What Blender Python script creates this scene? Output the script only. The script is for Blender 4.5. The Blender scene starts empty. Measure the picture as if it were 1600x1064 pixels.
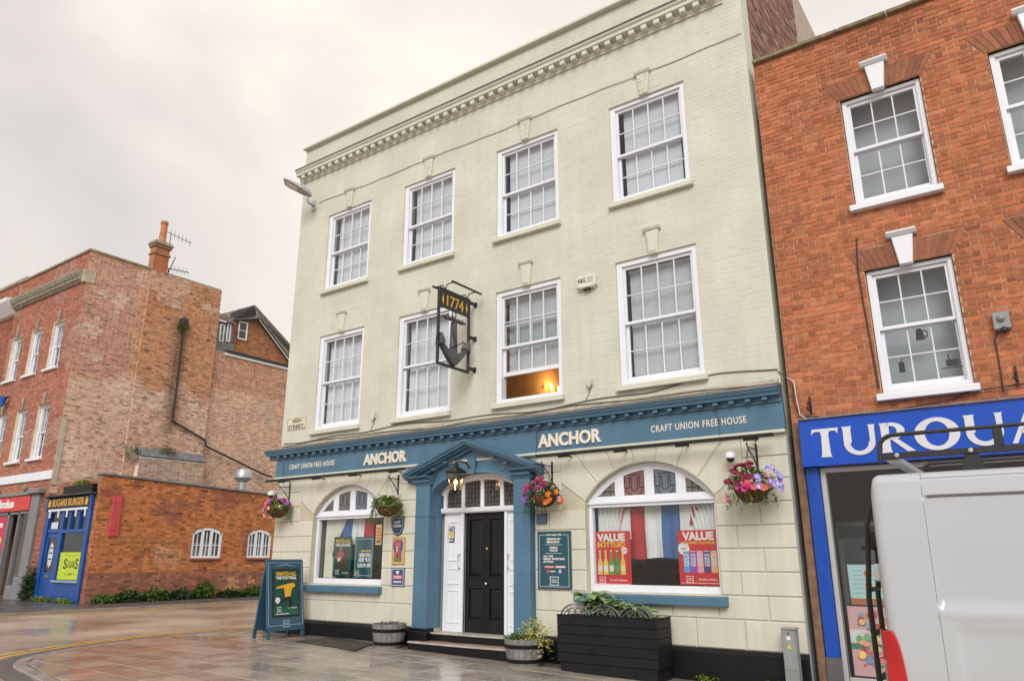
import bpy, bmesh, math, random
import numpy as np
from mathutils import Vector, Matrix, noise
rnd = random.Random(7)
S = bpy.context.scene
COL = S.collection
# ------------------------------------------------------------------ camera
F_PX, YAW, PITCH, ROLL = 1155.265, 0.620379, 0.285483, -0.000901
CAM = np.array([0.0, -10.0, 1.4727])
_cy, _sy = math.cos(YAW), math.sin(YAW)
FWD = np.array([-_sy*math.cos(PITCH), _cy*math.cos(PITCH), math.sin(PITCH)])
_r0 = np.array([_cy, _sy, 0.0]); _u0 = np.cross(_r0, FWD)
RIGHT = _r0*math.cos(ROLL) + _u0*math.sin(ROLL)
UP = -_r0*math.sin(ROLL) + _u0*math.cos(ROLL)
cd = bpy.data.cameras.new('camera'); cam = bpy.data.objects.new('camera', cd); COL.objects.link(cam)
cd.sensor_fit = 'HORIZONTAL'; cd.sensor_width = 36.0; cd.lens = F_PX/1600*36.0
cd.clip_start = 0.05; cd.clip_end = 2000
M = Matrix(((RIGHT[0], UP[0], -FWD[0], CAM[0]), (RIGHT[1], UP[1], -FWD[1], CAM[1]), (RIGHT[2], UP[2], -FWD[2], CAM[2]), (0, 0, 0, 1)))
cam.matrix_world = M
S.camera = cam
# ------------------------------------------------------------------ light and sky
SUN_EL, SUN_AZ = math.radians(34), math.radians(153)      # azimuth clockwise from +Y: behind the camera
w = bpy.data.worlds.new('World'); S.world = w; w.use_nodes = True
nt = w.node_tree; nt.nodes.clear()
def wn(t, **k):
    n = nt.nodes.new(t)
    for a, b in k.items(): setattr(n, a, b)
    return n
wo = wn('ShaderNodeOutputWorld'); bg = wn('ShaderNodeBackground'); bg.inputs['Strength'].default_value = 0.1
sky = wn('ShaderNodeTexSky'); sky.sky_type = 'NISHITA'; sky.sun_disc = False; sky.sun_elevation = SUN_EL; sky.sun_rotation = SUN_AZ; sky.dust_density = 3
tc = wn('ShaderNodeTexCoord'); mp = wn('ShaderNodeMapping'); mp.inputs['Scale'].default_value = (1.0, 1.0, 1.6); mp.inputs['Location'].default_value = (3.1, 1.7, 0.4)
ns = wn('ShaderNodeTexNoise'); ns.inputs['Scale'].default_value = 1.35; ns.inputs['Detail'].default_value = 5; ns.inputs['Roughness'].default_value = 0.48; ns.inputs['Distortion'].default_value = 0.4
rp = wn('ShaderNodeValToRGB')
rp.color_ramp.elements[0].position = 0.30; rp.color_ramp.elements[0].color = (3.95, 3.66, 3.62, 1)
_e = rp.color_ramp.elements.new(0.5); _e.color = (5.5, 5.08, 4.75, 1)
_e = rp.color_ramp.elements[-1]; _e.position = 0.70; _e.color = (7.6, 6.85, 5.8, 1)
sx = wn('ShaderNodeSeparateXYZ'); mr = wn('ShaderNodeMapRange'); mr.inputs['From Min'].default_value = 0.0; mr.inputs['From Max'].default_value = 1.0; mr.inputs['To Min'].default_value = 0.95; mr.inputs['To Max'].default_value = 1.2
mu = wn('ShaderNodeMix', data_type='RGBA', blend_type='MULTIPLY'); mu.inputs['Factor'].default_value = 1.0
mx = wn('ShaderNodeMix', data_type='RGBA'); mx.inputs['Factor'].default_value = 0.06
L = nt.links.new
L(tc.outputs['Generated'], mp.inputs['Vector']); L(mp.outputs['Vector'], ns.inputs['Vector']); L(ns.outputs['Fac'], rp.inputs['Fac'])
L(tc.outputs['Generated'], sx.inputs['Vector']); L(sx.outputs['Z'], mr.inputs['Value'])
L(rp.outputs['Color'], mu.inputs['A']); L(mr.outputs['Result'], mu.inputs['B'])
L(mu.outputs['Result'], mx.inputs['A']); L(sky.outputs['Color'], mx.inputs['B'])
L(mx.outputs['Result'], bg.inputs['Color']); L(bg.outputs['Background'], wo.inputs['Surface'])
sl = bpy.data.lights.new('sun', 'SUN'); sl.energy = 1.5; sl.angle = math.radians(30); sl.color = (1.0, 0.975, 0.94)
so = bpy.data.objects.new('sun', sl); COL.objects.link(so)
sd = Vector((math.sin(SUN_AZ)*math.cos(SUN_EL), math.cos(SUN_AZ)*math.cos(SUN_EL), math.sin(SUN_EL)))
so.rotation_euler = sd.to_track_quat('Z', 'Y').to_euler(); so.location = (-8, -30, 30)
S.view_settings.view_transform = 'Standard'; S.view_settings.look = 'None'; S.view_settings.gamma = 1; S.view_settings.use_curve_mapping = False
S.view_settings.exposure = 0.64
S.render.engine = 'CYCLES'
# ------------------------------------------------------------------ measuring: a pixel of the photograph onto a plane of the place
def ray(px, py): return FWD + RIGHT*(px-800)/F_PX - UP*(py-532)/F_PX
def at(px, py, Y=0.0):
    d = ray(px, py); t = (Y-CAM[1])/d[1]; return CAM+d*t
def atx(px, py, X):
    d = ray(px, py); t = (X-CAM[0])/d[0]; return CAM+d*t
def atz(px, py, Z):
    d = ray(px, py); t = (Z-CAM[2])/d[2]; return CAM+d*t
def px_of(p):
    d = np.array(p)-CAM; k = d@FWD
    return 800+F_PX*(d@RIGHT)/k, 532-F_PX*(d@UP)/k, k
def g(x):                                     # the pavement falls gently to the right
    return 0.08 if x < -10.5 else 0.08-0.022*(min(x, 14)+10.5)
# ------------------------------------------------------------------ materials
MATS = {}
def mat(name, col=(.5, .5, .5), rough=.6, var=.12, scale=3.0, bump=0.0, bscale=60.0, metal=0.0, spec=.5, attr=False, col2=None, rvar=0.0, streak=0.0, emit=None, estr=0.0, coat=0.0, fine=0.0, trans=0.0):
    if name in MATS: return MATS[name]
    m = bpy.data.materials.new(name); m.use_nodes = True; t = m.node_tree; b = t.nodes['Principled BSDF']; N = t.nodes.new; K = t.links.new
    b.inputs['Roughness'].default_value = rough; b.inputs['Metallic'].default_value = metal; b.inputs['Specular IOR Level'].default_value = spec
    b.inputs['Coat Weight'].default_value = coat
    geo = N('ShaderNodeNewGeometry')
    def nz(sc, det=4, vec=None, ro=.55):
        n = N('ShaderNodeTexNoise'); n.inputs['Scale'].default_value = sc; n.inputs['Detail'].default_value = det; n.inputs['Roughness'].default_value = ro
        K(vec or geo.outputs['Position'], n.inputs['Vector']); return n.outputs['Fac']
    def mulc(a, fac_out, lo, hi):
        r = N('ShaderNodeMapRange'); r.inputs['From Min'].default_value = .3; r.inputs['From Max'].default_value = .7; r.inputs['To Min'].default_value = lo; r.inputs['To Max'].default_value = hi
        K(fac_out, r.inputs['Value']); q = N('ShaderNodeMix'); q.data_type = 'RGBA'; q.blend_type = 'MULTIPLY'; q.inputs['Factor'].default_value = 1
        K(a, q.inputs['A']); K(r.outputs['Result'], q.inputs['B']); return q.outputs['Result']
    if attr:
        a = N('ShaderNodeAttribute'); a.attribute_name = 'Col'; base = a.outputs['Color']
    else:
        a = N('ShaderNodeRGB'); a.outputs[0].default_value = (*col, 1); base = a.outputs[0]
    if col2:
        q = N('ShaderNodeMix'); q.data_type = 'RGBA'; r = N('ShaderNodeMapRange'); r.inputs['From Min'].default_value = .42; r.inputs['From Max'].default_value = .62
        K(nz(scale*.6, 5), r.inputs['Value']); K(r.outputs['Result'], q.inputs['Factor']); K(base, q.inputs['A']); q.inputs['B'].default_value = (*col2, 1); base = q.outputs['Result']
    if var: base = mulc(base, nz(scale), 1-var, 1+var)
    if fine: base = mulc(base, nz(scale*14, 3), 1-fine, 1+fine)
    if streak:
        mpn = N('ShaderNodeMapping'); mpn.inputs['Scale'].default_value = (5, 5, .35); K(geo.outputs['Position'], mpn.inputs['Vector'])
        base = mulc(base, nz(1.6, 5, mpn.outputs['Vector']), 1-streak, 1+streak*.5)
    K(base, b.inputs['Base Color'])
    if rvar:
        r = N('ShaderNodeMapRange'); r.inputs['From Min'].default_value = .35; r.inputs['From Max'].default_value = .65; r.inputs['To Min'].default_value = max(.03, rough-rvar); r.inputs['To Max'].default_value = min(1, rough+rvar)
        K(nz(scale*.8, 5), r.inputs['Value']); K(r.outputs['Result'], b.inputs['Roughness'])
    if bump:
        bn = N('ShaderNodeBump'); bn.inputs['Strength'].default_value = bump; bn.inputs['Distance'].default_value = .01
        K(nz(bscale, 4), bn.inputs['Height']); K(bn.outputs['Normal'], b.inputs['Normal'])
    if emit:
        b.inputs['Emission Color'].default_value = (*emit, 1); b.inputs['Emission Strength'].default_value = estr
    if trans:
        out = t.nodes['Material Output']; tr = N('ShaderNodeBsdfTranslucent'); K(base, tr.inputs['Color']); ms = N('ShaderNodeMixShader'); ms.inputs['Fac'].default_value = trans
        K(b.outputs['BSDF'], ms.inputs[1]); K(tr.outputs['BSDF'], ms.inputs[2]); K(ms.outputs['Shader'], out.inputs['Surface'])
    MATS[name] = m; return m
def glass(name, tint=(.93, .95, .95), ior=1.5, wob=0.0, rough=0.0, milky=0.0, mcol=(.4, .38, .36)):
    m = bpy.data.materials.new(name); m.use_nodes = True; t = m.node_tree; t.nodes.remove(t.nodes['Principled BSDF']); N = t.nodes.new; K = t.links.new
    out = t.nodes['Material Output']; tr = N('ShaderNodeBsdfTransparent'); tr.inputs['Color'].default_value = (*tint, 1); gl = N('ShaderNodeBsdfGlossy'); gl.inputs['Roughness'].default_value = rough
    fr = N('ShaderNodeFresnel'); ms = N('ShaderNodeMixShader'); gb = N('ShaderNodeNewGeometry'); ir = N('ShaderNodeMapRange'); ir.inputs['To Min'].default_value = ior; ir.inputs['To Max'].default_value = 1/ior
    K(gb.outputs['Backfacing'], ir.inputs['Value']); K(ir.outputs['Result'], fr.inputs['IOR'])      # a thin pane: the same reflection from both faces
    K(fr.outputs['Fac'], ms.inputs['Fac']); K(tr.outputs['BSDF'], ms.inputs[1]); K(gl.outputs['BSDF'], ms.inputs[2]); K(ms.outputs['Shader'], out.inputs['Surface'])
    if milky:                                   # obscured glass scatters some light
        df = N('ShaderNodeBsdfDiffuse'); df.inputs['Color'].default_value = (*mcol, 1); m2 = N('ShaderNodeMixShader'); m2.inputs['Fac'].default_value = milky
        K(tr.outputs['BSDF'], m2.inputs[1]); K(df.outputs['BSDF'], m2.inputs[2]); K(m2.outputs['Shader'], ms.inputs[1])
    if wob:
        ge = N('ShaderNodeNewGeometry'); n = N('ShaderNodeTexNoise'); n.inputs['Scale'].default_value = 5; n.inputs['Detail'].default_value = 1; bn = N('ShaderNodeBump'); bn.inputs['Strength'].default_value = wob; bn.inputs['Distance'].default_value = .02
        K(ge.outputs['Position'], n.inputs['Vector']); K(n.outputs['Fac'], bn.inputs['Height']); K(bn.outputs['Normal'], gl.inputs['Normal']); K(bn.outputs['Normal'], fr.inputs['Normal'])
    MATS[name] = m; return m
# ------------------------------------------------------------------ mesh building
class MB:
    def __init__(s): s.v = []; s.f = []; s.mi = []; s.c = []; s.col = (1, 1, 1); s.m = 0
    def add(s, vs, fs):
        k = len(s.v); s.v += [tuple(map(float, p)) for p in vs]; s.c += [s.col]*len(vs)
        for f in fs: s.f.append(tuple(k+i for i in f)); s.mi.append(s.m)
        return s
    def box(s, x0, x1, y0, y1, z0, z1):
        return s.add([(x0, y0, z0), (x1, y0, z0), (x1, y1, z0), (x0, y1, z0), (x0, y0, z1), (x1, y0, z1), (x1, y1, z1), (x0, y1, z1)],
                     [(0, 3, 2, 1), (4, 5, 6, 7), (0, 1, 5, 4), (1, 2, 6, 5), (2, 3, 7, 6), (3, 0, 4, 7)])
    def prism(s, poly, d0, d1, axis='y', inset=0.0, ins_d=0.0):
        # polygon in the plane across the axis, pushed from d0 to d1; with inset the d0 face is chamfered
        def P(a, b, d): return (a, d, b) if axis == 'y' else ((d, a, b) if axis == 'x' else (a, b, d))
        n = len(poly)
        rings = []
        if inset:
            ip = inset_poly(poly, inset); rings = [[P(a, b, d0) for a, b in ip], [P(a, b, d0+ins_d) for a, b in poly], [P(a, b, d1) for a, b in poly]]
        else: rings = [[P(a, b, d0) for a, b in poly], [P(a, b, d1) for a, b in poly]]
        vs = sum(rings, []); fs = [tuple(range(n))]
        for r in range(len(rings)-1):
            for i in range(n): j = (i+1) % n; fs.append((r*n+i, r*n+j, (r+1)*n+j, (r+1)*n+i))
        fs.append(tuple(reversed(range((len(rings)-1)*n, len(rings)*n))))
        return s.add(vs, fs)
    def strip(s, a, b, d0, d1, axis='y'):
        # two polylines of one length joined as a solid band
        def P(q, d): return (q[0], d, q[1]) if axis == 'y' else ((d, q[0], q[1]) if axis == 'x' else (q[0], q[1], d))
        n = len(a); vs = [P(q, d0) for q in a]+[P(q, d0) for q in b]+[P(q, d1) for q in a]+[P(q, d1) for q in b]; fs = []
        for i in range(n-1):
            fs += [(i, i+1, n+i+1, n+i), (2*n+i, 3*n+i, 3*n+i+1, 2*n+i+1), (i, 2*n+i, 2*n+i+1, i+1), (n+i, n+i+1, 3*n+i+1, 3*n+i)]
        fs += [(0, n, 3*n, 2*n), (n-1, 3*n-1, 4*n-1, 2*n-1)]
        return s.add(vs, fs)
    def tube(s, pts, r, n=8, cap=True):
        pts = [Vector(p) for p in pts]; rr = r if isinstance(r, (list, tuple)) else [r]*len(pts); vs = []; fs = []; ref = None
        for i, p in enumerate(pts):
            d = (pts[min(i+1, len(pts)-1)]-pts[max(i-1, 0)]).normalized()
            if ref is None: ref = Vector((0, 0, 1)) if abs(d.z) < .9 else Vector((1, 0, 0))
            a = d.cross(ref).normalized(); b = d.cross(a).normalized(); ref = -b if False else ref
            for k in range(n):
                t = 2*math.pi*k/n; vs.append(p+a*math.cos(t)*rr[i]+b*math.sin(t)*rr[i])
        for i in range(len(pts)-1):
            for k in range(n): j = (k+1) % n; fs.append((i*n+k, i*n+j, (i+1)*n+j, (i+1)*n+k))
        if cap: fs += [tuple(range(n)), tuple(reversed(range((len(pts)-1)*n, len(pts)*n)))]
        return s.add(vs, fs)
    def lathe(s, prof, c=(0, 0, 0), n=24, cap=True):
        vs = []; fs = []
        for r, z in prof:
            for k in range(n): t = 2*math.pi*k/n; vs.append((c[0]+r*math.cos(t), c[1]+r*math.sin(t), c[2]+z))
        for i in range(len(prof)-1):
            for k in range(n): j = (k+1) % n; fs.append((i*n+k, i*n+j, (i+1)*n+j, (i+1)*n+k))
        if cap: fs += [tuple(reversed(range(n))), tuple(range((len(prof)-1)*n, len(prof)*n))]
        return s.add(vs, fs)
    def grid(s, fn, nu, nv):
        vs = [fn(i/nu, j/nv) for j in range(nv+1) for i in range(nu+1)]; fs = []
        for j in range(nv):
            for i in range(nu): a = j*(nu+1)+i; fs.append((a, a+1, a+nu+2, a+nu+1))
        return s.add(vs, fs)
    def ball(s, c, r, n=10, m=6, sz=1.0):
        return s.lathe([(max(1e-4, r*math.sin(math.pi*i/m)), -r*sz*math.cos(math.pi*i/m)) for i in range(m+1)], c, n, cap=False)
    def leaf(s, p, d, up, ln, wd, bend=.25):
        d = Vector(d).normalized(); sd_ = d.cross(Vector(up)); sd_ = sd_.normalized() if sd_.length > 1e-4 else Vector((1, 0, 0)); nn = sd_.cross(d); p = Vector(p)
        a = p; m1 = p+d*ln*.5+nn*ln*.06; tip = p+d*ln-nn*ln*bend
        return s.add([a, m1+sd_*wd*.5+nn*wd*.18, tip, m1-sd_*wd*.5+nn*wd*.18, m1], [(0, 1, 4), (1, 2, 4), (2, 3, 4), (3, 0, 4)])
def inset_poly(poly, d):
    n = len(poly); A = sum(poly[i][0]*poly[(i+1) % n][1]-poly[(i+1) % n][0]*poly[i][1] for i in range(n)); sg = 1 if A > 0 else -1; out = []
    for i in range(n):
        p0, p1, p2 = poly[i-1], poly[i], poly[(i+1) % n]
        e1 = Vector((p1[0]-p0[0], p1[1]-p0[1])); e2 = Vector((p2[0]-p1[0], p2[1]-p1[1]))
        if e1.length < 1e-9 or e2.length < 1e-9: out.append(p1); continue
        e1.normalize(); e2.normalize(); n1 = Vector((-e1.y, e1.x))*sg; n2 = Vector((-e2.y, e2.x))*sg
        k = 1+n1.dot(n2); b = (n1+n2)/max(k, .3); out.append((p1[0]+b.x*d, p1[1]+b.y*d))
    return out
WLOC = {}
def wloc(o): return WLOC.get(o.name, Vector((0, 0, 0))) if o else Vector((0, 0, 0))
def tag(o, label=None, cat=None, group=None, kind=None):
    if label: o['label'] = label
    if cat: o['category'] = cat
    if group: o['group'] = group
    if kind: o['kind'] = kind
    return o
def thing(name, label, cat, loc=(0, 0, 0), group=None):
    o = bpy.data.objects.new(name, None); COL.objects.link(o); o.location = loc; o.empty_display_size = .1; WLOC[o.name] = Vector(loc)
    return tag(o, label, cat, group)
def mesh_of(name, mb, mats, smooth=False, bev=0.0, angle=35, recalc=True, org=None, bseg=1):
    me = bpy.data.meshes.new(name); me.from_pydata([(p[0]-org[0], p[1]-org[1], p[2]-org[2]) for p in mb.v] if org is not None else mb.v, [], mb.f)
    for m in (mats if isinstance(mats, (list, tuple)) else [mats]): me.materials.append(m)
    if len(set(mb.mi)) > 1: me.polygons.foreach_set('material_index', mb.mi)
    if any(c != (1, 1, 1) for c in mb.c):
        a = me.color_attributes.new('Col', 'FLOAT_COLOR', 'POINT'); arr = np.ones((len(mb.v), 4), np.float32); arr[:, :3] = np.array(mb.c, np.float32); a.data.foreach_set('color', arr.ravel())
    if (recalc and len(mb.f) < 60000) or bev:
        bm = bmesh.new(); bm.from_mesh(me)
        if bev:
            bmesh.ops.remove_doubles(bm, verts=bm.verts, dist=1e-5)
            bmesh.ops.recalc_face_normals(bm, faces=bm.faces)
            es = [e for e in bm.edges if len(e.link_faces) == 2 and e.calc_face_angle(0) > math.radians(28)]
            bmesh.ops.bevel(bm, geom=es, offset=bev, segments=bseg, affect='EDGES', profile=.6, clamp_overlap=True)
        else: bmesh.ops.recalc_face_normals(bm, faces=bm.faces)
        bm.to_mesh(me); bm.free()
    if smooth:
        me.shade_smooth()
        if angle: me.set_sharp_from_angle(angle=math.radians(angle))
    return me
def obj(name, mb, mats, parent=None, smooth=False, bev=0.0, angle=35, recalc=True, bseg=1):
    V = np.array(mb.v); lo, hi = V.min(0), V.max(0); org = ((lo[0]+hi[0])/2, (lo[1]+hi[1])/2, lo[2])
    me = mesh_of(name, mb, mats, smooth, bev, angle, recalc, org, bseg)
    o = bpy.data.objects.new(name, me); COL.objects.link(o); WLOC[o.name] = Vector(org)
    o.parent = parent; o.location = Vector(org)-wloc(parent); return o
def inst(name, me, parent, loc, scale=(1, 1, 1), rot=(0, 0, 0)):
    o = bpy.data.objects.new(name, me); COL.objects.link(o); WLOC[o.name] = Vector(loc); o.parent = parent; o.location = Vector(loc)-wloc(parent); o.scale = scale; o.rotation_euler = rot; return o
def pbox(name, m, parent, x0, x1, y0, y1, z0, z1, bev=0.0): return obj(name, MB().box(x0, x1, y0, y1, z0, z1), m, parent, bev=bev)
_TX = {}
def glyphs(s, bold=0.0, spacing=1.0):
    k = (s, bold, spacing)
    if k not in _TX:
        c = bpy.data.curves.new('lettering', 'FONT'); c.body = s; c.size = 1; c.offset = bold; c.space_character = spacing; c.resolution_u = 3
        o = bpy.data.objects.new('lettering', c); me = bpy.data.meshes.new_from_object(o)
        V = np.array([v.co[:] for v in me.vertices]); Fc = [tuple(p.vertices) for p in me.polygons]
        bpy.data.objects.remove(o); bpy.data.curves.remove(c); bpy.data.meshes.remove(me); _TX[k] = (V, Fc)
    return _TX[k]
def text_mb(mb, s, org, u, v, width, height, bold=.02, depth=.004, spacing=1.0, mirror=False):
    # lettering that fills width x height, its lower left corner at org, u along the line, v up, pushed out along u x v
    V, Fc = glyphs(s, bold, spacing); lo, hi = V.min(0), V.max(0); u, v = Vector(u), Vector(v); n = u.cross(v).normalized(); org = Vector(org)
    def P(p, d):
        a = (p[0]-lo[0])/(hi[0]-lo[0])*width; b = (p[1]-lo[1])/(hi[1]-lo[1])*height
        if mirror: a = width-a
        return org+u*a+v*b+n*d
    k = len(V); vs = [P(p, depth) for p in V]+[P(p, 0) for p in V]; fs = list(Fc)
    from collections import Counter
    ec = Counter(tuple(sorted((f[i], f[(i+1) % len(f)]))) for f in Fc for i in range(len(f)))
    for f in Fc:
        for i in range(len(f)):
            a, b = f[i], f[(i+1) % len(f)]
            if ec[tuple(sorted((a, b)))] == 1: fs.append((a, b, k+b, k+a))
    mb.add(vs, fs); return mb
def clip_poly(poly, clip):
    # Sutherland-Hodgman, clip counter-clockwise and convex
    out = poly
    for i in range(len(clip)):
        a, b = clip[i], clip[(i+1) % len(clip)]; inp = out; out = []
        if not inp: return []
        def side(p): return (b[0]-a[0])*(p[1]-a[1])-(b[1]-a[1])*(p[0]-a[0])
        for j in range(len(inp)):
            p, q = inp[j-1], inp[j]; sp, sq = side(p), side(q)
            if sp*sq < 0: t = sp/(sp-sq); out.append((p[0]+(q[0]-p[0])*t, p[1]+(q[1]-p[1])*t))
            if sq >= 0: out.append(q)
    return out
# bricks: rectangles of a bond on a wall, with holes as intervals per course
def bond(u0, u1, v0, v1, holes=None, L=.225, H=.075, kind='flemish', seed=1):
    r = random.Random(seed); out = []; k = 0; v = v0
    while v < v1-.02:
        vt = min(v+H, v1); vc = (v+vt)/2; iv = [(u0, u1)]
        for h in (holes(vc) if holes else []):
            nv = []
            for a, b in iv:
                if h[1] <= a or h[0] >= b: nv.append((a, b)); continue
                if h[0] > a: nv.append((a, h[0]))
                if h[1] < b: nv.append((h[1], b))
            iv = nv
        for a, b in iv:
            u = u0-(L*.5 if k % 2 else 0)-(L*.25 if kind == 'flemish' and k % 2 else 0); i = 0
            while u < b:
                ln = (L if i % 2 == 0 else L*.5) if kind == 'flemish' else (L if (kind == 'stretcher' or k % 4) else L*.5)
                p, q = max(u, a), min(u+ln, b)
                if q-p > .03: out.append((p, q, v, vt))
                u += ln; i += 1
        v = vt; k += 1
    return out
def vnoise(x, y, z=0.0): return noise.noise(Vector((x, y, z)))
def add_brick(mb, P, a, b, v0, v1, j=.005, dp=.0, mort=.009, r=rnd, back=.03):
    # P(u, v, d): a point at u along, v up, d out of the wall
    m = mort*.5; d = dp+r.uniform(-j, j); q = [(a+m+r.uniform(-1, 1)*.002, v0+m+r.uniform(-1, 1)*.0015), (b-m+r.uniform(-1, 1)*.002, v0+m+r.uniform(-1, 1)*.0015), (b-m+r.uniform(-1, 1)*.002, v1-m+r.uniform(-1, 1)*.0015), (a+m+r.uniform(-1, 1)*.002, v1-m+r.uniform(-1, 1)*.0015)]
    mb.add([P(x, y, d+r.uniform(-j, j)*.35) for x, y in q]+[P(x, y, d-back) for x, y in q], [(0, 1, 2, 3), (1, 0, 4, 5), (2, 1, 5, 6), (3, 2, 6, 7), (0, 3, 7, 4)])
def unit_box_mesh(name, m, col=None):
    b = MB(); b.col = col or (1, 1, 1); b.box(-.5, .5, -.5, .5, -.5, .5); return mesh_of(name, b, m)
# ------------------------------------------------------------------ palette
CREAM = mat('cream masonry paint', (.575, .585, .495), .55, var=.085, scale=1.1, bump=.25, bscale=70, streak=.045, fine=.03)
CREAM2 = mat('cream smooth paint', (.595, .60, .505), .5, var=.05, scale=1.5, bump=.10, bscale=40, streak=.06)
WHITE = mat('white gloss paint', (.74, .77, .83), .35, var=.03, scale=2)
BLUE = mat('blue gloss paint', (.075, .165, .252), .42, var=.10, scale=2.5, streak=.08, fine=.05, bump=.08, bscale=35)
BLACK = mat('black gloss paint', (.009, .009, .0105), .45, spec=.25, var=.2, scale=4, bump=.12, bscale=30)
BLACKM = mat('black metal', (.02, .02, .022), .45, var=.2)
LEAD = mat('weathered lead', (.16, .165, .18), .5, var=.25, scale=3, bump=.3, bscale=25)
COPING = mat('weathered stone coping', (.30, .27, .20), .85, var=.25, scale=5, bump=.4, bscale=50)
GLASS = glass('window glass', wob=.05)
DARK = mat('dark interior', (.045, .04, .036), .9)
TAN = mat('tan interior wall', (.42, .25, .11), .8)
PLASTER = mat('plaster', (.5, .48, .44), .9)
NETC = mat('net curtain', (.82, .83, .87), .9, var=.05, trans=.15)
GREYB = mat('grey roller blind', (.66, .66, .72), .9, var=.04, scale=.7)
STONE = mat('paving stone', (.26, .20, .155), .24, var=.18, scale=2.2, attr=True, rvar=.2, bump=.10, bscale=45, spec=.5, fine=.08)
MORTAR = mat('paving bed', (.15, .125, .10), .5, var=.2, scale=5, rvar=.3)
ROADM = mat('wet buff road', (.40, .315, .24), .32, var=.14, scale=.55, rvar=.25, bump=.12, bscale=90, col2=(.29, .225, .17), fine=.06)
TARM = mat('wet tarmac', (.085, .08, .078), .35, var=.2, scale=1.2, rvar=.22, bump=.2, bscale=80)
KERBM = mat('kerb stone', (.25, .215, .185), .38, var=.2, scale=3, rvar=.2, bump=.2, bscale=60)
YEL = mat('worn yellow road paint', (.62, .36, .06), .45, var=.25, scale=5, fine=.15)
def struct(name, mb, m, parent=None, **k):
    o = obj(name, mb, m, parent, **k)
    if parent is None: o['kind'] = 'structure'
    return o
# ------------------------------------------------------------------ ground
def road_z(x): return g(x)-(.03 if x < -12 else min(.10, .03+.07*(x+12)/5))        # the kerb is dropped at the corner
b = MB()
xs = [-400, -120, -60, -40]+[x*.75 for x in range(-40, 20)]+[14, 40, 120, 400]
ys = [-400, -60, -20, -10, -6, -3, 0, 3, 8, 20, 60, 400]
b.add([(x, y, road_z(x)) for y in ys for x in xs], [(j*len(xs)+i, j*len(xs)+i+1, (j+1)*len(xs)+i+1, (j+1)*len(xs)+i) for j in range(len(ys)-1) for i in range(len(xs)-1)])
road = struct('road', b, ROADM)
PAVE = [(-13.75, -1.6), (-13.42, -2.95), (-13.04, -3.8), (-12.62, -4.45), (-11.9, -4.9), (-10.77, -5.16), (-9.81, -5.32), (-6, -5.62), (14, -5.9), (14, 0.35), (-2.3, 0.35), (-13.75, 12)]
PAVE_C = [(-13.75, 14.0)]+PAVE[:9]+[(14, 14.0)]
b = MB()
px0 = [-13.75, -13.2, -12.6, -12, -11, -10.5, -9, -7, -5, -3, 0, 3, 8, 14]
poly = [(-13.75, 12)]+PAVE[:9]+[(14, .4), (-2.2, .4), (-2.2, .3), (-13.1, .3), (-13.1, 12)]
# bed under the slabs, as strips so that it follows the fall
for i in range(len(px0)-1):
    a, c = px0[i], px0[i+1]; cl = clip_poly([(a, -8), (c, -8), (c, .4), (a, .4)], PAVE_C)
    if len(cl) > 2: b.add([(x, y, g(x)-.007) for x, y in cl]+[(x, y, g(x)-.2) for x, y in cl], [tuple(range(len(cl)))]+[(k, (k+1) % len(cl), len(cl)+(k+1) % len(cl), len(cl)+k) for k in range(len(cl))])
b.add([(-13.75, .4, .073), (-13.1, .4, .073), (-13.1, 12, .073), (-13.75, 12, .073)], [(0, 1, 2, 3)])
pav = struct('pavement', b, MORTAR)
def slab_col(x, y, r):
    n = vnoise(x*.42, y*.55, 3.3); red = max(0, min(1, (-8.6-x)/3.2+.15+n*.5)) * (1 if y < -1.0 else .5)
    base = np.array((.335, .295, .245))*(1-red)+np.array((.30, .20, .15))*red
    return tuple(np.clip(base*r.uniform(.78, 1.14)*(1+r.uniform(-.06, .06)), 0, 1))
SLABM = []
rs = random.Random(21)
y = .30
row = 0
while y > -6.0:
    dep = rs.choice((.42, .48, .55)) if y < .29 else .3
    x = -13.75+rs.uniform(-.5, 0)
    while x < 4.5:
        ln = rs.choice((.45, .6, .62, .75, .85)); x1 = min(x+ln, 4.5)
        if y > -.01 and x1 < -2.6 and x > -13.2: x = x1; continue
        rect = [(x+.005, y-dep+.005), (x1-.005, y-dep+.005), (x1-.005, y-.005), (x+.005, y-.005)]
        cl = clip_poly(rect, PAVE_C)
        if len(cl) > 2 and x1-x > .06:
            A = abs(sum(cl[i-1][0]*cl[i][1]-cl[i][0]*cl[i-1][1] for i in range(len(cl))))/2
            if A > .01:
                mb = MB(); mb.col = slab_col((x+x1)/2, y, rs); dz = rs.uniform(-.0025, .0025); tx = rs.uniform(-.003, .003); ty = rs.uniform(-.003, .003)
                ip = inset_poly(cl, .006); cx_, cy_ = (x+x1)/2, y-dep/2
                mb.add([(p, q, g(p)+dz+tx*(p-cx_)+ty*(q-cy_)) for p, q in ip]+[(p, q, g(p)+dz-.005) for p, q in cl]+[(p, q, g(p)-.03) for p, q in cl],
                       [tuple(range(len(cl)))]+[(k+o_, (k+1) % len(cl)+o_, len(cl)+(k+1) % len(cl)+o_, len(cl)+k+o_) for o_ in (0, len(cl)) for k in range(len(cl))])
                obj('slab', mb, STONE, pav)
        x = x1
    y -= dep; row += 1
y = .42
while y < 11.5:
    dep = .6; mb = MB(); mb.col = slab_col(-13.5, y, rs); mb.box(-13.745, -13.225, y+.005, y+dep-.005, .03, .08); obj('slab', mb, STONE, pav); y += dep
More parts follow.
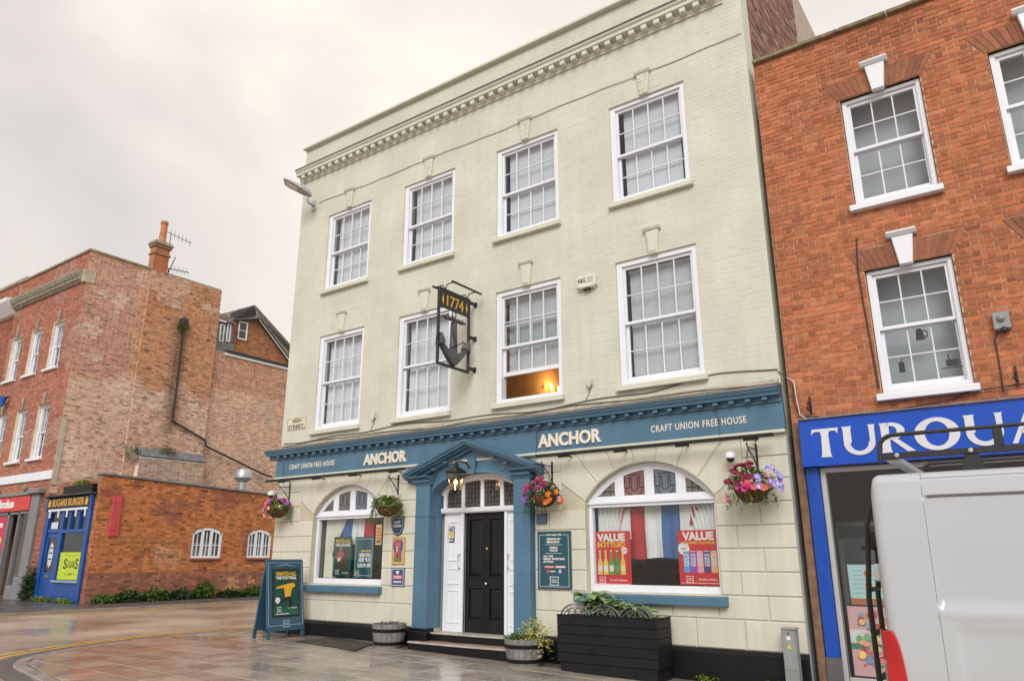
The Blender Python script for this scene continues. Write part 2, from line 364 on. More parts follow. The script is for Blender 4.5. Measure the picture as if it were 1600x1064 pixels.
# kerb stones along the curve, drain channel and yellow lines outside them
def offset_line(pts, d):
    out = []
    for i, p in enumerate(pts):
        a, c = pts[max(i-1, 0)], pts[min(i+1, len(pts)-1)]; e = Vector((c[0]-a[0], c[1]-a[1])).normalized(); out.append((p[0]+e.y*d, p[1]-e.x*d))
    return out
def catmull(pts, n=6):
    out = []
    for i in range(len(pts)-1):
        p0, p1, p2, p3 = [np.array(pts[max(0, min(len(pts)-1, i+k))], float) for k in (-1, 0, 1, 2)]
        for k in range(n):
            t = k/n; out.append(tuple(.5*((2*p1)+(-p0+p2)*t+(2*p0-5*p1+4*p2-p3)*t*t+(-p0+3*p1-3*p2+p3)*t**3)))
    out.append(tuple(pts[-1])); return out
KL = catmull([(-13.75, 12), (-13.75, 6), (-13.75, 2), (-13.75, -.2)]+PAVE[:7]+[(-7.8, -5.48), (-6, -5.62), (-2, -5.68), (3, -5.75), (9, -5.83)], 6)
def resample(pts, step):
    out = [pts[0]]; acc = 0
    for i in range(1, len(pts)):
        a, c = np.array(pts[i-1]), np.array(pts[i]); d = np.linalg.norm(c-a)
        while acc+d >= step:
            t = (step-acc)/d; a = a+(c-a)*t; out.append(tuple(a)); d = np.linalg.norm(c-a); acc = 0
        acc += d
    return out
KP = resample(KL, .3)
kerb = thing('kerb', None, None, (-12, -4, -.05)); kerb['kind'] = 'structure'
for i in range(0, len(KP)-3, 3):
    seg = KP[i:i+4]; o1 = offset_line(seg, .16); e0 = .004
    def shrink(l):
        l = [np.array(p) for p in l]; d0 = (l[1]-l[0]); d1 = (l[-2]-l[-1]); l[0] = l[0]+d0/np.linalg.norm(d0)*e0; l[-1] = l[-1]+d1/np.linalg.norm(d1)*e0; return l
    a, c = shrink(seg), shrink(o1); n = 4; dz = rs.uniform(-.004, .004)
    mb = MB(); vs = [(*p, g(p[0])+dz) for p in a]+[(*p, g(p[0])+dz-.004) for p in c]+[(*p, g(p[0])-.2) for p in a]+[(*p, g(p[0])-.2) for p in c]
    fs = []
    for k in range(n-1): fs += [(k, k+1, n+k+1, n+k), (k, 2*n+k, 2*n+k+1, k+1), (n+k, n+k+1, 3*n+k+1, 3*n+k)]
    fs += [(0, n, 3*n, 2*n), (n-1, 3*n-1, 4*n-1, 2*n-1)]
    mb.add(vs, fs); obj('kerb_stone', mb, KERBM, kerb, bev=.012)
def ribbon(pts, d0, d1, dz):
    a, c = offset_line(pts, d0), offset_line(pts, d1); mb = MB(); n = len(pts)
    return mb.add([(*p, road_z(p[0])+dz) for p in a]+[(*p, road_z(p[0])+dz) for p in c], [(k, k+1, n+k+1, n+k) for k in range(n-1)])
struct('drain_channel', ribbon(KP, .16, .42, .004), TARM)
for d in (.50, .70): obj('yellow_line', ribbon(KP, d, d+.09, .006), YEL, road)
# far side of the side street: footway, kerb
b = MB(); b.box(-60, -22.5, -3.2, 1.9, -.3, .10); b.box(-25.3, -22.5, 1.9, 14, -.3, .10); b.box(-60, -25.3, 1.9, 2.3, -.3, .097)
fp = struct('far_footway', b, TARM)
fk = thing('far_kerb', None, None, (-22.4, 5, -.03)); fk['kind'] = 'structure'
yy = -3.3
while yy < 14: pbox('kerb_stone', KERBM, fk, -22.5, -22.36, yy+.006, yy+.9-.006, -.2, .105, bev=.012); yy += .9
for d in (-22.05, -21.85):
    mb = MB(); mb.add([(d-.09, -3, road_z(d)+.005), (d, -3, road_z(d)+.005), (d, 14, road_z(d)+.005), (d-.09, 14, road_z(d)+.005)], [(0, 1, 2, 3)]); obj('yellow_line', mb, YEL, road)
# ------------------------------------------------------------------ the pub
XL, XR = -13.22, -2.70
pub = thing('pub_building', 'three-storey cream painted pub with blue fascia and pedimented doorway', 'pub', (-8, 4, 0))
WC = [-11.54, -9.205, -6.82, -4.415]; WW = 1.365
ROWS = {1: (4.01, 6.03), 2: (7.085, 8.90)}
def holes_pub(z):
    for r in (1, 2):
        if ROWS[r][0] < z < ROWS[r][1]: return [(c-WW/2, c+WW/2) for c in WC]
    return []
ZB, ZT = 3.30, 10.86
# backing wall behind the brick faces, in pieces round the openings
b = MB(); zs = [ZB, 4.01, 6.03, 7.085, 8.90, ZT]; xs_ = [XL]+sum([[c-WW/2, c+WW/2] for c in WC], [])+[XR]
for k in range(5):
    if k in (1, 3):
        for i in range(0, 10, 2): b.box(xs_[i], xs_[i+1], .0014, .34, zs[k], zs[k+1])
    else: b.box(XL, XR, .0014, .34, zs[k], zs[k+1])
obj('front_wall', b, CREAM, pub)
cells = bond(XL+.001, XR-.001, ZB, ZT, holes_pub, .228, .0765, 'flemish', 3)
def vis_size(c):
    x, z = (c[0]+c[1])/2, (c[2]+c[3])/2; X, Y, d = px_of((x, 0, z))
    return (c[1]-c[0])/d if 0 < X < 1600 and 0 < Y < 1064 else 0
order = sorted(cells, key=vis_size, reverse=True)
single, rest = order[:300], order[300:]
b = MB()
def PW(u, v, d): return (u, -d, v)
for a, c, v0, v1 in rest: add_brick(b, PW, a, c, v0, v1, j=.0013, mort=.0025, r=rs)
o = obj('painted_bricks', b, CREAM, pub, recalc=False); o['kind'] = 'stuff'
UB = [unit_box_mesh('brick', CREAM)]
for a, c, v0, v1 in single:
    d = rs.uniform(-.0013, .0013); inst('brick', UB[0], pub, ((a+c)/2, .012-d, (v0+v1)/2), (c-a-.004, .024, v1-v0-.003), (rs.uniform(-.006, .006), 0, rs.uniform(-.003, .003)))
# sides, back, roof, floors
SIDEB = mat('old gable brick', (.25, .15, .11), .9, attr=True, var=.15, scale=3, bump=.3, bscale=70)
MORT = mat('lime mortar', (.42, .36, .29), .9, var=.15, scale=4, bump=.3, bscale=80)
b = MB(); b.box(XL, XL+.3, .34, 9, 0, ZT); obj('side_wall', b, CREAM2, pub)
b = MB(); b.box(XR-.3, XR-.012, .34, 9, 0, 13.2); o = obj('side_wall', b, MORT, pub); o['label'] = 'bare brick gable rising above the neighbouring roof'
b = MB()
for a, c, v0, v1 in bond(.02, 3.6, 8.3, 13.2, None, .225, .075, 'stretcher', 9):
    k = rs.uniform(.55, 1.25); b.col = tuple(np.array((.24, .125, .09) if rs.random() < .7 else (.30, .2, .15))*k); add_brick(b, lambda u, v, d: (XR-.012+d, u+.34, v), a, c, v0, v1, dp=.012, r=rs)
o = obj('gable_bricks', b, SIDEB, pub, recalc=False); o['kind'] = 'stuff'
b = MB(); b.box(XL, XR, 8.7, 9, 0, ZT-.6); b.box(XL+.3, XR-.3, .34, 8.7, 10.2, 10.35); obj('rear_wall_and_roof', b, LEAD, pub)
b = MB()
for z in (3.3, 6.75): b.box(XL+.3, XR-.3, .341, 8.7, z, z+.25)
b.box(XL+.3, XR-.3, 4.2, 4.3, .2, 10.2)
obj('floors_and_partition', b, PLASTER, pub)
b = MB()
for x in (-8.0, -5.6): b.box(x-.05, x+.05, .345, 4.2, 3.56, 6.74)
b.box(-7.95, -5.65, 4.1, 4.195, 3.56, 6.74); b.box(-7.95, -5.65, .345, 4.1, 6.66, 6.745)
obj('lit_room_walls', b, TAN, pub)
# parapet coping, main cornice with dentils
obj('coping', MB().prism([(-.10, 10.86), (.34, 10.86), (.34, 10.93), (-.10, 10.915)], XL-.03, XR-.01, 'x'), CREAM2, pub, bev=.008)
CX0, CX1 = XL-.03, -2.98
obj('cornice', MB().prism([(.02, 10.0), (-.03, 10.0), (-.03, 10.035), (-.045, 10.045), (-.05, 10.13), (-.17, 10.14), (-.17, 10.20), (-.20, 10.225), (-.21, 10.27), (.02, 10.33)], CX0-.06, CX1, 'x'), CREAM2, pub)
obj('lead_flashing', MB().prism([(.01, 10.335), (-.215, 10.275), (-.222, 10.262), (-.228, 10.285), (.01, 10.375)], CX0-.065, CX1+.005, 'x'), LEAD, pub)
DM = MB().box(-.5, .5, -.5, .5, -.5, .5); DMC = mesh_of('dentil', DM, CREAM2, bev=.04)
n = 44
for i in range(n): inst('dentil', DMC, pub, (CX0+.05+(CX1-CX0-.1)*(i+.5)/n, -.098, 10.088), (.10, .115, .085))
# keystones
def keystone(xc, z0, z1, top):
    b = MB(); w0, w1 = .075, .115; zc = z1-.05
    b.prism([(xc-w0, z0-.015), (xc+w0, z0-.015), (xc+w1, zc), (xc-w1, zc)], -.05, .02, 'y', .012, .012)
    k = obj('keystone', b, CREAM2, pub)
    c = MB().prism([(.02, zc), (-.055, zc), (-.07, zc+.015), (-.085, zc+.045), (-.085, zc+.055), (.02, zc+.062)], xc-w1-.03, xc+w1+.03, 'x'); obj('cap', c, CREAM2, k)
    c = MB()
    if top:
        for i in range(34):
            zz = rs.uniform(z0+.01, zc-.02); hw = w0+(w1-w0)*(zz-z0)/(zc-z0)-.018; xx = xc+rs.uniform(-hw, hw); c.ball((xx, -.05, zz), rs.uniform(.008, .015), 6, 4)
        obj('carving', c, CREAM2, k, smooth=True)['kind'] = 'stuff'
    else:
        c.prism([(xc-w0+.018, z0+.02), (xc+w0-.018, z0+.02), (xc+w1-.022, zc-.03), (xc-w1+.022, zc-.03)], -.062, -.045, 'y', .01, .008); obj('carving', c, CREAM2, k)
# sash windows
PANE = mesh_of('pane', MB().box(-.5, .5, -.5, .5, -.5, .5), GLASS)
def sash(win, name, x0, x1, y, z0, z1, cols, rows, m=WHITE, stile=.045, rail=.045, bot=None, bar=.02, glass_mesh=None, tilt=.012):
    bot = bot or rail; b = MB(); b.box(x0, x0+stile, y, y+.04, z0, z1); b.box(x1-stile, x1, y, y+.04, z0, z1); b.box(x0+stile, x1-stile, y+.001, y+.039, z0, z0+bot); b.box(x0+stile, x1-stile, y+.001, y+.039, z1-rail, z1)
    gx0, gx1, gz0, gz1 = x0+stile, x1-stile, z0+bot, z1-rail
    obj(name, b, m, win, bev=.003)
    for i in range(1, cols): xb = gx0+(gx1-gx0)*i/cols; obj('glazing_bar', MB().prism([(xb-bar/2, y+.03), (xb-bar*.3, y+.006), (xb+bar*.3, y+.006), (xb+bar/2, y+.03)], gz0, gz1, 'z'), m, win)
    for j in range(1, rows): zb = gz0+(gz1-gz0)*j/rows; obj('glazing_bar', MB().prism([(y+.029, zb-bar/2), (y+.008, zb-bar*.3), (y+.008, zb+bar*.3), (y+.029, zb+bar/2)], gx0, gx1, 'x'), m, win)
    for i in range(cols):
        for j in range(rows):
            pw, ph = (gx1-gx0)/cols, (gz1-gz0)/rows
            inst('pane', glass_mesh or PANE, win, (gx0+pw*(i+.5), y+.021, gz0+ph*(j+.5)), (pw-.004, .004, ph-.004), (rs.uniform(-tilt, tilt), 0, rs.uniform(-tilt, tilt)))
def sash_window(parent, xc, w, z0, z1, y=.035, cols=4, rows=2, raised=0.0, m=WHITE, fr=.085, sillm=None, sill_ext=.045, zm=None, sill_d=.085, horns=False):
    x0, x1 = xc-w/2, xc+w/2; b = MB()
    b.box(x0, x0+fr, y, y+.17, z0, z1); b.box(x1-fr, x1, y, y+.17, z0, z1); b.box(x0+fr, x1-fr, y+.001, y+.17, z1-fr, z1); b.box(x0+fr, x1-fr, y-.004, y+.17, z0, z0+.06)
    win = obj('window', b, m, parent, bev=.004); zm = zm or (z0+z1)/2-.02
    for xa_ in (x0+fr, x1-fr-.012): obj('staff_bead', MB().box(xa_, xa_+.012, y+.015, y+.03, z0+.06, z1-fr), m, win)
    sash(win, 'upper_sash', x0+fr+.002, x1-fr-.002, y+.04, zm-.02, z1-fr-.002, cols, rows, m)
    h = zm+.02-(z0+.062)
    sash(win, 'lower_sash', x0+fr+.002, x1-fr-.002, y+.09, z0+.062+raised, z0+.062+h+raised, cols, rows, m, bot=.07)
    if sillm: obj('sill', MB().prism([(.03, z0-.105), (-sill_d, z0-.105), (-sill_d, z0-.025), (.03, z0+.002)], x0-sill_ext, x1+sill_ext, 'x'), sillm, win, bev=.006)
    return win
NAMES = ['leftmost', 'second from left', 'third from left', 'rightmost']
for r in (1, 2):
    for i, c in enumerate(WC):
        z0, z1 = ROWS[r]
        wv = sash_window(pub, c, WW, z0, z1, raised=.42 if (r == 1 and i == 2) else 0, sillm=CREAM2, zm=5.0 if r == 1 else 7.95)
        wv['label'] = '%s sash window of the pub\'s %s floor' % (NAMES[i], 'top' if r == 2 else 'first')
        keystone(c-.005, z1, z1+.43, r == 2)
# cables across the front
def cable(pts, r, m, name='cable', label=None, par=None):
    o = obj(name, MB().tube(pts, r, 6), m, par, smooth=True)
    return tag(o, label, 'cable') if par is None else o
CABM = mat('grimy cable', (.12, .115, .10), .7)
cable([(x, -.012+.004*math.sin(x*3), 9.30+.012*math.sin(x*1.9)+.006*math.sin(x*7)) for x in np.linspace(-12.6, -2.74, 60)], .0055, CABM, label='thin cable clipped along the wall above the top windows')
# ---- ground floor: channelled stone blocks
STONEP = mat('cream painted blocks', (.62, .605, .505), .5, var=.06, scale=1.3, bump=.14, bscale=55, streak=.08)
JOINT = mat('block joints', (.50, .475, .36), .6)
courses = [.335, .70, .995, 1.29, 1.585, 1.88, 2.175, 2.47, 2.765, 3.06]
AW = [dict(x0=-12.03, x1=-10.06, sp=2.30, top=2.83), dict(x0=-5.79, x1=-3.745, sp=2.29, top=2.82)]
for a in AW:
    wd = a['x1']-a['x0']; rise = a['top']-a['sp']; a['c'] = (a['x0']+a['x1'])/2; a['R'] = (wd*wd/4+rise*rise)/(2*rise); a['cz'] = a['top']-a['R']; a['b'] = 1.0
DC0, DC1 = -8.83, -7.03      # doorway opening between the pilasters
b = MB()
xsb = [XL, AW[0]['x0'], AW[0]['x1'], DC0-.012, DC1+.012, AW[1]['x0'], AW[1]['x1'], XR]
for i in range(0, 8, 2): b.box(xsb[i], xsb[i+1], .016, .34, -.3, 3.3)
for a in AW: b.box(a['x0'], a['x1'], .016, .34, -.3, 1.0)
b.box(DC0-.012, DC1+.012, .0165, .34, 2.876, 3.3); b.box(DC0-.012, DC1+.012, .0165, 1.2, -.3, .155)
def arc(a, n=24, dr=0.0):
    R = a['R']+dr; t0 = math.asin(min(1, (a['x1']-a['x0'])/2/a['R'])); return [(a['c']+R*math.sin(t), a['cz']+R*math.cos(t)) for t in np.linspace(-t0, t0, n+1)]
for a in AW:
    A_ = arc(a); b.strip(A_, [(x, 3.3) for x, z in A_], .016, .34)
obj('ground_floor_wall', b, JOINT, pub)
def block(poly): obj('block', MB().prism(poly, -.002+rs.uniform(-.0015, .0015), .025, 'y', .013, .013), STONEP, pub)
G = .004
def vous(a, n=7, zt=3.06, ext=.42):
    t0 = math.asin((a['x1']-a['x0'])/2/a['R']); bx0, bx1 = a['x0']-ext, a['x1']+ext; out = []
    ang = np.linspace(-t0*1.0, t0*1.0, n+1)
    def hit(t):
        dx, dz = math.sin(t), math.cos(t); ks = [(zt-a['cz'])/dz]
        if dx > 1e-6: ks.append((bx1-a['c'])/dx)
        if dx < -1e-6: ks.append((bx0-a['c'])/dx)
        k = min(ks); return (a['c']+dx*k, a['cz']+dz*k)
    for i in range(n):
        t1, t2 = ang[i]+G/a['R'], ang[i+1]-G/a['R']; inner = [(a['c']+a['R']*math.sin(t), a['cz']+a['R']*math.cos(t)) for t in np.linspace(t1, t2, 5)]
        h1, h2 = hit(t1), hit(t2); outer = [h2]
        for cxx in (bx0, bx1):
            if abs(h1[0]-h2[0]) > 1e-6 and abs(h1[1]-h2[1]) > 1e-6 and ((abs(h1[0]-cxx) < 1e-6) != (abs(h2[0]-cxx) < 1e-6)): outer.append((cxx, zt))
        outer.append(h1); block(inner+outer)
for a in AW: vous(a)
for k in range(len(courses)-1):
    z0, z1 = courses[k]+G, courses[k+1]-G; zc = (z0+z1)/2; hs = [(DC0-.42, DC1+.32)] if zc < 2.9 else [(-9.2, -6.7)]
    for a in AW:
        if zc > a['sp']:
            hs.append((a['x0']-.42, a['x1']+.42))
        elif zc > a['b']: hs.append((a['x0'], a['x1']))
        if zc < a['sp'] < courses[k+1]: pass
    iv = [(XL, XR)]
    for h in hs:
        nv = []
        for p, q in iv:
            if h[1] <= p or h[0] >= q: nv.append((p, q)); continue
            if h[0] > p: nv.append((p, h[0]))
            if h[1] < q: nv.append((h[1], q))
        iv = nv
    for p, q in iv:
        Lb = .66; u = XL+.18-(Lb if k % 2 else Lb*1.5); edges = [p]
        while u < q-.16:
            if u > p+.16: edges.append(u)
            u += Lb
        edges.append(q)
        for e0, e1 in zip(edges, edges[1:]): block([(e0+G, z0), (e1-G, z0), (e1-G, z1), (e0+G, z1)])
# plinth, following the fall of the ground
def plinth(x0, x1):
    b = MB(); vs = []
    for x in (x0, x1):
        gz_ = g(x)-.12; vs += [(x, .02, gz_), (x, -.055, gz_), (x, -.055, .29), (x, -.045, .305), (x, -.02, .33), (x, .02, .335)]
    n = 6; b.add(vs, [tuple(range(n)), tuple(range(2*n-1, n-1, -1))]+[(i, (i+1) % n, n+(i+1) % n, n+i) for i in range(n)]); obj('plinth', b, BLACK, pub)
plinth(XL-.01, -9.3); plinth(-6.6, XR)
# arched windows
def arched(a, label, ncol=4):
    y = .12; fr = .06; zt = 2.20; A_ = arc(a, 24, -.0); B_ = arc(a, 24, -fr)
    B_ = [(a['c']+(x-a['c'])*.985, z) for x, z in B_]
    b = MB(); b.box(a['x0'], a['x0']+fr, y, y+.09, a['b']+.0, a['sp']+.02); b.box(a['x1']-fr, a['x1'], y, y+.09, a['b'], a['sp']+.02); b.box(a['x0']+fr, a['x1']-fr, y, y+.09, a['b'], a['b']+.095)
    b.strip(A_, B_, y, y+.09)
    b.box(a['x0']+.01, a['x1']-.01, y-.012, y+.085, zt, zt+.13)
    win = obj('arched_window', b, WHITE, pub, bev=.004); win['label'] = label
    obj('transom_moulding', MB().prism([(y-.01, zt+.03), (y-.045, zt+.05), (y-.045, zt+.075), (y-.01, zt+.09)], a['x0']+.012, a['x1']-.012, 'x'), WHITE, win)
    gx0, gx1 = a['x0']+fr, a['x1']-fr; cuts = [gx0+(gx1-gx0)*t for t in (0, .245, .5, .755, 1)]
    def topz(x): return a['cz']+math.sqrt(max(0, (a['R']-fr)**2-(x-a['c'])**2))
    for x in cuts[1:-1]: obj('mullion', MB().box(x-.042, x+.042, y+.003, y+.085, zt+.12, topz(x)+.02), WHITE, win, bev=.004)
    for i in range(4):
        p, q = cuts[i]+(.042 if i else 0), cuts[i+1]-(.042 if i < 3 else 0); zb = zt+.13; s_ = .032
        # light frame
        xs2 = np.linspace(p, q, 9); top = [(x, min(topz(x), 9)) for x in xs2]; xi = np.linspace(p+s_, q-s_, 9); inn = [(x, topz(x)-s_*1.15) for x in xi]
        inn = [(x, max(z, zb+s_+.004)) for x, z in inn]
        top = [(x, max(z, zb+.01)) for x, z in top]
        fb = MB(); fb.strip(top, inn, y+.012, y+.06); fb.box(p, q, y+.013, y+.059, zb, zb+s_)
        if top[0][1]-zb > .1: fb.box(p, p+s_, y+.0135, y+.0585, zb+s_, top[0][1]-.01)
        if top[-1][1]-zb > .1: fb.box(q-s_, q, y+.0135, y+.0585, zb+s_, top[-1][1]-.01)
        obj('light_frame', fb, WHITE, win)
        pane = MB().prism([(p+s_*.8, zb+s_*.8), (q-s_*.8, zb+s_*.8)]+[(x, z+.006) for x, z in reversed(inn)], y+.03, y+.036, 'y')
        tint = [STGL, STGR, STGB, STGL][i] if a is AW[1] else [STGL, STGL, STGB, STGL][i]
        po = obj('leaded_pane', pane, tint, win)
        # leaded tracery
        lb = MB(); cx_ = (p+q)/2; ztop = topz(cx_)-s_*1.4; h_ = ztop-zb-s_
        def seg(x0, z0, x1, z1): lb.tube([(x0, y+.026, z0), (x1, y+.026, z1)], .005, 4)
        if i in (1, 2):
            zz = zb+s_
            for k_ in (-1, 1):
                seg(cx_+k_*.05, zz+h_*.34, cx_+k_*.05, zz+h_*.78); seg(cx_+k_*.08, zz+h_*.3, cx_+k_*.08, zz+h_*.78); seg(cx_+k_*.05, zz+h_*.78, cx_+k_*.10, zz+h_*.78); seg(cx_+k_*.09, zz+h_*.34, cx_+k_*.16, zz+h_*.34); seg(cx_+k_*.16, zz+h_*.34, cx_+k_*.16, zz+h_*.85)
            lb.tube([(cx_+.05*math.cos(t), y+.026, zz+h_*.34+.05*math.sin(t)) for t in np.linspace(math.pi, 2*math.pi, 9)], .005, 4)
            lb.tube([(cx_+.13*math.cos(t), y+.026, zz+h_*.28+.10*math.sin(t)) for t in np.linspace(math.pi, 2*math.pi, 11)], .005, 4)
            seg(cx_-.1, zz+h_*.9, cx_+.1, zz+h_*.9)
        else:
            for t in (.25, .5, .75):
                xx = p+s_+(q-p-2*s_)*t; seg(xx, zb+s_, xx, topz(xx)-s_*1.4)
            seg(p+s_, zb+s_+.07, q-s_, zb+s_+.07)
        obj('leading', lb, BLACKM, win)
    mb = MB().box(gx0-.004, gx1+.004, y+.05, y+.056, a['b']+.09, zt+.004); obj('pane', mb, GLASS, win)
    return win
STGL = glass('leaded glass', (.55, .55, .52), wob=.6, rough=.12, milky=.5, mcol=(.30, .285, .27)); STGR = glass('pink leaded glass', (.62, .34, .36), wob=.6, rough=.12, milky=.5, mcol=(.42, .22, .22)); STGB = glass('blue leaded glass', (.45, .52, .62), wob=.6, rough=.12, milky=.5, mcol=(.27, .32, .38))
arched(AW[0], 'arched pub window left of the doorway'); arched(AW[1], 'arched pub window right of the doorway')
for a, ex in ((AW[0], (.12, .05)), (AW[1], (.17, .09))): obj('window_sill', MB().prism([(.12, .855), (-.11, .855), (-.11, .965), (.12, 1.0)], a['x0']-ex[0], a['x1']+ex[1], 'x'), BLUE, pub, bev=.006)
# ---- fascia, its cornice and dentils
obj('fascia_board', MB().prism([(.015, 3.10), (-.06, 3.10), (-.06, 3.46), (.015, 3.46)], XL-.03, XR+.01, 'x'), BLUE, pub, bev=.004)
obj('fascia_moulding', MB().prism([(.015, 3.045), (-.045, 3.045), (-.075, 3.06), (-.075, 3.085), (-.06, 3.099), (.015, 3.099)], XL-.035, XR+.005, 'x'), CREAM2, pub)
obj('fascia_cornice', MB().prism([(.015, 3.461), (-.085, 3.461), (-.085, 3.475), (-.09, 3.535), (-.19, 3.54), (-.195, 3.565), (-.225, 3.60), (-.235, 3.63), (-.235, 3.645), (.0, 3.70)], XL-.24, XR+.005, 'x'), BLUE, pub)
obj('fascia_flashing', MB().prism([(-.001, 3.702), (-.24, 3.647), (-.246, 3.632), (-.25, 3.65), (-.001, 3.725)], XL-.245, XR+.005, 'x'), LEAD, pub)
DMB = mesh_of('dentil', DM, BLUE, bev=.05); n = 46
for i in range(n): inst('dentil', DMB, pub, (XL+.02+(XR-XL-.1)*(i+.5)/n, -.125, 3.51), (.075, .085, .045))
# lettering on the fascia: every big letter is its own piece
LETW = mat('cream lettering', (.74, .69, .58), .5, var=.03)
def word(s, x0, x1, z0, z1, y, m, parent, bold, depth):
    V, Fc = glyphs(s, bold); tot = V[:, 0].max()-V[:, 0].min(); k = (x1-x0)/tot; X0 = V[:, 0].min()
    for i, ch in enumerate(s):
        if ch == ' ': continue
        pre = glyphs(s[:i+1], bold)[0]; one = glyphs(ch, bold)[0]; wd = one[:, 0].max()-one[:, 0].min(); right = pre[:, 0].max()
        zz0 = (one[:, 1].min()-V[:, 1].min())/(V[:, 1].max()-V[:, 1].min()); zz1 = (one[:, 1].max()-V[:, 1].min())/(V[:, 1].max()-V[:, 1].min())
        mb = text_mb(MB(), ch, (x0+(right-wd-X0)*k, y, z0+(z1-z0)*zz0), (1, 0, 0), (0, 0, 1), wd*k, (z1-z0)*(zz1-zz0), bold, depth); obj('letter', mb, m, parent)
def lettering(s, x0, x1, z0, z1, y, m, parent, bold=.02, depth=.004, spacing=1.0, name='lettering', mirror=False):
    return obj(name, text_mb(MB(), s, (x0, y, z0), (1, 0, 0), (0, 0, 1), x1-x0, z1-z0, bold, depth, spacing, mirror), m, parent)
yf = -.0595
word('ANCHOR', -10.58, -9.47, 3.16, 3.375, yf, LETW, pub, .035, .03)
word('ANCHOR', -6.57, -5.42, 3.16, 3.375, yf, LETW, pub, .035, .03)
lettering('CRAFT UNION FREE HOUSE', -12.80, -11.42, 3.235, 3.335, yf, LETW, pub, .012, .006, 1.15)
lettering('CRAFT UNION FREE HOUSE', -4.60, -3.19, 3.225, 3.325, yf, LETW, pub, .012, .006, 1.15)
# trough lamps under the fascia
for i, (p, q, lab) in enumerate(((-13.3, -9.35, 'black trough lamp bar under the fascia left of the doorway'), (-6.5, -2.80, 'black trough lamp bar under the fascia right of the doorway'))):
    t = thing('trough_lamp', lab, 'lamp', ((p+q)/2, -.24, 3.0), 'trough lamps under the pub fascia')
    obj('lamp_housing', MB().prism([(-.27, 2.985), (-.215, 2.985), (-.205, 3.03), (-.28, 3.03)], p, q, 'x'), BLACKM, t, bev=.005)
    for x in np.linspace(p+.5, q-.3, 4):
        obj('arm', MB().tube([(x, -.215, 3.0), (x, -.06, 2.99), (x, .015, 2.985)], .012, 6), BLACKM, t); obj('clamp', MB().box(x-.1, x+.1, -.245, -.215, 2.955, 2.985), BLACKM, t)
# ------------------------------------------------------------------ doorcase
DX = -7.93
dc = obj('doorcase', MB().prism([(.3, 2.86), (.3, 2.875), (-.05, 2.875), (-.05, 2.86)], DC0, DC1, 'x'), BLUE, pub); dc['label'] = 'blue pedimented doorcase with pilasters'
for s, (p, q) in ((-1, (-9.15, -8.83)), (1, (-7.03, -6.71))):
    b = MB(); b.box(p, q, -.13, .02, .34, 2.70)
    if s < 0: b.box(q-.05, q, .02, .24, .34, 2.70)
    else: b.box(p, p+.05, .02, .24, .34, 2.70)
    obj('pilaster', b, BLUE, dc, bev=.006)
    obj('pilaster_band', MB().box(p-.012, q+.012, -.143, .03, 2.16, 2.185), BLUE, dc, bev=.004)
    obj('capital', MB().prism([(.02, 2.70), (-.14, 2.70), (-.15, 2.73), (-.19, 2.75), (-.20, 2.79), (.02, 2.79)], p-.03, q+.03, 'x'), BLUE, dc)
    obj('pilaster_base', MB().box(p-.05, q+.05, -.18, .05, g(p)-.1, .30), BLACK, dc, bev=.015); obj('pilaster_plinth', MB().box(p-.03, q+.03, -.155, .05, .3, .345), BLACK, dc, bev=.008)
# tympanum with a round-headed cut, arch soffit
hw = (DC1-DC0)/2; cz = 2.53
ar = [(DX+hw*math.sin(t), cz+.33*math.cos(t)) for t in np.linspace(-math.pi/2, math.pi/2, 25)]
def ped_z(x): return 2.80+(3.30-2.80)*(1-abs(x-DX)/1.40)
b = MB(); up_ = [(x, max(z+.01, ped_z(x)-.02)) for x, z in ar]; b.strip(ar, up_, -.04, .02)
obj('tympanum', b, BLUE, dc)
b = MB(); ar2 = [(DX+(hw-.11)*math.sin(t), cz+.22*math.cos(t)) for t in np.linspace(-math.pi/2, math.pi/2, 25)]
b = MB(); b.strip(ar, [(x, z+.03) for x, z in ar], .02, .25); obj('arch_soffit', b, BLUE, dc)
b = MB(); b.strip([(x, z) for x, z in ar], [(DX+(hw+.07)*math.sin(t), cz+.40*math.cos(t)) for t in np.linspace(-math.pi/2, math.pi/2, 25)], -.065, -.035); obj('archivolt', b, BLUE, dc)
obj('key_block', MB().prism([(DX-.06, 2.83), (DX+.06, 2.83), (DX+.09, 3.10), (DX-.09, 3.10)], -.11, -.03, 'y', .01, .01), BLUE, dc)
for s in (-1, 1):
    e = DX+s*1.42
    for k, (dz0, dz1, yp) in enumerate(((0.0, .05, -.14), (.05, .085, -.22), (.085, .125, -.28), (.125, .15, -.31))):
        q0 = [(e, 2.74+dz0), (DX, 3.24+dz0)]; q1 = [(e, 2.74+dz1+.001), (DX, 3.24+dz1+.001)]
        obj('raking_cornice', MB().strip(q0, q1, yp, .0 if True else 0), BLUE, dc)
    p, q = (DX-1.40, DX-.86) if s < 0 else (DX+.86, DX+1.40)
    obj('eaves_return', MB().prism([(.0, 2.79), (-.17, 2.79), (-.18, 2.81), (-.25, 2.825), (-.27, 2.86), (.0, 2.87)], p, q, 'x'), BLUE, dc)
    # coffers under the raking cornice
    for t in (.2, .42, .64): pbox('dentil', BLUE, dc, DX+s*(1.28-t*1.2)-.04, DX+s*(1.28-t*1.2)+.04, -.2, -.13, 2.74+t*.48, 2.77+t*.48)
obj('pediment_flashing', MB().strip([(DX-1.43, 2.892), (DX, 3.394), (DX+1.43, 2.892)], [(DX-1.43, 2.905), (DX, 3.408), (DX+1.43, 2.905)], -.315, .0), BLUE, dc)
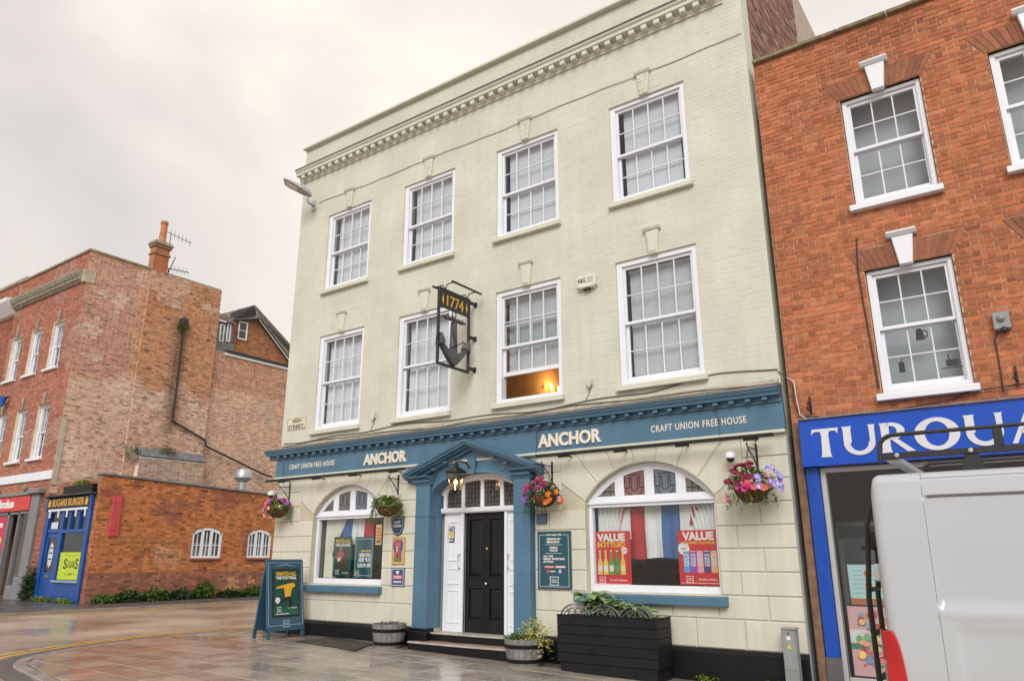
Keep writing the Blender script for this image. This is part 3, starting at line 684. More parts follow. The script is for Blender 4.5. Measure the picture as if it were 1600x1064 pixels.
# white door frame, side panels, fanlight
yd = .22
b = MB(); ar3 = [(DX+(hw-.03)*math.sin(t), cz+.30*math.cos(t)) for t in np.linspace(-math.pi/2, math.pi/2, 25)]; ar4 = [(DX+(hw-.11)*math.sin(t), cz+.23*math.cos(t)) for t in np.linspace(-math.pi/2, math.pi/2, 25)]
b.strip([(x, z) for x, z in ar], ar4, yd-.02, yd+.06)
b.box(DC0+.05, DX-hw+.11, yd-.02, yd+.06, 2.3, cz); b.box(DX+hw-.11, DC1-.05, yd-.02, yd+.06, 2.3, cz)
fan = obj('fanlight', b, WHITE, pub); fan['label'] = 'white arched fanlight with four leaded panes over the pub door'
obj('transom', MB().prism([(yd+.06, 2.215), (yd-.03, 2.215), (yd-.05, 2.235), (yd-.06, 2.29), (yd-.05, 2.305), (yd+.06, 2.31)], DC0+.02, DC1-.02, 'x'), WHITE, fan)
fx0, fx1 = DX-hw+.11, DX+hw-.11
def fz(x): return cz+.23*math.sqrt(max(0, 1-((x-DX)/(hw-.11))**2))
cuts = [fx0, DX-.42, DX, DX+.42, fx1]
for x in cuts[1:-1]: obj('mullion', MB().box(x-.035, x+.035, yd-.01, yd+.05, 2.31, fz(x)+.01), WHITE, fan, bev=.004)
DGL = glass('dark leaded glass', (.30, .29, .27), wob=.6, rough=.1, milky=.35, mcol=(.2, .185, .17))
for i in range(4):
    p, q = cuts[i]+(.035 if i else 0), cuts[i+1]-(.035 if i < 3 else 0); xi = np.linspace(p, q, 10)
    obj('leaded_pane', MB().prism([(p, 2.31), (q, 2.31)]+[(x, max(2.32, fz(x))) for x in reversed(xi)], yd+.02, yd+.026, 'y'), DGL, fan)
    lb = MB()
    for t in (.2, .4, .6, .8): x = p+(q-p)*t; lb.tube([(x, yd+.015, 2.31), (x, yd+.015, fz(x))], .004, 4)
    for z in (2.39, 2.47, 2.55, 2.63, 2.71):
        xa = [x for x in xi if fz(x) > z]
        if len(xa) > 1: lb.tube([(xa[0], yd+.015, z), (xa[-1], yd+.015, z)], .004, 4)
    xm = (p+q)/2; zm_ = 2.31+(fz(xm)-2.31)*.45
    lb.tube([(xm+.07*math.cos(t), yd+.014, zm_+.09*math.sin(t)) for t in np.linspace(0, 2*math.pi, 17)], .005, 4); obj('leading', lb, BLACKM, fan)
door_l, door_r = DX-.395, DX+.475; zs0, zs1 = .285, 2.21
for s, (p, q) in ((-1, (DC0+.05, door_l)), (1, (door_r, DC1-.05))):
    pn = obj('side_panel', MB().box(p, q, yd+.02, yd+.07, zs0, 2.215), WHITE, pub); w_ = q-p
    for z0, z1 in ((.42, .95), (1.04, 1.3), (1.42, 2.08)):
        fr = MB(); a0, a1 = p+w_*.22, q-w_*.22
        for u0, u1, v0, v1 in ((a0, a1, z0, z0+.02), (a0, a1, z1-.02, z1), (a0, a0+.02, z0+.02, z1-.02), (a1-.02, a1, z0+.02, z1-.02)): fr.box(u0, u1, yd+.008, yd+.02, v0, v1)
        obj('moulding', fr, WHITE, pn)
    obj('door_post', MB().box(q-.055 if s < 0 else p, q if s < 0 else p+.055, yd-.015, yd+.05, zs0, 2.215), WHITE, pn, bev=.004)
    BRASS = mat('brass', (.55, .38, .13), .35, metal=.9)
    xh = q-.085 if s < 0 else p+.085
    obj('pull_handle', MB().tube([(xh, yd+.02, 1.30), (xh, yd-.04, 1.31), (xh, yd-.045, 1.40), (xh, yd-.04, 1.52), (xh, yd+.02, 1.53)], .009, 6), BRASS, pn)
BLACKD = mat('black door paint', (.009, .009, .0105), .38, spec=.28, var=.25, scale=3, bump=.12, bscale=22)
for s, (p, q) in ((-1, (door_l+.003, DX+.038)), (1, (DX+.042, door_r-.003))):
    b = MB(); st, y0, y1 = .085, yd+.05, yd+.095
    b.box(p, p+st, y0, y1, zs0, zs1); b.box(q-st, q, y0, y1, zs0, zs1)
    for z0, z1 in ((zs0, .50), (.98, 1.18), (2.10, zs1)): b.box(p+st, q-st, y0+.001, y1-.001, z0, z1)
    lf = obj('door_leaf', b, BLACKD, pub, bev=.004)
    for z0, z1 in ((.50, .98), (1.18, 2.10)): obj('panel', MB().prism([(p+st+.0, z0), (q-st, z0), (q-st, z1), (p+st, z1)], y0+.004, y0+.035, 'y', .05, .02), BLACKD, lf)
    if s > 0:
        obj('door_knob', MB().ball((p+.045, y0-.035, 1.06), .028, 12, 8).tube([(p+.045, y0+.0, 1.06), (p+.045, y0-.03, 1.06)], .012, 8), mat('polished steel', (.7, .66, .55), .2, metal=1), lf, smooth=True)
        obj('lock', MB().lathe([(.022, 0), (.022, .012), (.014, .016)], (0, 0, 0), 14), BRASS, lf).matrix_local = Matrix.Translation(Vector((p+.03, y0-.001, 1.62))-WLOC[lf.name]) @ Matrix.Rotation(math.pi/2, 4, 'X')
# steps
STEPM = mat('worn red step', (.34, .135, .10), .45, var=.2, scale=4, bump=.2, bscale=50, col2=(.36, .30, .25)); NOSE = mat('worn white nosing', (.42, .39, .36), .5, var=.2, scale=6)
def bow(x0, x1, y0, y1, bulge, n=14): return [(x0, y1), (x1, y1)]+[(x0+(x1-x0)*t, y0-bulge*(1-(2*t-1)**2)) for t in np.linspace(1, 0, n)]
st = obj('door_step', MB().prism(bow(DC0+.0, DC1-.0, -.04, .27, .02), .16, .26, 'z'), BLACK, pub, bev=.006); obj('nosing', MB().prism(bow(DC0+.0, DC1-.0, -.065, .30, .02), .261, .283, 'z'), NOSE, st, bev=.006)
st = obj('lower_step', MB().prism(bow(-9.0, -6.95, -.36, -.0, .03), g(-8)-.1, .135, 'z'), BLACK, pub, bev=.006); obj('tread', MB().prism(bow(-8.99, -6.96, -.34, -.0, .03), .136, .155, 'z'), STEPM, st, bev=.006)
obj('nosing', MB().strip([(x, y) for x, y in bow(-9.0, -6.95, -.375, 0, .03)[2:]], [(x, y+.06) for x, y in bow(-9.0, -6.95, -.375, 0, .03)[2:]], .137, .162, 'z'), NOSE, st)
obj('riser', MB().box(DC0, DC1, -.03, .02, .1, .17), BLACK, st)
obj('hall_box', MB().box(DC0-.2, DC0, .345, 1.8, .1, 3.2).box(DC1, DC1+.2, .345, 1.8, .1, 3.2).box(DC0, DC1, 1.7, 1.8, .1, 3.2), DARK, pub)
# ------------------------------------------------------------------ inside the windows
def wavy(x0, x1, y, z0, z1, amp=.02, per=.09, nx=90, nz=6, sag=None, ph=0.0):
    def fn(u, v):
        x = x0+(x1-x0)*u; z = z0+(z1-z0)*v; return (x, y+amp*math.sin(2*math.pi*(x/per)+ph+.6*math.sin(x*9))+amp*.4*math.sin(x*31+z), z)
    return MB().grid(fn, nx, nz)
ORD = ['leftmost', 'second', 'third', 'rightmost']
for i, c in enumerate(WC):
    b = MB(); b.grid(lambda u, v: (c-.5+1.0*u, .20+.006*math.sin(v*2.4+i), 7.17+1.63*v), 4, 10); b.tube([(c-.52, .21, 8.82), (c+.52, .21, 8.82)], .02, 8)
    o = obj('roller_blind', b, GREYB, None); tag(o, 'grey blind behind the %s top-floor window of the pub' % ('leftmost', 'second-from-left', 'third-from-left', 'rightmost')[i], 'blind', 'blinds in the pub windows')
SLAT = mat('white blind slats', (.66, .67, .70), .5, var=.04)
for i, lab, kind in ((0, 'white net curtain in the first-floor window above the street name plate', 'net'), (1, 'white net curtain in the first-floor window behind the hanging sign', 'net')):
    c = WC[i]; o = obj('net_curtain', wavy(c-.56, c+.56, .235, 4.10, 5.93, .018, .085, ph=i), NETC, None, smooth=True); tag(o, lab, 'curtain', 'net curtains in the pub windows')
for i, z0, lab in ((2, 4.62, 'venetian blind drawn half up over the open first-floor window'), (3, 4.12, 'venetian blind covering the rightmost first-floor window')):
    c = WC[i]; t = thing('venetian_blind', lab, 'blind', (c, .24, z0), 'blinds in the pub windows'); b = MB(); z = z0
    while z < 5.88:
        b.add([(c-.54, .228, z-.013), (c+.54, .228, z-.013), (c+.54, .236, z+.011), (c-.54, .236, z+.011), (c-.54, .2285, z-.0135), (c+.54, .2285, z-.0135), (c+.54, .2365, z+.0105), (c-.54, .2365, z+.0105)], [(0, 1, 2, 3), (7, 6, 5, 4), (0, 4, 5, 1), (3, 2, 6, 7)]); z += .026
    o = obj('slats', b, SLAT, t, recalc=False); o['kind'] = 'stuff'
    pbox('head_rail', SLAT, t, c-.55, c+.55, .21, .25, 5.88, 5.92); pbox('bottom_rail', SLAT, t, c-.54, c+.54, .215, .24, z0-.03, z0-.012)
    b = MB()
    for x in (c-.35, c+.35): b.tube([(x, .228, z0-.02), (x, .228, 5.89)], .003, 4)
    obj('cord', b, SLAT, t)
    o = obj('net_curtain', wavy(c-.57, c+.57, .275, z0+.1, 5.93, .012, .08, ph=i), NETC, None, smooth=True); tag(o, 'net curtain behind the venetian blind of the %s first-floor window' % ('open' if i == 2 else 'rightmost'), 'curtain', 'net curtains in the pub windows')
# warm wall light in the open room
BULB = mat('lit bulb', (1, .8, .5), .5, var=0, emit=(1, .62, .25), estr=20)
WX = -7.945; p = atx(867, 607, WX+.12); t = thing('wall_light', 'lit brass wall light with two candle bulbs inside the open window', 'lamp', (WX, p[1], p[2]-.15))
obj('back_plate', MB().box(WX-.01, WX+.03, p[1]-.04, p[1]+.04, p[2]-.15, p[2]+.05), BRASS, t)
for k in (-1, 1):
    y_ = p[1]+k*.15; obj('arm', MB().tube([(WX+.02, p[1], p[2]-.08), (WX+.12, y_, p[2]-.1), (WX+.12, y_, p[2]-.02)], .008, 6), BRASS, t); obj('bulb', MB().ball((WX+.12, y_, p[2]+.03), .03, 10, 8, 1.6), BULB, t, smooth=True)
ld = bpy.data.lights.new('wall_light_glow', 'POINT'); ld.energy = 13; ld.color = (1, .55, .2); ld.shadow_soft_size = .06; lo = bpy.data.objects.new('wall_light_glow', ld); COL.objects.link(lo); lo.parent = t; lo.location = Vector((WX+.3, p[1], p[2]+.05))-WLOC[t.name]
# ------------------------------------------------------------------ lantern over the door
IRON = mat('black iron', (.015, .015, .017), .4, var=.2); LGLASS = glass('lantern glass', (.95, .9, .82))
lx, ly = -8.03, -.38; zt, zb = 2.84, 2.54
t = thing('door_lantern', 'black lit lantern hanging in front of the blue pediment', 'lamp', (lx, ly, zb-.06))
def frus(mb, z0, w0, z1, w1):
    for sx_, sy_ in ((-1, -1), (1, -1), (1, 1), (-1, 1)): mb.tube([(lx+sx_*w0, ly+sy_*w0, z0), (lx+sx_*w1, ly+sy_*w1, z1)], .008, 4)
    for z, w_ in ((z0, w0), (z1, w1)):
        pts = [(lx-w_, ly-w_, z), (lx+w_, ly-w_, z), (lx+w_, ly+w_, z), (lx-w_, ly+w_, z), (lx-w_, ly-w_, z)]
        for a_, b_ in zip(pts, pts[1:]): mb.tube([a_, b_], .009, 4)
b = MB(); frus(b, zb, .06, zt, .115); obj('frame', b, IRON, t)
for (ax, ay) in ((0, -1), (1, 0), (0, 1), (-1, 0)):
    tx_, ty_ = -ay, ax; q = []
    for z, w_ in ((zb, .058), (zt, .112)): q += [(lx+ax*w_-tx_*w_, ly+ay*w_-ty_*w_, z), (lx+ax*w_+tx_*w_, ly+ay*w_+ty_*w_, z)]
    obj('glass_pane', MB().add([q[0], q[1], q[3], q[2]]+[(a_-ax*.003, b_-ay*.003, c_) for a_, b_, c_ in (q[0], q[1], q[3], q[2])], [(0, 1, 2, 3), (7, 6, 5, 4), (0, 4, 5, 1), (1, 5, 6, 2), (2, 6, 7, 3), (3, 7, 4, 0)]), LGLASS, t)
b = MB(); b.add([(lx-.135, ly-.135, zt+.01), (lx+.135, ly-.135, zt+.01), (lx+.135, ly+.135, zt+.01), (lx-.135, ly+.135, zt+.01), (lx-.05, ly-.05, zt+.09), (lx+.05, ly-.05, zt+.09), (lx+.05, ly+.05, zt+.09), (lx-.05, ly+.05, zt+.09)], [(3, 2, 1, 0), (4, 5, 6, 7), (0, 1, 5, 4), (1, 2, 6, 5), (2, 3, 7, 6), (3, 0, 4, 7)])
obj('roof', b, IRON, t, bev=.004); obj('finial', MB().lathe([(.04, .09), (.045, .13), (.015, .15), (.02, .17), (.006, .21)], (lx, ly, zt), 10), IRON, t); obj('drop', MB().lathe([(.05, 0), (.03, -.03), (.012, -.04), (.016, -.055), (.004, -.07)], (lx, ly, zb), 10), IRON, t)
obj('bracket', MB().tube([(lx, ly, zt+.16), (lx+.02, ly+.06, zt+.20), (lx+.06, -.2, zt+.18), (lx+.08, -.12, zt+.10), (lx+.08, -.03, zt+.10)], .013, 6).box(lx+.04, lx+.12, -.10, -.03, zt+.02, zt+.18), IRON, t)
obj('bulb', MB().ball((lx, ly, 2.68), .03, 10, 8, 1.5).tube([(lx, ly, zb), (lx, ly, 2.64)], .012, 6), mat('lantern bulb', (1, .85, .6), .5, var=0, emit=(1, .72, .38), estr=5), t, smooth=True)
ld = bpy.data.lights.new('lantern_glow', 'POINT'); ld.energy = 1.2; ld.color = (1, .7, .4); ld.shadow_soft_size = .04; lo = bpy.data.objects.new('lantern_glow', ld); COL.objects.link(lo); lo.parent = t; lo.location = Vector((lx, ly, 2.74))-WLOC[t.name]
# ------------------------------------------------------------------ hanging sign with anchor
SX = -7.96; y0s, y1s, z0s, z1s = -1.03, -.17, 4.57, 5.95
t = thing('hanging_sign', 'black iron hanging sign with an anchor and gold 1774', 'sign', (SX, -.6, 4.57))
b = MB()
for a_ in ((y0s, z0s, y0s+.045, z1s), (y1s-.045, z0s, y1s, z1s)): b.box(SX-.02, SX+.02, a_[0], a_[2], a_[1], a_[3])
b.box(SX-.0195, SX+.0195, y0s+.045, y1s-.045, z0s, z0s+.045); b.box(SX-.0195, SX+.0195, y0s+.045, y1s-.045, z1s-.04, z1s); obj('frame', b, IRON, t, bev=.004)
bd = obj('date_board', MB().box(SX-.017, SX+.017, y0s+.045, y1s-.045, 5.60, z1s-.04), mat('black board', (.02, .025, .022), .5), t)
GOLD = mat('gold leaf', (.75, .42, .07), .35, var=.1, metal=.3)
obj('lettering', text_mb(MB(), '1774', (SX+.0175, y0s+.21, 5.645), (0, 1, 0), (0, 0, 1), .45, .2, .012, .005), GOLD, bd)
for yy in (y0s+.11, y1s-.11): obj('ornament', MB().prism([(yy, 5.64), (yy+.025, 5.74), (yy, 5.84), (yy-.025, 5.74)], SX+.0175, SX+.021, 'x'), GOLD, bd)
for z in (5.89, 5.24, 4.67):
    obj('wall_bracket', MB().box(SX-.015, SX+.015, -.18, .004, z-.03, z+.03).box(SX-.035, SX+.035, -.012, .004, z-.05, z+.05), IRON, t, bev=.003)
for (yy, zz, dx) in ((-.95, 6.0, .16), (-.95, 6.0, -.22)): pass
for sx_ in (1, -1):
    xx = SX+sx_*.22; obj('lamp_tube', MB().tube([(xx, -.93, 6.02), (xx, -.12, 6.02)], .02, 8), IRON, t, smooth=True)
    for yy in (-.85, -.25): obj('lamp_arm', MB().tube([(SX, yy, 5.94), (SX+sx_*.05, yy, 6.03), (xx, yy, 6.03)], .01, 6), IRON, t)
# anchor, standing in the frame (profile in y,z)
ay = (y0s+y1s)/2; AN = mat('grey painted iron', (.075, .08, .085), .5, var=.25, scale=6, bump=.2, bscale=30)
an = obj('anchor', MB().prism([(ay-.045, 5.42), (ay+.045, 5.42), (ay+.085, 4.72), (ay-.085, 4.72)], SX-.05, SX+.05, 'x'), AN, t, bev=.02)
b = MB(); L_ = []; R_ = []
for tt in np.linspace(-1, 1, 17):
    yy = ay+tt*.37; zc = 4.61+.36*abs(tt)**1.2; L_.append((yy, zc)); R_.append((yy, zc+.19-.13*abs(tt)))
b.strip(L_, R_, SX-.045, SX+.045, 'x'); obj('arms', b, AN, an)
for s_ in (-1, 1): obj('fluke', MB().prism([(ay+s_*.27, 4.98), (ay+s_*.40, 4.92), (ay+s_*.375, 5.14)], SX-.075, SX+.075, 'x'), AN, an, bev=.01)
b = MB()
for k in range(-5, 6):
    r_ = (.045, .028)[abs(k) % 2]; b.ball((SX, ay+k*.05, 5.45), r_, 10, 6)
b.tube([(SX, ay-.3, 5.45), (SX, ay+.3, 5.45)], .025, 8); obj('stock', b, AN, an, smooth=True)
obj('ring', MB().tube([(SX, ay+.055*math.sin(q_), 5.55+.06*math.cos(q_)) for q_ in np.linspace(0, 2*math.pi, 15)], .012, 6), IRON, an)
ch = MB()
for k in range(9):
    zz = 5.42-k*.045; yy = ay-.07-.05*math.sin(k*.5)
    ch.tube([(SX+.06+(.018*math.sin(q_) if k % 2 else 0), yy+(0 if k % 2 else .018*math.sin(q_)), zz+.03*math.cos(q_)) for q_ in np.linspace(0, 2*math.pi, 9)], .006, 4)
for k in range(7):
    tt = k/6; ch.ball((SX+.07, ay-.14+.32*tt, 4.90+.17*tt), .018, 6, 4)
obj('chain', ch, IRON, an)
# ------------------------------------------------------------------ street lamp on the wall, alarm box, plates, sensors
STEEL = mat('galvanised steel', (.42, .45, .47), .45, metal=.5, var=.1)
e = at(491, 322, 0); t = thing('street_lamp', 'grey LED street lamp on a bracket at the top corner of the pub', 'street lamp', (e[0], 0, e[2]))
ex, ez = e[0], e[2]; tip = at(444, 283, -.75); el = at(481, 313, -.35)
obj('wall_bracket', MB().box(ex-.05, ex+.05, -.03, .003, ez-.14, ez+.12).tube([(ex, -.02, ez), (el[0], -.33, el[2]-.05), (el[0], -.36, el[2]+.02), (el[0], -.36, el[2]+.15)], .032, 8), STEEL, t, smooth=True)
hd = Vector((tip[0]-el[0], tip[1]+.36, tip[2]-el[2]-.15)); hl = hd.length; hd.normalize(); sd2 = hd.cross(Vector((0, 0, 1))).normalized(); up2 = sd2.cross(hd)
o0 = Vector((el[0], -.36, el[2]+.15))-hd*.08
def hp(a_, s2, u_): return tuple(o0+hd*a_+sd2*s2+up2*u_)
b = MB(); secs = [(0, .06, .06), (.08, .12, .085), (.22, .18, .09), (hl*.95, .20, .055), (hl+.08, .17, .03)]
for i, (a_, wd_, h_) in enumerate(secs): b.add([hp(a_, -wd_, -.02), hp(a_, wd_, -.02), hp(a_, wd_*.8, h_-.02), hp(a_, -wd_*.8, h_-.02)], [])
for i in range(len(secs)-1):
    for k in range(4): b.f.append((i*4+k, i*4+(k+1) % 4, (i+1)*4+(k+1) % 4, (i+1)*4+k)); b.mi.append(0)
b.f += [(0, 1, 2, 3), (19, 18, 17, 16)]; b.mi += [0, 0]
obj('lamp_head', b, STEEL, t, bev=.01); obj('lens', MB().add([hp(.35, -.1, -.026), hp(hl, -.1, -.026), hp(hl, .1, -.026), hp(.35, .1, -.026), hp(.35, -.1, -.018), hp(hl, -.1, -.018), hp(hl, .1, -.018), hp(.35, .1, -.018)], [(0, 1, 2, 3), (7, 6, 5, 4), (0, 4, 5, 1), (1, 5, 6, 2), (2, 6, 7, 3), (3, 7, 4, 0)]), mat('lamp lens', (.75, .72, .62), .25), t)
OFFW = mat('off-white plastic', (.68, .66, .58), .4, var=.05); INK = mat('black print', (.03, .03, .03), .6)
t = thing('alarm_box', 'cream alarm box with black lettering between the first-floor windows', 'alarm box', (-5.6, -.05, 5.68))
obj('case', MB().prism([(-5.78, 5.72), (-5.72, 5.69), (-5.47, 5.69), (-5.42, 5.72), (-5.42, 5.91), (-5.78, 5.91)], -.10, .002, 'y', .015, .02), OFFW, t); obj('lettering', text_mb(MB(), 'A&G', (-5.75, -.101, 5.78), (1, 0, 0), (0, 0, 1), .15, .085, .02, .002), INK, t)
[obj('printed_line', MB().box(-5.58, -5.46, -.1025, -.1, 5.775+.035*q_, 5.79+.035*q_), mat('grey print', (.3, .3, .3), .6), t) for q_ in range(3)]; obj('strobe', MB().box(-5.66, -5.54, -.08, -.03, 5.66, 5.69), BLACKM, t)
t = thing('street_name_plate', 'cream street name plate reading HIGH STREET', 'street sign', (-12.76, -.01, 4.07))
obj('plate', MB().prism([(-13.06, 4.09), (-13.03, 4.07), (-12.47, 4.07), (-12.44, 4.09), (-12.44, 4.32), (-12.47, 4.34), (-13.03, 4.34), (-13.06, 4.32)], -.016, .004, 'y', .006, .004), mat('cream enamel', (.66, .60, .47), .4, var=.1, scale=6), t)
obj('lettering', text_mb(text_mb(MB(), 'HIGH', (-12.89, -.0162, 4.225), (1, 0, 0), (0, 0, 1), .29, .08, .025, .002), 'STREET.', (-13.01, -.0162, 4.10), (1, 0, 0), (0, 0, 1), .52, .08, .025, .002), INK, t)
b = MB()
for u0, u1, v0, v1 in ((-13.04, -12.46, 4.083, 4.090), (-13.04, -12.46, 4.322, 4.329), (-13.045, -13.037, 4.085, 4.327), (-12.463, -12.455, 4.085, 4.327)): b.box(u0, u1, -.0185, -.015, v0, v1)
obj('border', b, INK, t)
for (px_, py_, lab) in ((586, 650, 'small cream floodlight sensor left of the hanging sign'), (923, 598, 'small cream wall sensor right of the open window')):
    q = at(px_, py_, 0); t = thing('wall_sensor', lab, 'sensor', (q[0], -.05, q[2]-.09), 'cream wall sensors')
    obj('body', MB().box(q[0]-.045, q[0]+.045, -.09, .003, q[2]-.05, q[2]+.07), CREAM2, t, bev=.012); obj('eye', MB().ball((q[0], -.06, q[2]-.06), .035, 10, 6), CREAM2, t, smooth=True); obj('lead', MB().tube([(q[0], -.004, q[2]-.05), (q[0]-.03, -.006, q[2]-.17), (q[0]-.1, -.006, q[2]-.28)], .006, 5), CABM, t)
# wires sagging above the fascia
for k, (z, am, lab) in enumerate(((3.83, .05, 'upper grey wire running loosely above the pub fascia'), (3.76, .035, 'lower grey wire running loosely above the pub fascia'))):
    cable([(x, -.012, z+am*math.sin(x*1.15+k*2)*.6+am*.4*math.sin(x*3.1+k)+(.10 if k == 0 and x > -4.6 else 0)*min(1, (x+4.6))) for x in np.linspace(XL+.1, XR-.02, 70)], .009, CABM, label=lab)
for k, (pp_, lab) in enumerate((([(441, 697), (442, 720), (443, 758)], 'thin wire hanging down the left end of the fascia'), ([(838, 655), (838, 690), (837, 716)], 'thin wire hanging down the fascia beside the pediment'), ([(1104, 612), (1112, 630), (1122, 655), (1124, 680)], 'thin wire hanging down the right part of the fascia'))):
    cable([tuple(at(a_, c_, -.24 if i_ == 0 else -.072)) for i_, (a_, c_) in enumerate(pp_)], .006, CABM, label=lab)
obj('grime_strip', MB().prism([(.002, 3.728), (-.012, 3.728), (.002, 3.80)], XL+.02, XR-.02, 'x'), mat('dirty cream render', (.42, .38, .29), .8, var=.3, scale=6), pub)
# ------------------------------------------------------------------ flower baskets on brackets
FOL = mat('leaf green', (.085, .17, .03), .5, var=.45, scale=22, trans=.3); FOLL = mat('lime leaf', (.21, .29, .04), .5, var=.35, scale=22, trans=.3); FOLD = mat('dark leaf', (.035, .085, .025), .5, var=.4, scale=22, trans=.25)
COIR = mat('coir liner', (.17, .075, .03), .95, var=.35, scale=14, bump=.8, bscale=120)
def flower_mesh(name, m1, m2, r_=.032, pet=5):
    b = MB(); n = pet*4; vs = [(0, 0, -.006)]
    for k in range(n):
        t = 2*math.pi*k/n; rr = r_*(.72+.28*abs(math.cos(pet*t/2))); vs.append((rr*math.cos(t), rr*math.sin(t), .012+.003*math.sin(t*3)))
    b.add(vs, [(0, 1+k, 1+(k+1) % n) for k in range(n)]); b.m = 1; b.add([(0, 0, .001)]+[(r_*.33*math.cos(2*math.pi*k/8), r_*.33*math.sin(2*math.pi*k/8), .004) for k in range(8)], [(0, 1+k, 1+(k+1) % 8) for k in range(8)])
    return mesh_of(name, b, [m1, m2], recalc=False)
def fm(n_, c, c2=(.05, .02, .03)): return flower_mesh('flower', mat(n_+' petal', c, .5, var=.15, scale=30, trans=.2), mat(n_+' centre', c2, .6))
FW = {'burg': fm('burgundy', (.30, .022, .055), (.04, .005, .01)), 'pink': fm('hot pink', (.70, .05, .32), (.4, .02, .1)), 'pale': fm('pale pink', (.78, .38, .45), (.5, .1, .15)), 'lil': fm('lilac', (.42, .33, .80), (.75, .72, .8)), 'red': fm('red', (.75, .03, .03), (.3, .02, .02)), 'mag': fm('magenta', (.50, .03, .22), (.10, .01, .04)), 'org': fm('orange', (.85, .25, .04), (.5, .1, .02)), 'pur': fm('violet', (.36, .10, .55), (.15, .04, .2)), 'coral': fm('coral', (.85, .22, .16), (.6, .1, .05))}
def bracket(x, z, reach, label, drop=.0):
    t = thing('wall_bracket', label, 'bracket', (x, 0, z-.3), 'basket brackets on the pub front')
    obj('back_bar', MB().box(x-.012, x+.012, -.018, .004, z-.28, z+.08), IRON, t); obj('arm', MB().tube([(x, -.01, z), (x, -reach-.03, z)], .009, 6), IRON, t)
    obj('brace', MB().tube([(x, -.012, z-.24), (x, -reach*.5, z-.1), (x, -reach, z-.004)], .008, 6), IRON, t)
    obj('scroll', MB().tube([(x, -reach-.03+.03*math.sin(a_)*(1-a_/9), z+.03-.03*math.cos(a_)*(1-a_/9)) for a_ in np.linspace(0, 6.5, 14)], .007, 5), IRON, t)
    obj('hook', MB().tube([(x, -reach, z), (x, -reach, z-.03), (x+.012, -reach, z-.042)], .005, 5), IRON, t); return t
def basket(x, y, zc, R, label, hookz, spec, seed, trail=0, wire=True, foliage=(FOL,), nleaf=260, spread=1.2, hgt=.2):
    r = random.Random(seed); t = thing('hanging_basket', label, 'flower basket', (x, y, zc-R*.78), 'hanging baskets on the pub front')
    prof = [(R*.08, -R*.78), (R*.45, -R*.7), (R*.72, -R*.5), (R*.9, -R*.25), (R, 0), (R*.97, .01), (R*.85, -.02), (R*.1, -.02)]
    obj('liner', MB().lathe(prof, (x, y, zc), 28), COIR, t, smooth=True, angle=50)
    b = MB()
    for k in range(16):
        a_ = 2*math.pi*k/16; b.tube([(x+(rr+.004)*math.cos(a_), y+(rr+.004)*math.sin(a_), zc+zz) for rr, zz in prof[:5]], .003, 4)
    for rr, zz in ((R+.004, 0), (R*.76, -R*.46)): b.tube([(x+rr*math.cos(a_), y+rr*math.sin(a_), zc+zz) for a_ in np.linspace(0, 2*math.pi, 25)], .004, 4)
    obj('wire_frame', b, IRON, t)
    b = MB()
    for k in range(3):
        a_ = 2*math.pi*k/3+.5; b.tube([(x+R*math.cos(a_), y+R*math.sin(a_), zc), (x, y, hookz-.035)], .0035, 4)
    obj('chain', b, IRON, t)
    def surf(th, ph, k=1.0): return (x+R*spread*k*math.cos(th)*math.cos(ph), y+R*spread*k*.95*math.sin(th)*math.cos(ph), zc+.01+hgt*k*math.sin(ph))
    for fi, fmat in enumerate(foliage):
        b = MB()
        for _ in range(int(nleaf*1.6)//len(foliage)):
            th, ph = r.uniform(0, 6.283), r.uniform(-.12, 1.45); k = r.uniform(.55, 1.02); p_ = surf(th, ph, k); d_ = Vector((math.cos(th)+r.uniform(-.6, .6), math.sin(th)+r.uniform(-.6, .6), r.uniform(-.5, .9)))
            b.leaf(p_, d_, (r.uniform(-.4, .4), r.uniform(-.4, .4), 1), r.uniform(.04, .085), r.uniform(.025, .05))
        for _ in range(trail):
            th = r.uniform(0, 6.283); p0 = Vector(surf(th, -.2)); vv = Vector((math.cos(th)*.25, math.sin(th)*.25, -1)); ln = r.uniform(.08, .28)
            for q_ in range(int(ln/.022)): b.leaf(p0+vv*q_*.022+Vector((r.uniform(-.015, .015), r.uniform(-.015, .015), 0)), (r.uniform(-1, 1), r.uniform(-1, 1), -.4), (0, 0, 1), r.uniform(.03, .05), r.uniform(.018, .03))
        o = obj('foliage', b, fmat, t, recalc=False); o['kind'] = 'stuff'
    for key, n_, th0, th1, p0, p1, kk in spec:
        for _ in range(n_):
            th, ph = r.uniform(th0, th1), r.uniform(p0, p1); p_ = Vector(surf(th, ph, r.uniform(1.0, 1.1)*kk)); d_ = Vector((math.cos(th)*math.cos(ph), math.sin(th)*math.cos(ph), math.sin(ph)+.25))+Vector((r.uniform(-.4, .4), r.uniform(-.4, .4), r.uniform(-.3, .3)))+Vector((.3, -.5, 0))
            s_ = r.uniform(1.0, 1.5); inst('flower', FW[key], t, p_, (s_, s_, s_), d_.to_track_quat('Z', 'Y').to_euler())
    return t
PI = math.pi
brk = [(-12.80, 2.87, .27), (-9.71, 2.86, .24), (-6.36, 2.86, .28), (-3.11, 2.86, .36)]
for (x, z, rc), lab in zip(brk, ('black scroll bracket at the left end of the pub front', 'black scroll bracket holding the green trailing basket', 'black scroll bracket between the doorway and the right arched window', 'black bracket near the right end of the pub front')): bracket(x, z, rc, lab)
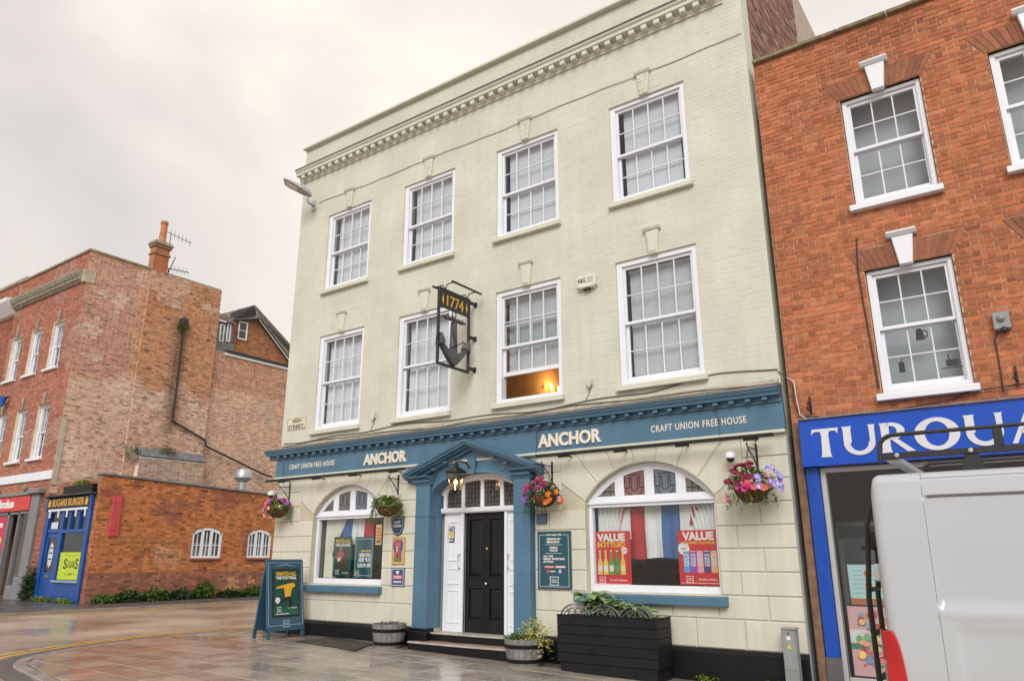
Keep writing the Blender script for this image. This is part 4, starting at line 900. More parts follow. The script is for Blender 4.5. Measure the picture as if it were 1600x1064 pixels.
# th: 0 = +x (right), -pi/2 = towards the street, pi = left
basket(-12.80, -.27, 2.41, .205, 'hanging basket of pink and orange flowers at the pub\'s left corner', 2.87, [('pink', 9, PI*.9, PI*1.5, -.5, .3, 1.05), ('pale', 10, PI*.9, PI*1.6, -.7, .2, 1.1), ('pur', 9, -PI*.6, PI*.2, .3, 1.2, 1.08), ('coral', 7, PI*1.0, PI*1.5, .4, 1.1, 1.08), ('mag', 4, -.6, .6, .2, 1, 1.1)], 5, trail=6, foliage=(FOL, FOLL), nleaf=300)
basket(-9.71, -.26, 2.34, .205, 'hanging basket of plain green trailing plants beside the doorcase', 2.86, [], 6, trail=16, foliage=(FOL, FOLL), nleaf=330, spread=1.3, hgt=.19)
basket(-6.36, -.28, 2.38, .215, 'hanging basket of magenta petunias and orange blooms right of the doorway', 2.86, [('mag', 26, PI*.8, PI*1.75, .25, 1.35, 1.1), ('burg', 10, -PI*.7, -PI*.2, .5, 1.3, 1.1), ('red', 4, PI*1.0, PI*1.3, -.1, .4, 1.12), ('pur', 8, PI*.9, PI*1.3, -.5, .4, 1.2), ('org', 12, -.9, .4, -.6, .2, 1.12), ('pale', 4, -.6, .5, -.5, .1, 1.15)], 7, trail=4, foliage=(FOL, FOLL, FOLD), nleaf=300, hgt=.22)
basket(-3.11, -.36, 2.31, .215, 'large hanging basket of burgundy, pink and lilac flowers by the pub\'s right end', 2.86, [('burg', 34, PI*.75, PI*1.65, .15, 1.35, 1.15), ('lil', 24, -1.1, .5, -.1, .8, 1.3), ('pink', 8, -PI*.6, -PI*.4, -.1, .35, 1.08), ('pale', 7, -PI*.5, -.2, .0, .5, 1.1), ('coral', 4, -PI*.45, -PI*.2, -.1, .2, 1.1), ('pale', 5, PI*.9, PI*1.3, -.8, -.2, 1.15)], 8, trail=7, foliage=(FOL, FOLL, FOLD), nleaf=330, hgt=.27, spread=1.3)
CAMW = mat('white plastic', (.75, .75, .76), .35, var=.02)
for x, z, lab in ((-3.42, 2.78, 'white dome security camera beside the right basket bracket'), (-13.2, 2.75, 'white security camera on the pub\'s left corner')):
    t = thing('security_camera', lab, 'camera', (x, -.1, z-.1), 'security cameras on the pub'); obj('housing', MB().lathe([(.002, .05), (.06, .05), (.07, .03), (.07, -.02), (.062, -.03)], (x, -.16, z), 16), CAMW, t, smooth=True); obj('dome', MB().ball((x, -.16, z-.03), .055, 14, 8), mat('smoked dome', (.02, .02, .02), .1), t, smooth=True); obj('mount', MB().tube([(x, -.16, z+.05), (x, -.08, z+.06), (x, .004, z+.03)], .02, 8), CAMW, t)
# ------------------------------------------------------------------ flat printed things
_FC = {}
def flat(c, rough=.45, key=None):
    k = tuple(round(v, 3) for v in c)
    if k not in _FC: _FC[k] = mat('print %d' % len(_FC), c, rough, var=.03, scale=8)
    return _FC[k]
class Panel:
    def __init__(s, org, u, v, w, h): s.o = Vector(org); s.u = Vector(u).normalized(); s.v = Vector(v).normalized(); s.n = s.u.cross(s.v); s.w = w; s.h = h
    def P(s, a, b, d): return s.o+s.u*(a*s.w)+s.v*(b*s.h)+s.n*d
    def poly(s, name, pts, c, parent, d0=.0, d1=.002, bev=0.0):
        n = len(pts); mb = MB().add([s.P(a, b, d1) for a, b in pts]+[s.P(a, b, d0) for a, b in pts], [tuple(range(n)), tuple(range(2*n-1, n-1, -1))]+[(i, n+i, n+(i+1) % n, (i+1) % n) for i in range(n)])
        return obj(name, mb, c if not isinstance(c, tuple) else flat(c), parent, bev=bev)
    def rect(s, name, a0, b0, a1, b1, c, parent, d0=.0, d1=.002, bev=0.0): return s.poly(name, [(a0, b0), (a1, b0), (a1, b1), (a0, b1)], c, parent, d0, d1, bev)
    def frame(s, name, a0, b0, a1, b1, t, c, parent, d0, d1):
        mb = MB(); ta, tb = t/s.w, t/s.h
        for q in ((a0, b0, a1, b0+tb), (a0, b1-tb, a1, b1), (a0, b0+tb, a0+ta, b1-tb), (a1-ta, b0+tb, a1, b1-tb)):
            pts = [(q[0], q[1]), (q[2], q[1]), (q[2], q[3]), (q[0], q[3])]; mb.add([s.P(a, b, d1) for a, b in pts]+[s.P(a, b, d0) for a, b in pts], [(0, 1, 2, 3), (7, 6, 5, 4), (0, 4, 5, 1), (1, 5, 6, 2), (2, 6, 7, 3), (3, 7, 4, 0)])
        return obj(name, mb, c if not isinstance(c, tuple) else flat(c), parent)
    def text(s, t, a0, b0, a1, b1, c, parent, bold=.03, d0=.002, d1=.003, mirror=False, name='lettering', spacing=1.0):
        mb = text_mb(MB(), t, s.P(a0, b0, d0), s.u, s.v, (a1-a0)*s.w, (b1-b0)*s.h, bold, d1-d0, spacing, mirror); return obj(name, mb, c if not isinstance(c, tuple) else flat(c), parent)
    def disc(s, name, a, b, r, c, parent, d0, d1, n=16): return s.poly(name, [(a+r/s.w*math.cos(2*PI*k/n), b+r/s.h*math.sin(2*PI*k/n)) for k in range(n)], c, parent, d0, d1)
def facade_panel(p0, p1, Y):       # from two pixels (lower left, upper right) on the plane y = Y
    a, c = at(*p0, Y), at(*p1, Y); return Panel((a[0], Y, a[2]), (1, 0, 0), (0, 0, 1), c[0]-a[0], c[2]-a[2])
WHT = (.80, .79, .76); NAVY = (.02, .045, .085); TEAL = (.018, .075, .105); GRN = (.008, .085, .06); YEL_ = (.80, .45, .03); REDP = (.62, .015, .02)
# poster in the left arched window: racing
def rider(P, t, d):
    P.poly('horse', [(.30, .12), (.42, .10), (.46, .2), (.62, .22), (.70, .12), (.82, .13), (.74, .28), (.80, .42), (.78, .56), (.86, .66), (.80, .74), (.70, .70), (.62, .55), (.46, .46), (.30, .40), (.22, .26)], (.10, .035, .02), t, d, d+.001)
    P.poly('jockey', [(.34, .44), (.52, .46), (.62, .58), (.56, .62), (.50, .58), (.46, .66), (.34, .66), (.22, .56), (.14, .44), (.22, .42)], (.42, .10, .08), t, d+.001, d+.002)
    P.poly('breeches', [(.26, .36), (.44, .40), (.42, .48), (.26, .46)], (.7, .68, .64), t, d+.002, d+.003); P.disc('cap', .42, .70, .035, (.55, .12, .1), t, d+.001, d+.002)
def small_logo(P, t, a, b, w, h, d, c=WHT, inner=TEAL):
    P.poly('badge', [(a, b), (a+w, b), (a+w*.92, b+h*.5), (a+w, b+h), (a, b+h), (a+w*.08, b+h*.5)], c, t, d, d+.0008); P.poly('badge_field', [(a+w*.08, b+h*.08), (a+w*.92, b+h*.08), (a+w*.84, b+h*.5), (a+w*.92, b+h*.92), (a+w*.08, b+h*.92), (a+w*.16, b+h*.5)], inner, t, d+.0008, d+.0014)
    P.text('CRAFT\nUNION', a+w*.22, b+h*.3, a+w*.78, b+h*.72, c, t, .03, d+.0014, d+.002)
YP = .205
P = facade_panel((519, 900), (550.5, 838), YP); t = thing('poster', 'green horse racing poster reading WATCH ALL THE RACING in the left window', 'poster', P.P(.5, 0, 0))
P.rect('sheet', 0, 0, 1, 1, GRN, t, 0, .002); P.text('WATCH ALL', .08, .84, .92, .94, YEL_, t, .04); P.text('THE RACING', .08, .75, .92, .83, WHT, t, .04); P.poly('grass', [(0, 0), (1, 0), (1, .16), (0, .1)], (.01, .045, .03), t, .002, .003); rider(P, t, .003); small_logo(P, t, .15, .05, .22, .12, .0045, WHT, GRN); P.text('Craft Union', .55, .07, .9, .11, WHT, t, .02, .0045, .005)
P = facade_panel((552, 902), (584.5, 838), YP); t = thing('poster', 'teal poster with its lettering seen from behind in the left window', 'poster', P.P(.5, 0, 0))
P.rect('sheet', 0, 0, 1, 1, (.012, .11, .10), t, 0, .002); P.poly('panel', [(.35, 0), (.72, 0), (.80, 1), (.45, 1)], (.01, .075, .11), t, .002, .0028)
for k, (s_, z) in enumerate((('LIVE HERE', .50), ('CUP 2026', .385), ('FIFA WORLD', .25))): P.text(s_, .26-.04*k, z, .90, z+.10, WHT, t, .05, .003, .004, mirror=True)
P.rect('printed_line', .35, .635, .88, .67, YEL_, t, .003, .004); P.frame('border', .05, .05, .95, .95, .006, WHT, t, .003, .0036); small_logo(P, t, .08, .04, .22, .13, .004, WHT, GRN)
P = facade_panel((586.5, 851), (597, 819), YP+.02); t = thing('poster', 'small orange price sheet at the right edge of the left window', 'poster', P.P(.5, 0, 0)); P.rect('sheet', 0, 0, 1, 1, (.85, .50, .22), t)
for k in range(5): P.rect('printed_line', .15, .12+k*.16, .85, .21+k*.16, (.80, .16, .04) if k != 0 else (.05, .04, .04), t, .002, .003)
# posters in the right window
P = facade_panel((930, 914), (984, 829), YP); t = thing('poster', 'red poster reading VALUE BOTTLED with a row of beer bottles', 'poster', P.P(.5, 0, 0))
P.rect('sheet', 0, 0, 1, 1, REDP, t, 0, .002); P.text('VALUE', .10, .81, .86, .96, WHT, t, .05); P.text('BOTTLED', .10, .70, .86, .80, YEL_, t, .05); P.disc('price_disc', .83, .64, .05, WHT, t, .002, .003)
P.rect('printed_line', .77, .635, .89, .65, REDP, t, .003, .0035)
for k, (c, c2) in enumerate((((.75, .5, .2), (.8, .75, .65)), ((.82, .58, .12), (.85, .8, .6)), ((.09, .35, .07), (.75, .75, .7)), ((.05, .28, .07), (.1, .35, .12)), ((.85, .55, .08), (.8, .75, .3)))):
    a = .10+k*.155; b_ = P.poly('bottle', [(a, .2), (a+.13, .2), (a+.13, .42), (a+.09, .5), (a+.088, .62), (a+.042, .62), (a+.04, .5), (a, .42)], c, t, .003, .0045); P.rect('bottle_label', a+.01, .26, a+.12, .37, c2, b_, .0045, .005); P.rect('bottle_cap', a+.038, .62, a+.092, .645, (.75, .7, .5), b_, .003, .0045)
P.text('Craft Union', .42, .085, .88, .12, WHT, t, .02); small_logo(P, t, .13, .04, .18, .12, .003, WHT, REDP); P.rect('base_line', .04, .03, .96, .037, WHT, t, .002, .003)
P = facade_panel((1063, 913), (1122, 827), YP); t = thing('poster', 'red poster reading VALUE ON EVERY FLAVOUR with five coloured cans', 'poster', P.P(.5, 0, 0))
P.rect('sheet', 0, 0, 1, 1, REDP, t, 0, .002); P.text('VALUE', .12, .81, .88, .97, WHT, t, .05); P.text('ON EVERY FLAVOUR', .12, .74, .90, .79, YEL_, t, .04); P.disc('price_disc', .14, .66, .085*P.w/.6, WHT, t, .002, .003); P.rect('printed_line', .07, .65, .21, .67, REDP, t, .003, .0035)
for k, c in enumerate(((.10, .35, .70), (.32, .08, .50), (.85, .35, .45), (.04, .05, .28), (.85, .45, .12))):
    a = .12+k*.165; b_ = P.poly('can', [(a+.01, .22), (a+.14, .22), (a+.15, .24), (a+.15, .58), (a+.14, .6), (a+.01, .6), (a, .58), (a, .24)], c, t, .0035, .005)
    P.rect('can_panel', a+.02, .34, a+.13, .56, (.62, .62, .7), b_, .005, .0055); P.text('M\nH\nD', a+.045, .36, a+.105, .54, c, b_, .04, .0055, .006); P.rect('can_rim', a+.012, .6, a+.138, .615, (.6, .6, .62), b_, .0035, .005)
P.text('Craft Union', .46, .085, .9, .12, WHT, t, .02); small_logo(P, t, .16, .04, .18, .12, .003, WHT, REDP); P.rect('base_line', .04, .03, .96, .037, WHT, t, .002, .003)
# flags and curtains behind the glass
def cloth(name, x0, x1, y, z0, z1, m, parent, amp=.02, per=.21, ph=0.0, slant=0.0, nx=24):
    def fn(u, v):
        x = x0+(x1-x0)*u+slant*(1-v)*.1; z = z0+(z1-z0)*v+.012*math.sin(x*9); return (x, y+amp*math.sin(x*2*PI/per+ph)*(1.1-.5*v)+amp*.5*math.sin(z*7+x*3), z)
    mb = MB().grid(fn, nx, 10); n = len(mb.v); f0 = list(mb.f); mb.v += [(a, b_+.003, c) for a, b_, c in mb.v]; mb.c += [(1, 1, 1)]*n; mb.f += [tuple(reversed([i+n for i in f])) for f in f0]; mb.mi += [0]*len(f0)
    return obj(name, mb, m, parent, smooth=True, recalc=False)
FRED = mat('red cloth', (.55, .035, .04), .8, var=.08, trans=.15); FWHT = mat('white cloth', (.78, .77, .76), .8, var=.05); FBLU = mat('blue cloth', (.07, .17, .42), .8, var=.08, trans=.15); FGRN = mat('green cloth', (.03, .25, .10), .8, trans=.15)
CURT = mat('cream curtain', (.78, .74, .66), .85, var=.08); CURTW = mat('white curtain', (.78, .77, .75), .85, var=.05)
def flag(pl, pr, ptop, pbot, Y, cols, label, amp=.02):
    x0, x1 = at(pl, (ptop+pbot)/2, Y)[0], at(pr, (ptop+pbot)/2, Y)[0]; z1, z0 = at((pl+pr)/2, ptop, Y)[2], at((pl+pr)/2, pbot, Y)[2]
    t = thing('flag', label, 'flag', ((x0+x1)/2, Y, z0), 'flags hung in the pub windows'); n = len(cols)
    for k, m in enumerate(cols): cloth('stripe', x0+(x1-x0)*k/n, x0+(x1-x0)*(k+1)/n, Y, z0, z1, m, t, amp)
    return t, x0, x1, z0, z1
flag(983, 1062, 786, 872, .29, (FRED, FWHT, FBLU), 'red, white and blue striped flag hanging in the middle of the right window')
for (pl, pr, lab) in ((960, 985, 'white flag with a red mark beside the left curtain of the right window'), (1062, 1105, 'white flag with red and green marks beside the right curtain of the right window')):
    t, x0, x1, z0, z1 = flag(pl, pr, 786, 842, .28, (FWHT,), lab, .012)
    c = FRED; mb = MB(); xm = (x0+x1)/2; zz = z1-.12
    mb.prism([(xm-.05, zz-.18), (xm-.01, zz-.18), (xm+.06, zz+.02), (xm+.13, zz+.03), (xm+.13, zz+.06), (xm-.0, zz+.06)], .252, .258, 'y'); obj('emblem', mb, c, t)
flag(536, 585, 800, 850, .29, (FBLU, FWHT, FRED), 'blue, white and red flag hung across the left window')
def drape(x0, x1, z0, z1, Y, tie, m, label, side):
    # curtain gathered at a tie
    def fn(u, v):
        z = z0+(z1-z0)*v; zt = (z-tie)/(z1-tie) if z > tie else (tie-z)/(tie-z0)*.35; w_ = .35+.65*min(1, zt)**.8
        x = (x0+(x1-x0)*u*w_) if side < 0 else (x1-(x1-x0)*u*w_); return (x, Y+.025*math.sin(u*2*PI*6)*(.4+w_*.6), z)
    return tag(obj('curtain', MB().grid(fn, 60, 24), m, None, smooth=True), label, 'curtain', 'curtains in the arched windows')
drape(-11.9, -11.3, 1.10, 2.24, .26, 1.55, CURT, 'cream curtain tied back at the left of the left window', -1)
drape(-5.70, -5.25, 1.10, 2.24, .255, 1.3, CURTW, 'white curtain at the left of the right window', -1)
drape(-4.25, -3.82, 1.10, 2.24, .255, 1.3, CURTW, 'white curtain at the right of the right window', 1)
WOODD = mat('dark wood', (.05, .025, .013), .5, var=.3); BARM = mat('bar stool fabric', (.03, .04, .08), .7)
for a, lab in ((AW[0], 'dark wooden bench inside the left window'), (AW[1], 'dark wooden bench inside the right window')):
    t = thing('bench', lab, 'bench', (a['c'], .8, .3)); pbox('seat', WOODD, t, a['x0'], a['x1'], .345, .85, .95, 1.04); pbox('front_board', WOODD, t, a['x0'], a['x1'], .80, .85, .3, .95)
    for k in range(9): obj('spindle', MB().tube([(a['x0']+.2+k*.2, .95, 1.0), (a['x0']+.2+k*.2, .95, 1.25)], .012, 6), WOODD, t)
    obj('rail', MB().box(a['x0']+.1, a['x1']-.1, .93, .97, 1.25, 1.29), WOODD, t); pbox('rear_board', WOODD, t, a['x0']+.1, a['x1']-.1, .85, 1.0, .3, 1.0)
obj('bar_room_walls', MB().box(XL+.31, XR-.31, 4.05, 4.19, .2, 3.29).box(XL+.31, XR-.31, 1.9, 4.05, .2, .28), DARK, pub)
# ------------------------------------------------------------------ plaques on the wall
Yw = -.004
sh = at(622, 822, Yw); t = thing('shield_plaque', 'dark blue shield plaque reading CRAFT UNION below the green basket', 'plaque', (sh[0], Yw, sh[2]-.15)); P = Panel((sh[0]-.16, Yw, sh[2]-.17), (1, 0, 0), (0, 0, 1), .32, .34)
shield = [(.5, 0), (.8, .12), (.96, .42), (1, .95), (.5, 1.0), (0, .95), (.04, .42), (.2, .12)]
P.poly('plate', shield, NAVY, t, 0, .02, .003); P.poly('rim', [(.5+(a-.5)*.88, .52+(b_-.52)*.88) for a, b_ in shield], (.4, .47, .55), t, .02, .022); P.poly('field', [(.5+(a-.5)*.82, .52+(b_-.52)*.82) for a, b_ in shield], NAVY, t, .022, .024); P.text('CRAFT\nUNION', .2, .45, .8, .78, (.6, .65, .7), t, .03, .024, .026)
P = facade_panel((612, 881.5), (634, 838), Yw); t = thing('castle_plaque', 'orange framed plaque with a red brick castle tower', 'plaque', P.P(.5, 0, 0))
P.rect('plate', 0, 0, 1, 1, (.50, .30, .12), t, 0, .018, .003); P.frame('frame', .03, .02, .97, .98, .02, (.62, .42, .2), t, .018, .026); P.poly('sky_panel', [(.22, .12), (.78, .12), (.72, .4), (.88, .62), (.86, .78), (.72, .88), (.28, .88), (.14, .78), (.12, .62), (.28, .4)], (.06, .09, .32), t, .018, .021)
P.poly('tower', [(.34, .22), (.66, .22), (.62, .6), (.70, .64), (.70, .84), (.62, .84), (.62, .8), (.54, .8), (.54, .84), (.46, .84), (.46, .8), (.38, .8), (.38, .84), (.30, .84), (.30, .64), (.38, .6)], (.50, .13, .05), t, .021, .028); P.poly('doorway', [(.44, .24), (.56, .24), (.56, .38), (.5, .42), (.44, .38)], (.08, .04, .03), t, .028, .03)
for b_ in (.48, .58): P.rect('tower_window', .40, b_, .48, b_+.06, (.75, .7, .55), t, .028, .03)
P.poly('hill', [(.22, .12), (.78, .12), (.70, .22), (.5, .26), (.30, .22)], (.08, .22, .05), t, .021, .027)
P = facade_panel((611, 915.5), (633, 887), Yw); t = thing('ale_plaque', 'small blue plaque with a red banner under the castle plaque', 'plaque', P.P(.5, 0, 0)); P.rect('plate', 0, 0, 1, 1, (.05, .07, .17), t, 0, .016, .002); P.frame('border', .05, .04, .95, .96, .012, (.6, .6, .62), t, .016, .0175)
P.rect('banner', .15, .40, .85, .62, (.55, .04, .07), t, .016, .018); [P.rect('printed_line', .2, b_, .8, b_+.05, (.7, .6, .6), t, .018, .019) for b_ in (.44, .53)]; P.poly('glass_mark', [(.42, .68), (.58, .68), (.62, .84), (.38, .84)], (.72, .72, .74), t, .016, .018); P.rect('printed_line', .2, .2, .8, .3, (.5, .52, .6), t, .016, .018)
P = facade_panel((842, 919), (892.5, 829), Yw); t = thing('notice_board', 'tall teal notice board reading PREMIUM BRANDS GREAT VALUE', 'notice board', P.P(.5, 0, 0))
P.rect('board', 0, 0, 1, 1, TEAL, t, 0, .03, .004); P.frame('border', .06, .035, .94, .935, .006, (.6, .68, .7), t, .03, .032)
for s_, a0, a1, z0, z1 in (('MORE THAN A PUB', .27, .73, .92, .95), ('PREMIUM\nBRANDS', .30, .70, .79, .88), ('GREAT\nVALUE', .37, .63, .645, .73), ('ALL THE\nGREAT SPORTING\nACTION', .18, .82, .45, .58)): 
    if z1 > .94: P.rect('gap', a0-.03, .92, a1+.03, .945, TEAL, t, .0315, .0325)
    P.text(s_, a0, z0, a1, z1, WHT, t, .03, .032, .034)
for z in (.61, .76): P.rect('rule', .25, z, .75, z+.006, (.6, .68, .7), t, .03, .032)
P.rect('sport_label', .22, .36, .50, .395, (.75, .12, .15), t, .03, .032); P.text('sky sports', .24, .365, .48, .39, WHT, t, .02, .032, .034); P.rect('sport_label', .54, .36, .84, .395, (.75, .35, .3), t, .03, .032); P.rect('printed_line', .57, .372, .81, .384, WHT, t, .032, .034); P.disc('sport_disc', .32, .30, .025, (.5, .06, .12), t, .03, .032); P.rect('printed_line', .38, .292, .54, .308, WHT, t, .032, .034); P.disc('sport_disc', .68, .30, .03, (.25, .45, .75), t, .03, .032)
small_logo(P, t, .36, .06, .28, .15, .03, (.6, .68, .7), TEAL)
p_ = at(848, 811, 0); t = thing('black_meter_box', 'small blue grey box on the wall under the magenta basket', 'box', (p_[0], -.03, p_[2]-.07)); obj('case', MB().box(p_[0]-.09, p_[0]+.09, -.05, .0, p_[2]-.07, p_[2]+.07), mat('slate blue paint', (.09, .13, .18), .5), t, bev=.006); obj('lid', MB().box(p_[0]-.1, p_[0]+.1, -.06, .0, p_[2]+.071, p_[2]+.085), mat('slate blue paint'), t)
t.name = 'wall_box'
P = Panel((-8.69, yd+.019, 1.73), (1, 0, 0), (0, 0, 1), .145, .27); t = thing('door_plate', 'small white plate with a yellow shield beside the pub door', 'plaque', P.P(.5, 0, 0)); P.rect('plate', 0, 0, 1, 1, (.05, .05, .07), t, 0, .008); P.rect('print', .08, .26, .92, .95, (.62, .6, .55), t, .008, .010); P.poly('shield', [(.5, .3), (.82, .45), (.82, .82), (.18, .82), (.18, .45)], (.7, .48, .05), t, .010, .012); P.poly('blue_band', [(.18, .70), (.82, .70), (.82, .86), (.5, .92), (.18, .86)], (.12, .2, .5), t, .012, .013); P.rect('printed_line', .15, .1, .85, .17, WHT, t, .008, .010)
# ------------------------------------------------------------------ A-board
gz0 = .08; bx, by0, by1 = -11.72, -1.08, -.25; Hb = 1.36
t = thing('a_board', 'blue folding pavement board with a football poster', 'pavement sign', (bx-.22, (by0+by1)/2, gz0))
tilt = .20; AB = mat('blue board paint', (.035, .10, .155), .35, var=.06)
uu = Vector((0, 1, 0)); vv = Vector((-tilt/Hb, 0, 1)).normalized(); P = Panel((bx, by0, gz0), uu, vv, by1-by0, Hb)
P.rect('front_board', 0, .10, 1, 1, AB, t, -.03, 0, .006); P.rect('rail', .0, .095, 1, .13, AB, t, -.028, .012)
for a in (0, .92): P.rect('leg', a, 0, a+.08, .12, AB, t, -.029, .001)
P.frame('moulding', .04, .16, .96, .975, .008, (.35, .45, .5), t, 0, .003)
vb = Vector((tilt/Hb, 0, 1)).normalized(); Q = Panel((bx-.44, by1, gz0), -uu, vb, by1-by0, Hb); Q.rect('rear_board', 0, .10, 1, 1, AB, t, -.03, 0, .006)
for a in (0, .92): Q.rect('leg', a, 0, a+.08, .12, AB, t, -.029, .001)
obj('hinge', MB().tube([(bx-.22, by0+.02, gz0+Hb-.02), (bx-.22, by1-.02, gz0+Hb-.02)], .03, 8), AB, t); obj('chain', MB().tube([(bx-.06, by1-.04, gz0+.5), (bx-.22, by1-.04, gz0+.46), (bx-.38, by1-.04, gz0+.5)], .006, 4), IRON, t)
P.poly('crest_moulding', [(.18, .925), (.4, .94), (.5, .955), (.6, .94), (.82, .925), (.6, .932), (.5, .945), (.4, .932)], (.4, .5, .55), t, .001, .004)
P2 = Panel(P.P(.14, .27, 0), uu, vv, .72*P.w, .62*P.h); ps = P2.rect('poster', 0, 0, 1, 1, (.02, .02, .02), t, 0, .012); P2.rect('print', .04, .03, .96, .97, (.008, .075, .055), ps, .012, .0135)
P2.text('WATCH ALL', .12, .85, .90, .935, YEL_, ps, .04, .0135, .015); P2.text('THE FOOTBALL', .12, .775, .90, .84, WHT, ps, .04, .0135, .015); P2.poly('green_panel', [(.04, .03), (.96, .03), (.96, .14), (.04, .16)], (.01, .13, .08), ps, .0135, .0142)  # brighter green band printed along the poster's lower edge
P2.poly('player_shirt', [(.46, .40), (.66, .42), (.72, .58), (.84, .62), (.83, .68), (.70, .70), (.58, .68), (.40, .66), (.14, .62), (.14, .58), (.42, .60)], (.82, .42, .02), ps, .0142, .016); P2.disc('player_head', .66, .735, .045, (.06, .03, .02), ps, .0142, .016); P2.poly('player_legs', [(.46, .40), (.66, .42), (.74, .30), (.66, .16), (.58, .17), (.62, .30), (.54, .33), (.40, .30), (.24, .26), (.24, .31), (.38, .36)], (.02, .02, .025), ps, .0142, .016); P2.disc('ball', .18, .34, .055, (.75, .76, .78), ps, .0142, .016)
small_logo(P2, ps, .16, .05, .16, .15, .0148, WHT, GRN); P2.text('Craft Union', .55, .16, .9, .195, WHT, ps, .02, .0148, .016); P2.rect('printed_line', .12, .05, .6, .065, WHT, ps, .0148, .016)
small_logo(P, t, .42, .14, .18, .085, .002, (.55, .62, .66), TEAL)
# ------------------------------------------------------------------ door mat, barrels, planter, feeder pillar
m_ = [(-11.0, -1.05), (-9.35, -1.18), (-9.75, -.42), (-11.05, -.16)]
b = MB(); b.prism([(x, y) for x, y in m_], 0, .014, 'z'); b.v = [(x, y, g(x)+z+.003) for x, y, z in b.v]; tag(obj('rubber_mat', b, mat('wet rubber mat', (.035, .028, .024), .5, var=.3, scale=8, bump=.8, bscale=60, rvar=.2), None), 'dark ribbed rubber mat lying on the wet pavement left of the doorway', 'mat')
BARW = mat('weathered barrel wood', (.20, .20, .195), .7, var=.3, scale=9, bump=.4, bscale=60); SOIL = mat('soil', (.05, .032, .02), .95, var=.3, scale=30, bump=.8, bscale=60)
def barrel(x, y, R, H, label):
    z = g(x); t = thing('barrel_planter', label, 'planter', (x, y, z), 'half-barrel planters'); n = 20
    b = MB()
    for k in range(n):
        a0, a1 = 2*PI*(k+.03)/n, 2*PI*(k+.97)/n; lv = [(R*.80, 0), (R*.90, H*.35), (R*.97, H*.7), (R, H)]; vs = []
        for rr, zz in lv:
            for q in (rr, rr-.028):
                for a in (a0, a1): vs.append((x+q*math.cos(a), y+q*math.sin(a), z+zz))
        fs = []
        for i in range(3): o_ = i*4; fs += [(o_, o_+1, o_+5, o_+4), (o_+2, o_+6, o_+7, o_+3), (o_, o_+4, o_+6, o_+2), (o_+1, o_+3, o_+7, o_+5)]
        fs += [(0, 2, 3, 1), (12, 13, 15, 14)]; b.add(vs, fs)
    obj('staves', b, BARW, t)
    for zz0, zz1 in ((.10, .24), (.66, .80)):
        r0, r1 = [R*float(np.interp(q_, (0, .35, .7, 1), (.80, .90, .97, 1)))+.008 for q_ in (zz0, zz1)]; pr = [(r0, zz0*H), (r1, zz1*H), (r1-.012, zz1*H), (r0-.012, zz0*H), (r0, zz0*H)]; obj('hoop', MB().lathe(pr, (x, y, z), 32, cap=False), BLACK, t, smooth=True)
    obj('soil', MB().lathe([(.01, H*.9), (R*.95, H*.88)], (x, y, z), 20, cap=False), SOIL, t); obj('base', MB().lathe([(.01, .02), (R*.78, .02)], (x, y, z), 20, cap=False), BARW, t)
    return t, z+H*.9
t1, zt1 = barrel(-9.40, -.40, .29, .36, 'half-barrel planter with few dead plants left of the pub door')
rb = random.Random(4); b = MB()
for _ in range(140): a, q = rb.uniform(0, 6.28), rb.uniform(0, .24); b.leaf((-9.40+q*math.cos(a), -.40+q*math.sin(a), zt1+rb.uniform(-.02, .05)), (rb.uniform(-1, 1), rb.uniform(-1, 1), rb.uniform(-.1, .8)), (0, 0, 1), rb.uniform(.03, .06), rb.uniform(.012, .03))
o = obj('foliage', b, mat('withered leaf', (.10, .07, .03), .7, var=.5, scale=20), t1, recalc=False); o['kind'] = 'stuff'
t2, zt2 = barrel(-6.60, -.45, .30, .35, 'half-barrel planter with yellow variegated ivy right of the pub door')
VAR = mat('variegated ivy leaf', (.52, .50, .12), .5, var=.4, scale=40, trans=.25)
def pl(parent, name, x, y, z, label, fmat, n, rx, ry, rz, ls, seed, droop=0.0):
    r = random.Random(seed); t = thing(name, label, 'plant', (x, y, z)); b = MB()
    for _ in range(n):
        a, q = r.uniform(0, 6.28), math.sqrt(r.random()); h = r.random(); px_, py_ = q*rx*math.cos(a), q*ry*math.sin(a); zz = z+rz*h*(1-.5*q)-droop*max(0, q-.6)*r.random()*2.2
        b.leaf((x+px_, y+py_, zz), (px_/rx+r.uniform(-.5, .5), py_/ry+r.uniform(-.5, .5), r.uniform(-.3, .8)), (r.uniform(-.3, .3), r.uniform(-.3, .3), 1), r.uniform(*ls), r.uniform(*ls)*.7)
    o = obj('leaves', b, fmat, t, recalc=False); o['kind'] = 'stuff'; s = MB()
    for _ in range(7): a = r.uniform(0, 6.28); s.tube([(x+.02*math.cos(a), y+.02*math.sin(a), z-.03), (x+rx*.6*math.cos(a), y+ry*.6*math.sin(a), z+rz*.7)], .005, 4)
    obj('stems', s, FOLD, t); return t
pl(t2, 'ivy_plant', -6.45, -.44, zt2, 'yellow and cream variegated ivy spilling from the barrel right of the door', VAR, 330, .26, .2, .34, (.035, .075), 11, .35)
pl(t2, 'green_plant', -6.74, -.50, zt2, 'small green plant in the barrel right of the door', FOL, 180, .16, .15, .12, (.03, .06), 12)
x0, x1, y0, y1 = -5.93, -4.42, -.62, -.15; zg = g(-4.4)-.02; PB = mat('black stained timber', (.011, .011, .0135), .5, spec=.25, var=.25, scale=5, bump=.3, bscale=40)
t = thing('box_planter', 'long black timber trough planter under the right window', 'planter', ((x0+x1)/2, (y0+y1)/2, g(-5.2)))
z = g(-5.9)+.12; zt = .70; nb = 5; hb = (zt-z)/nb
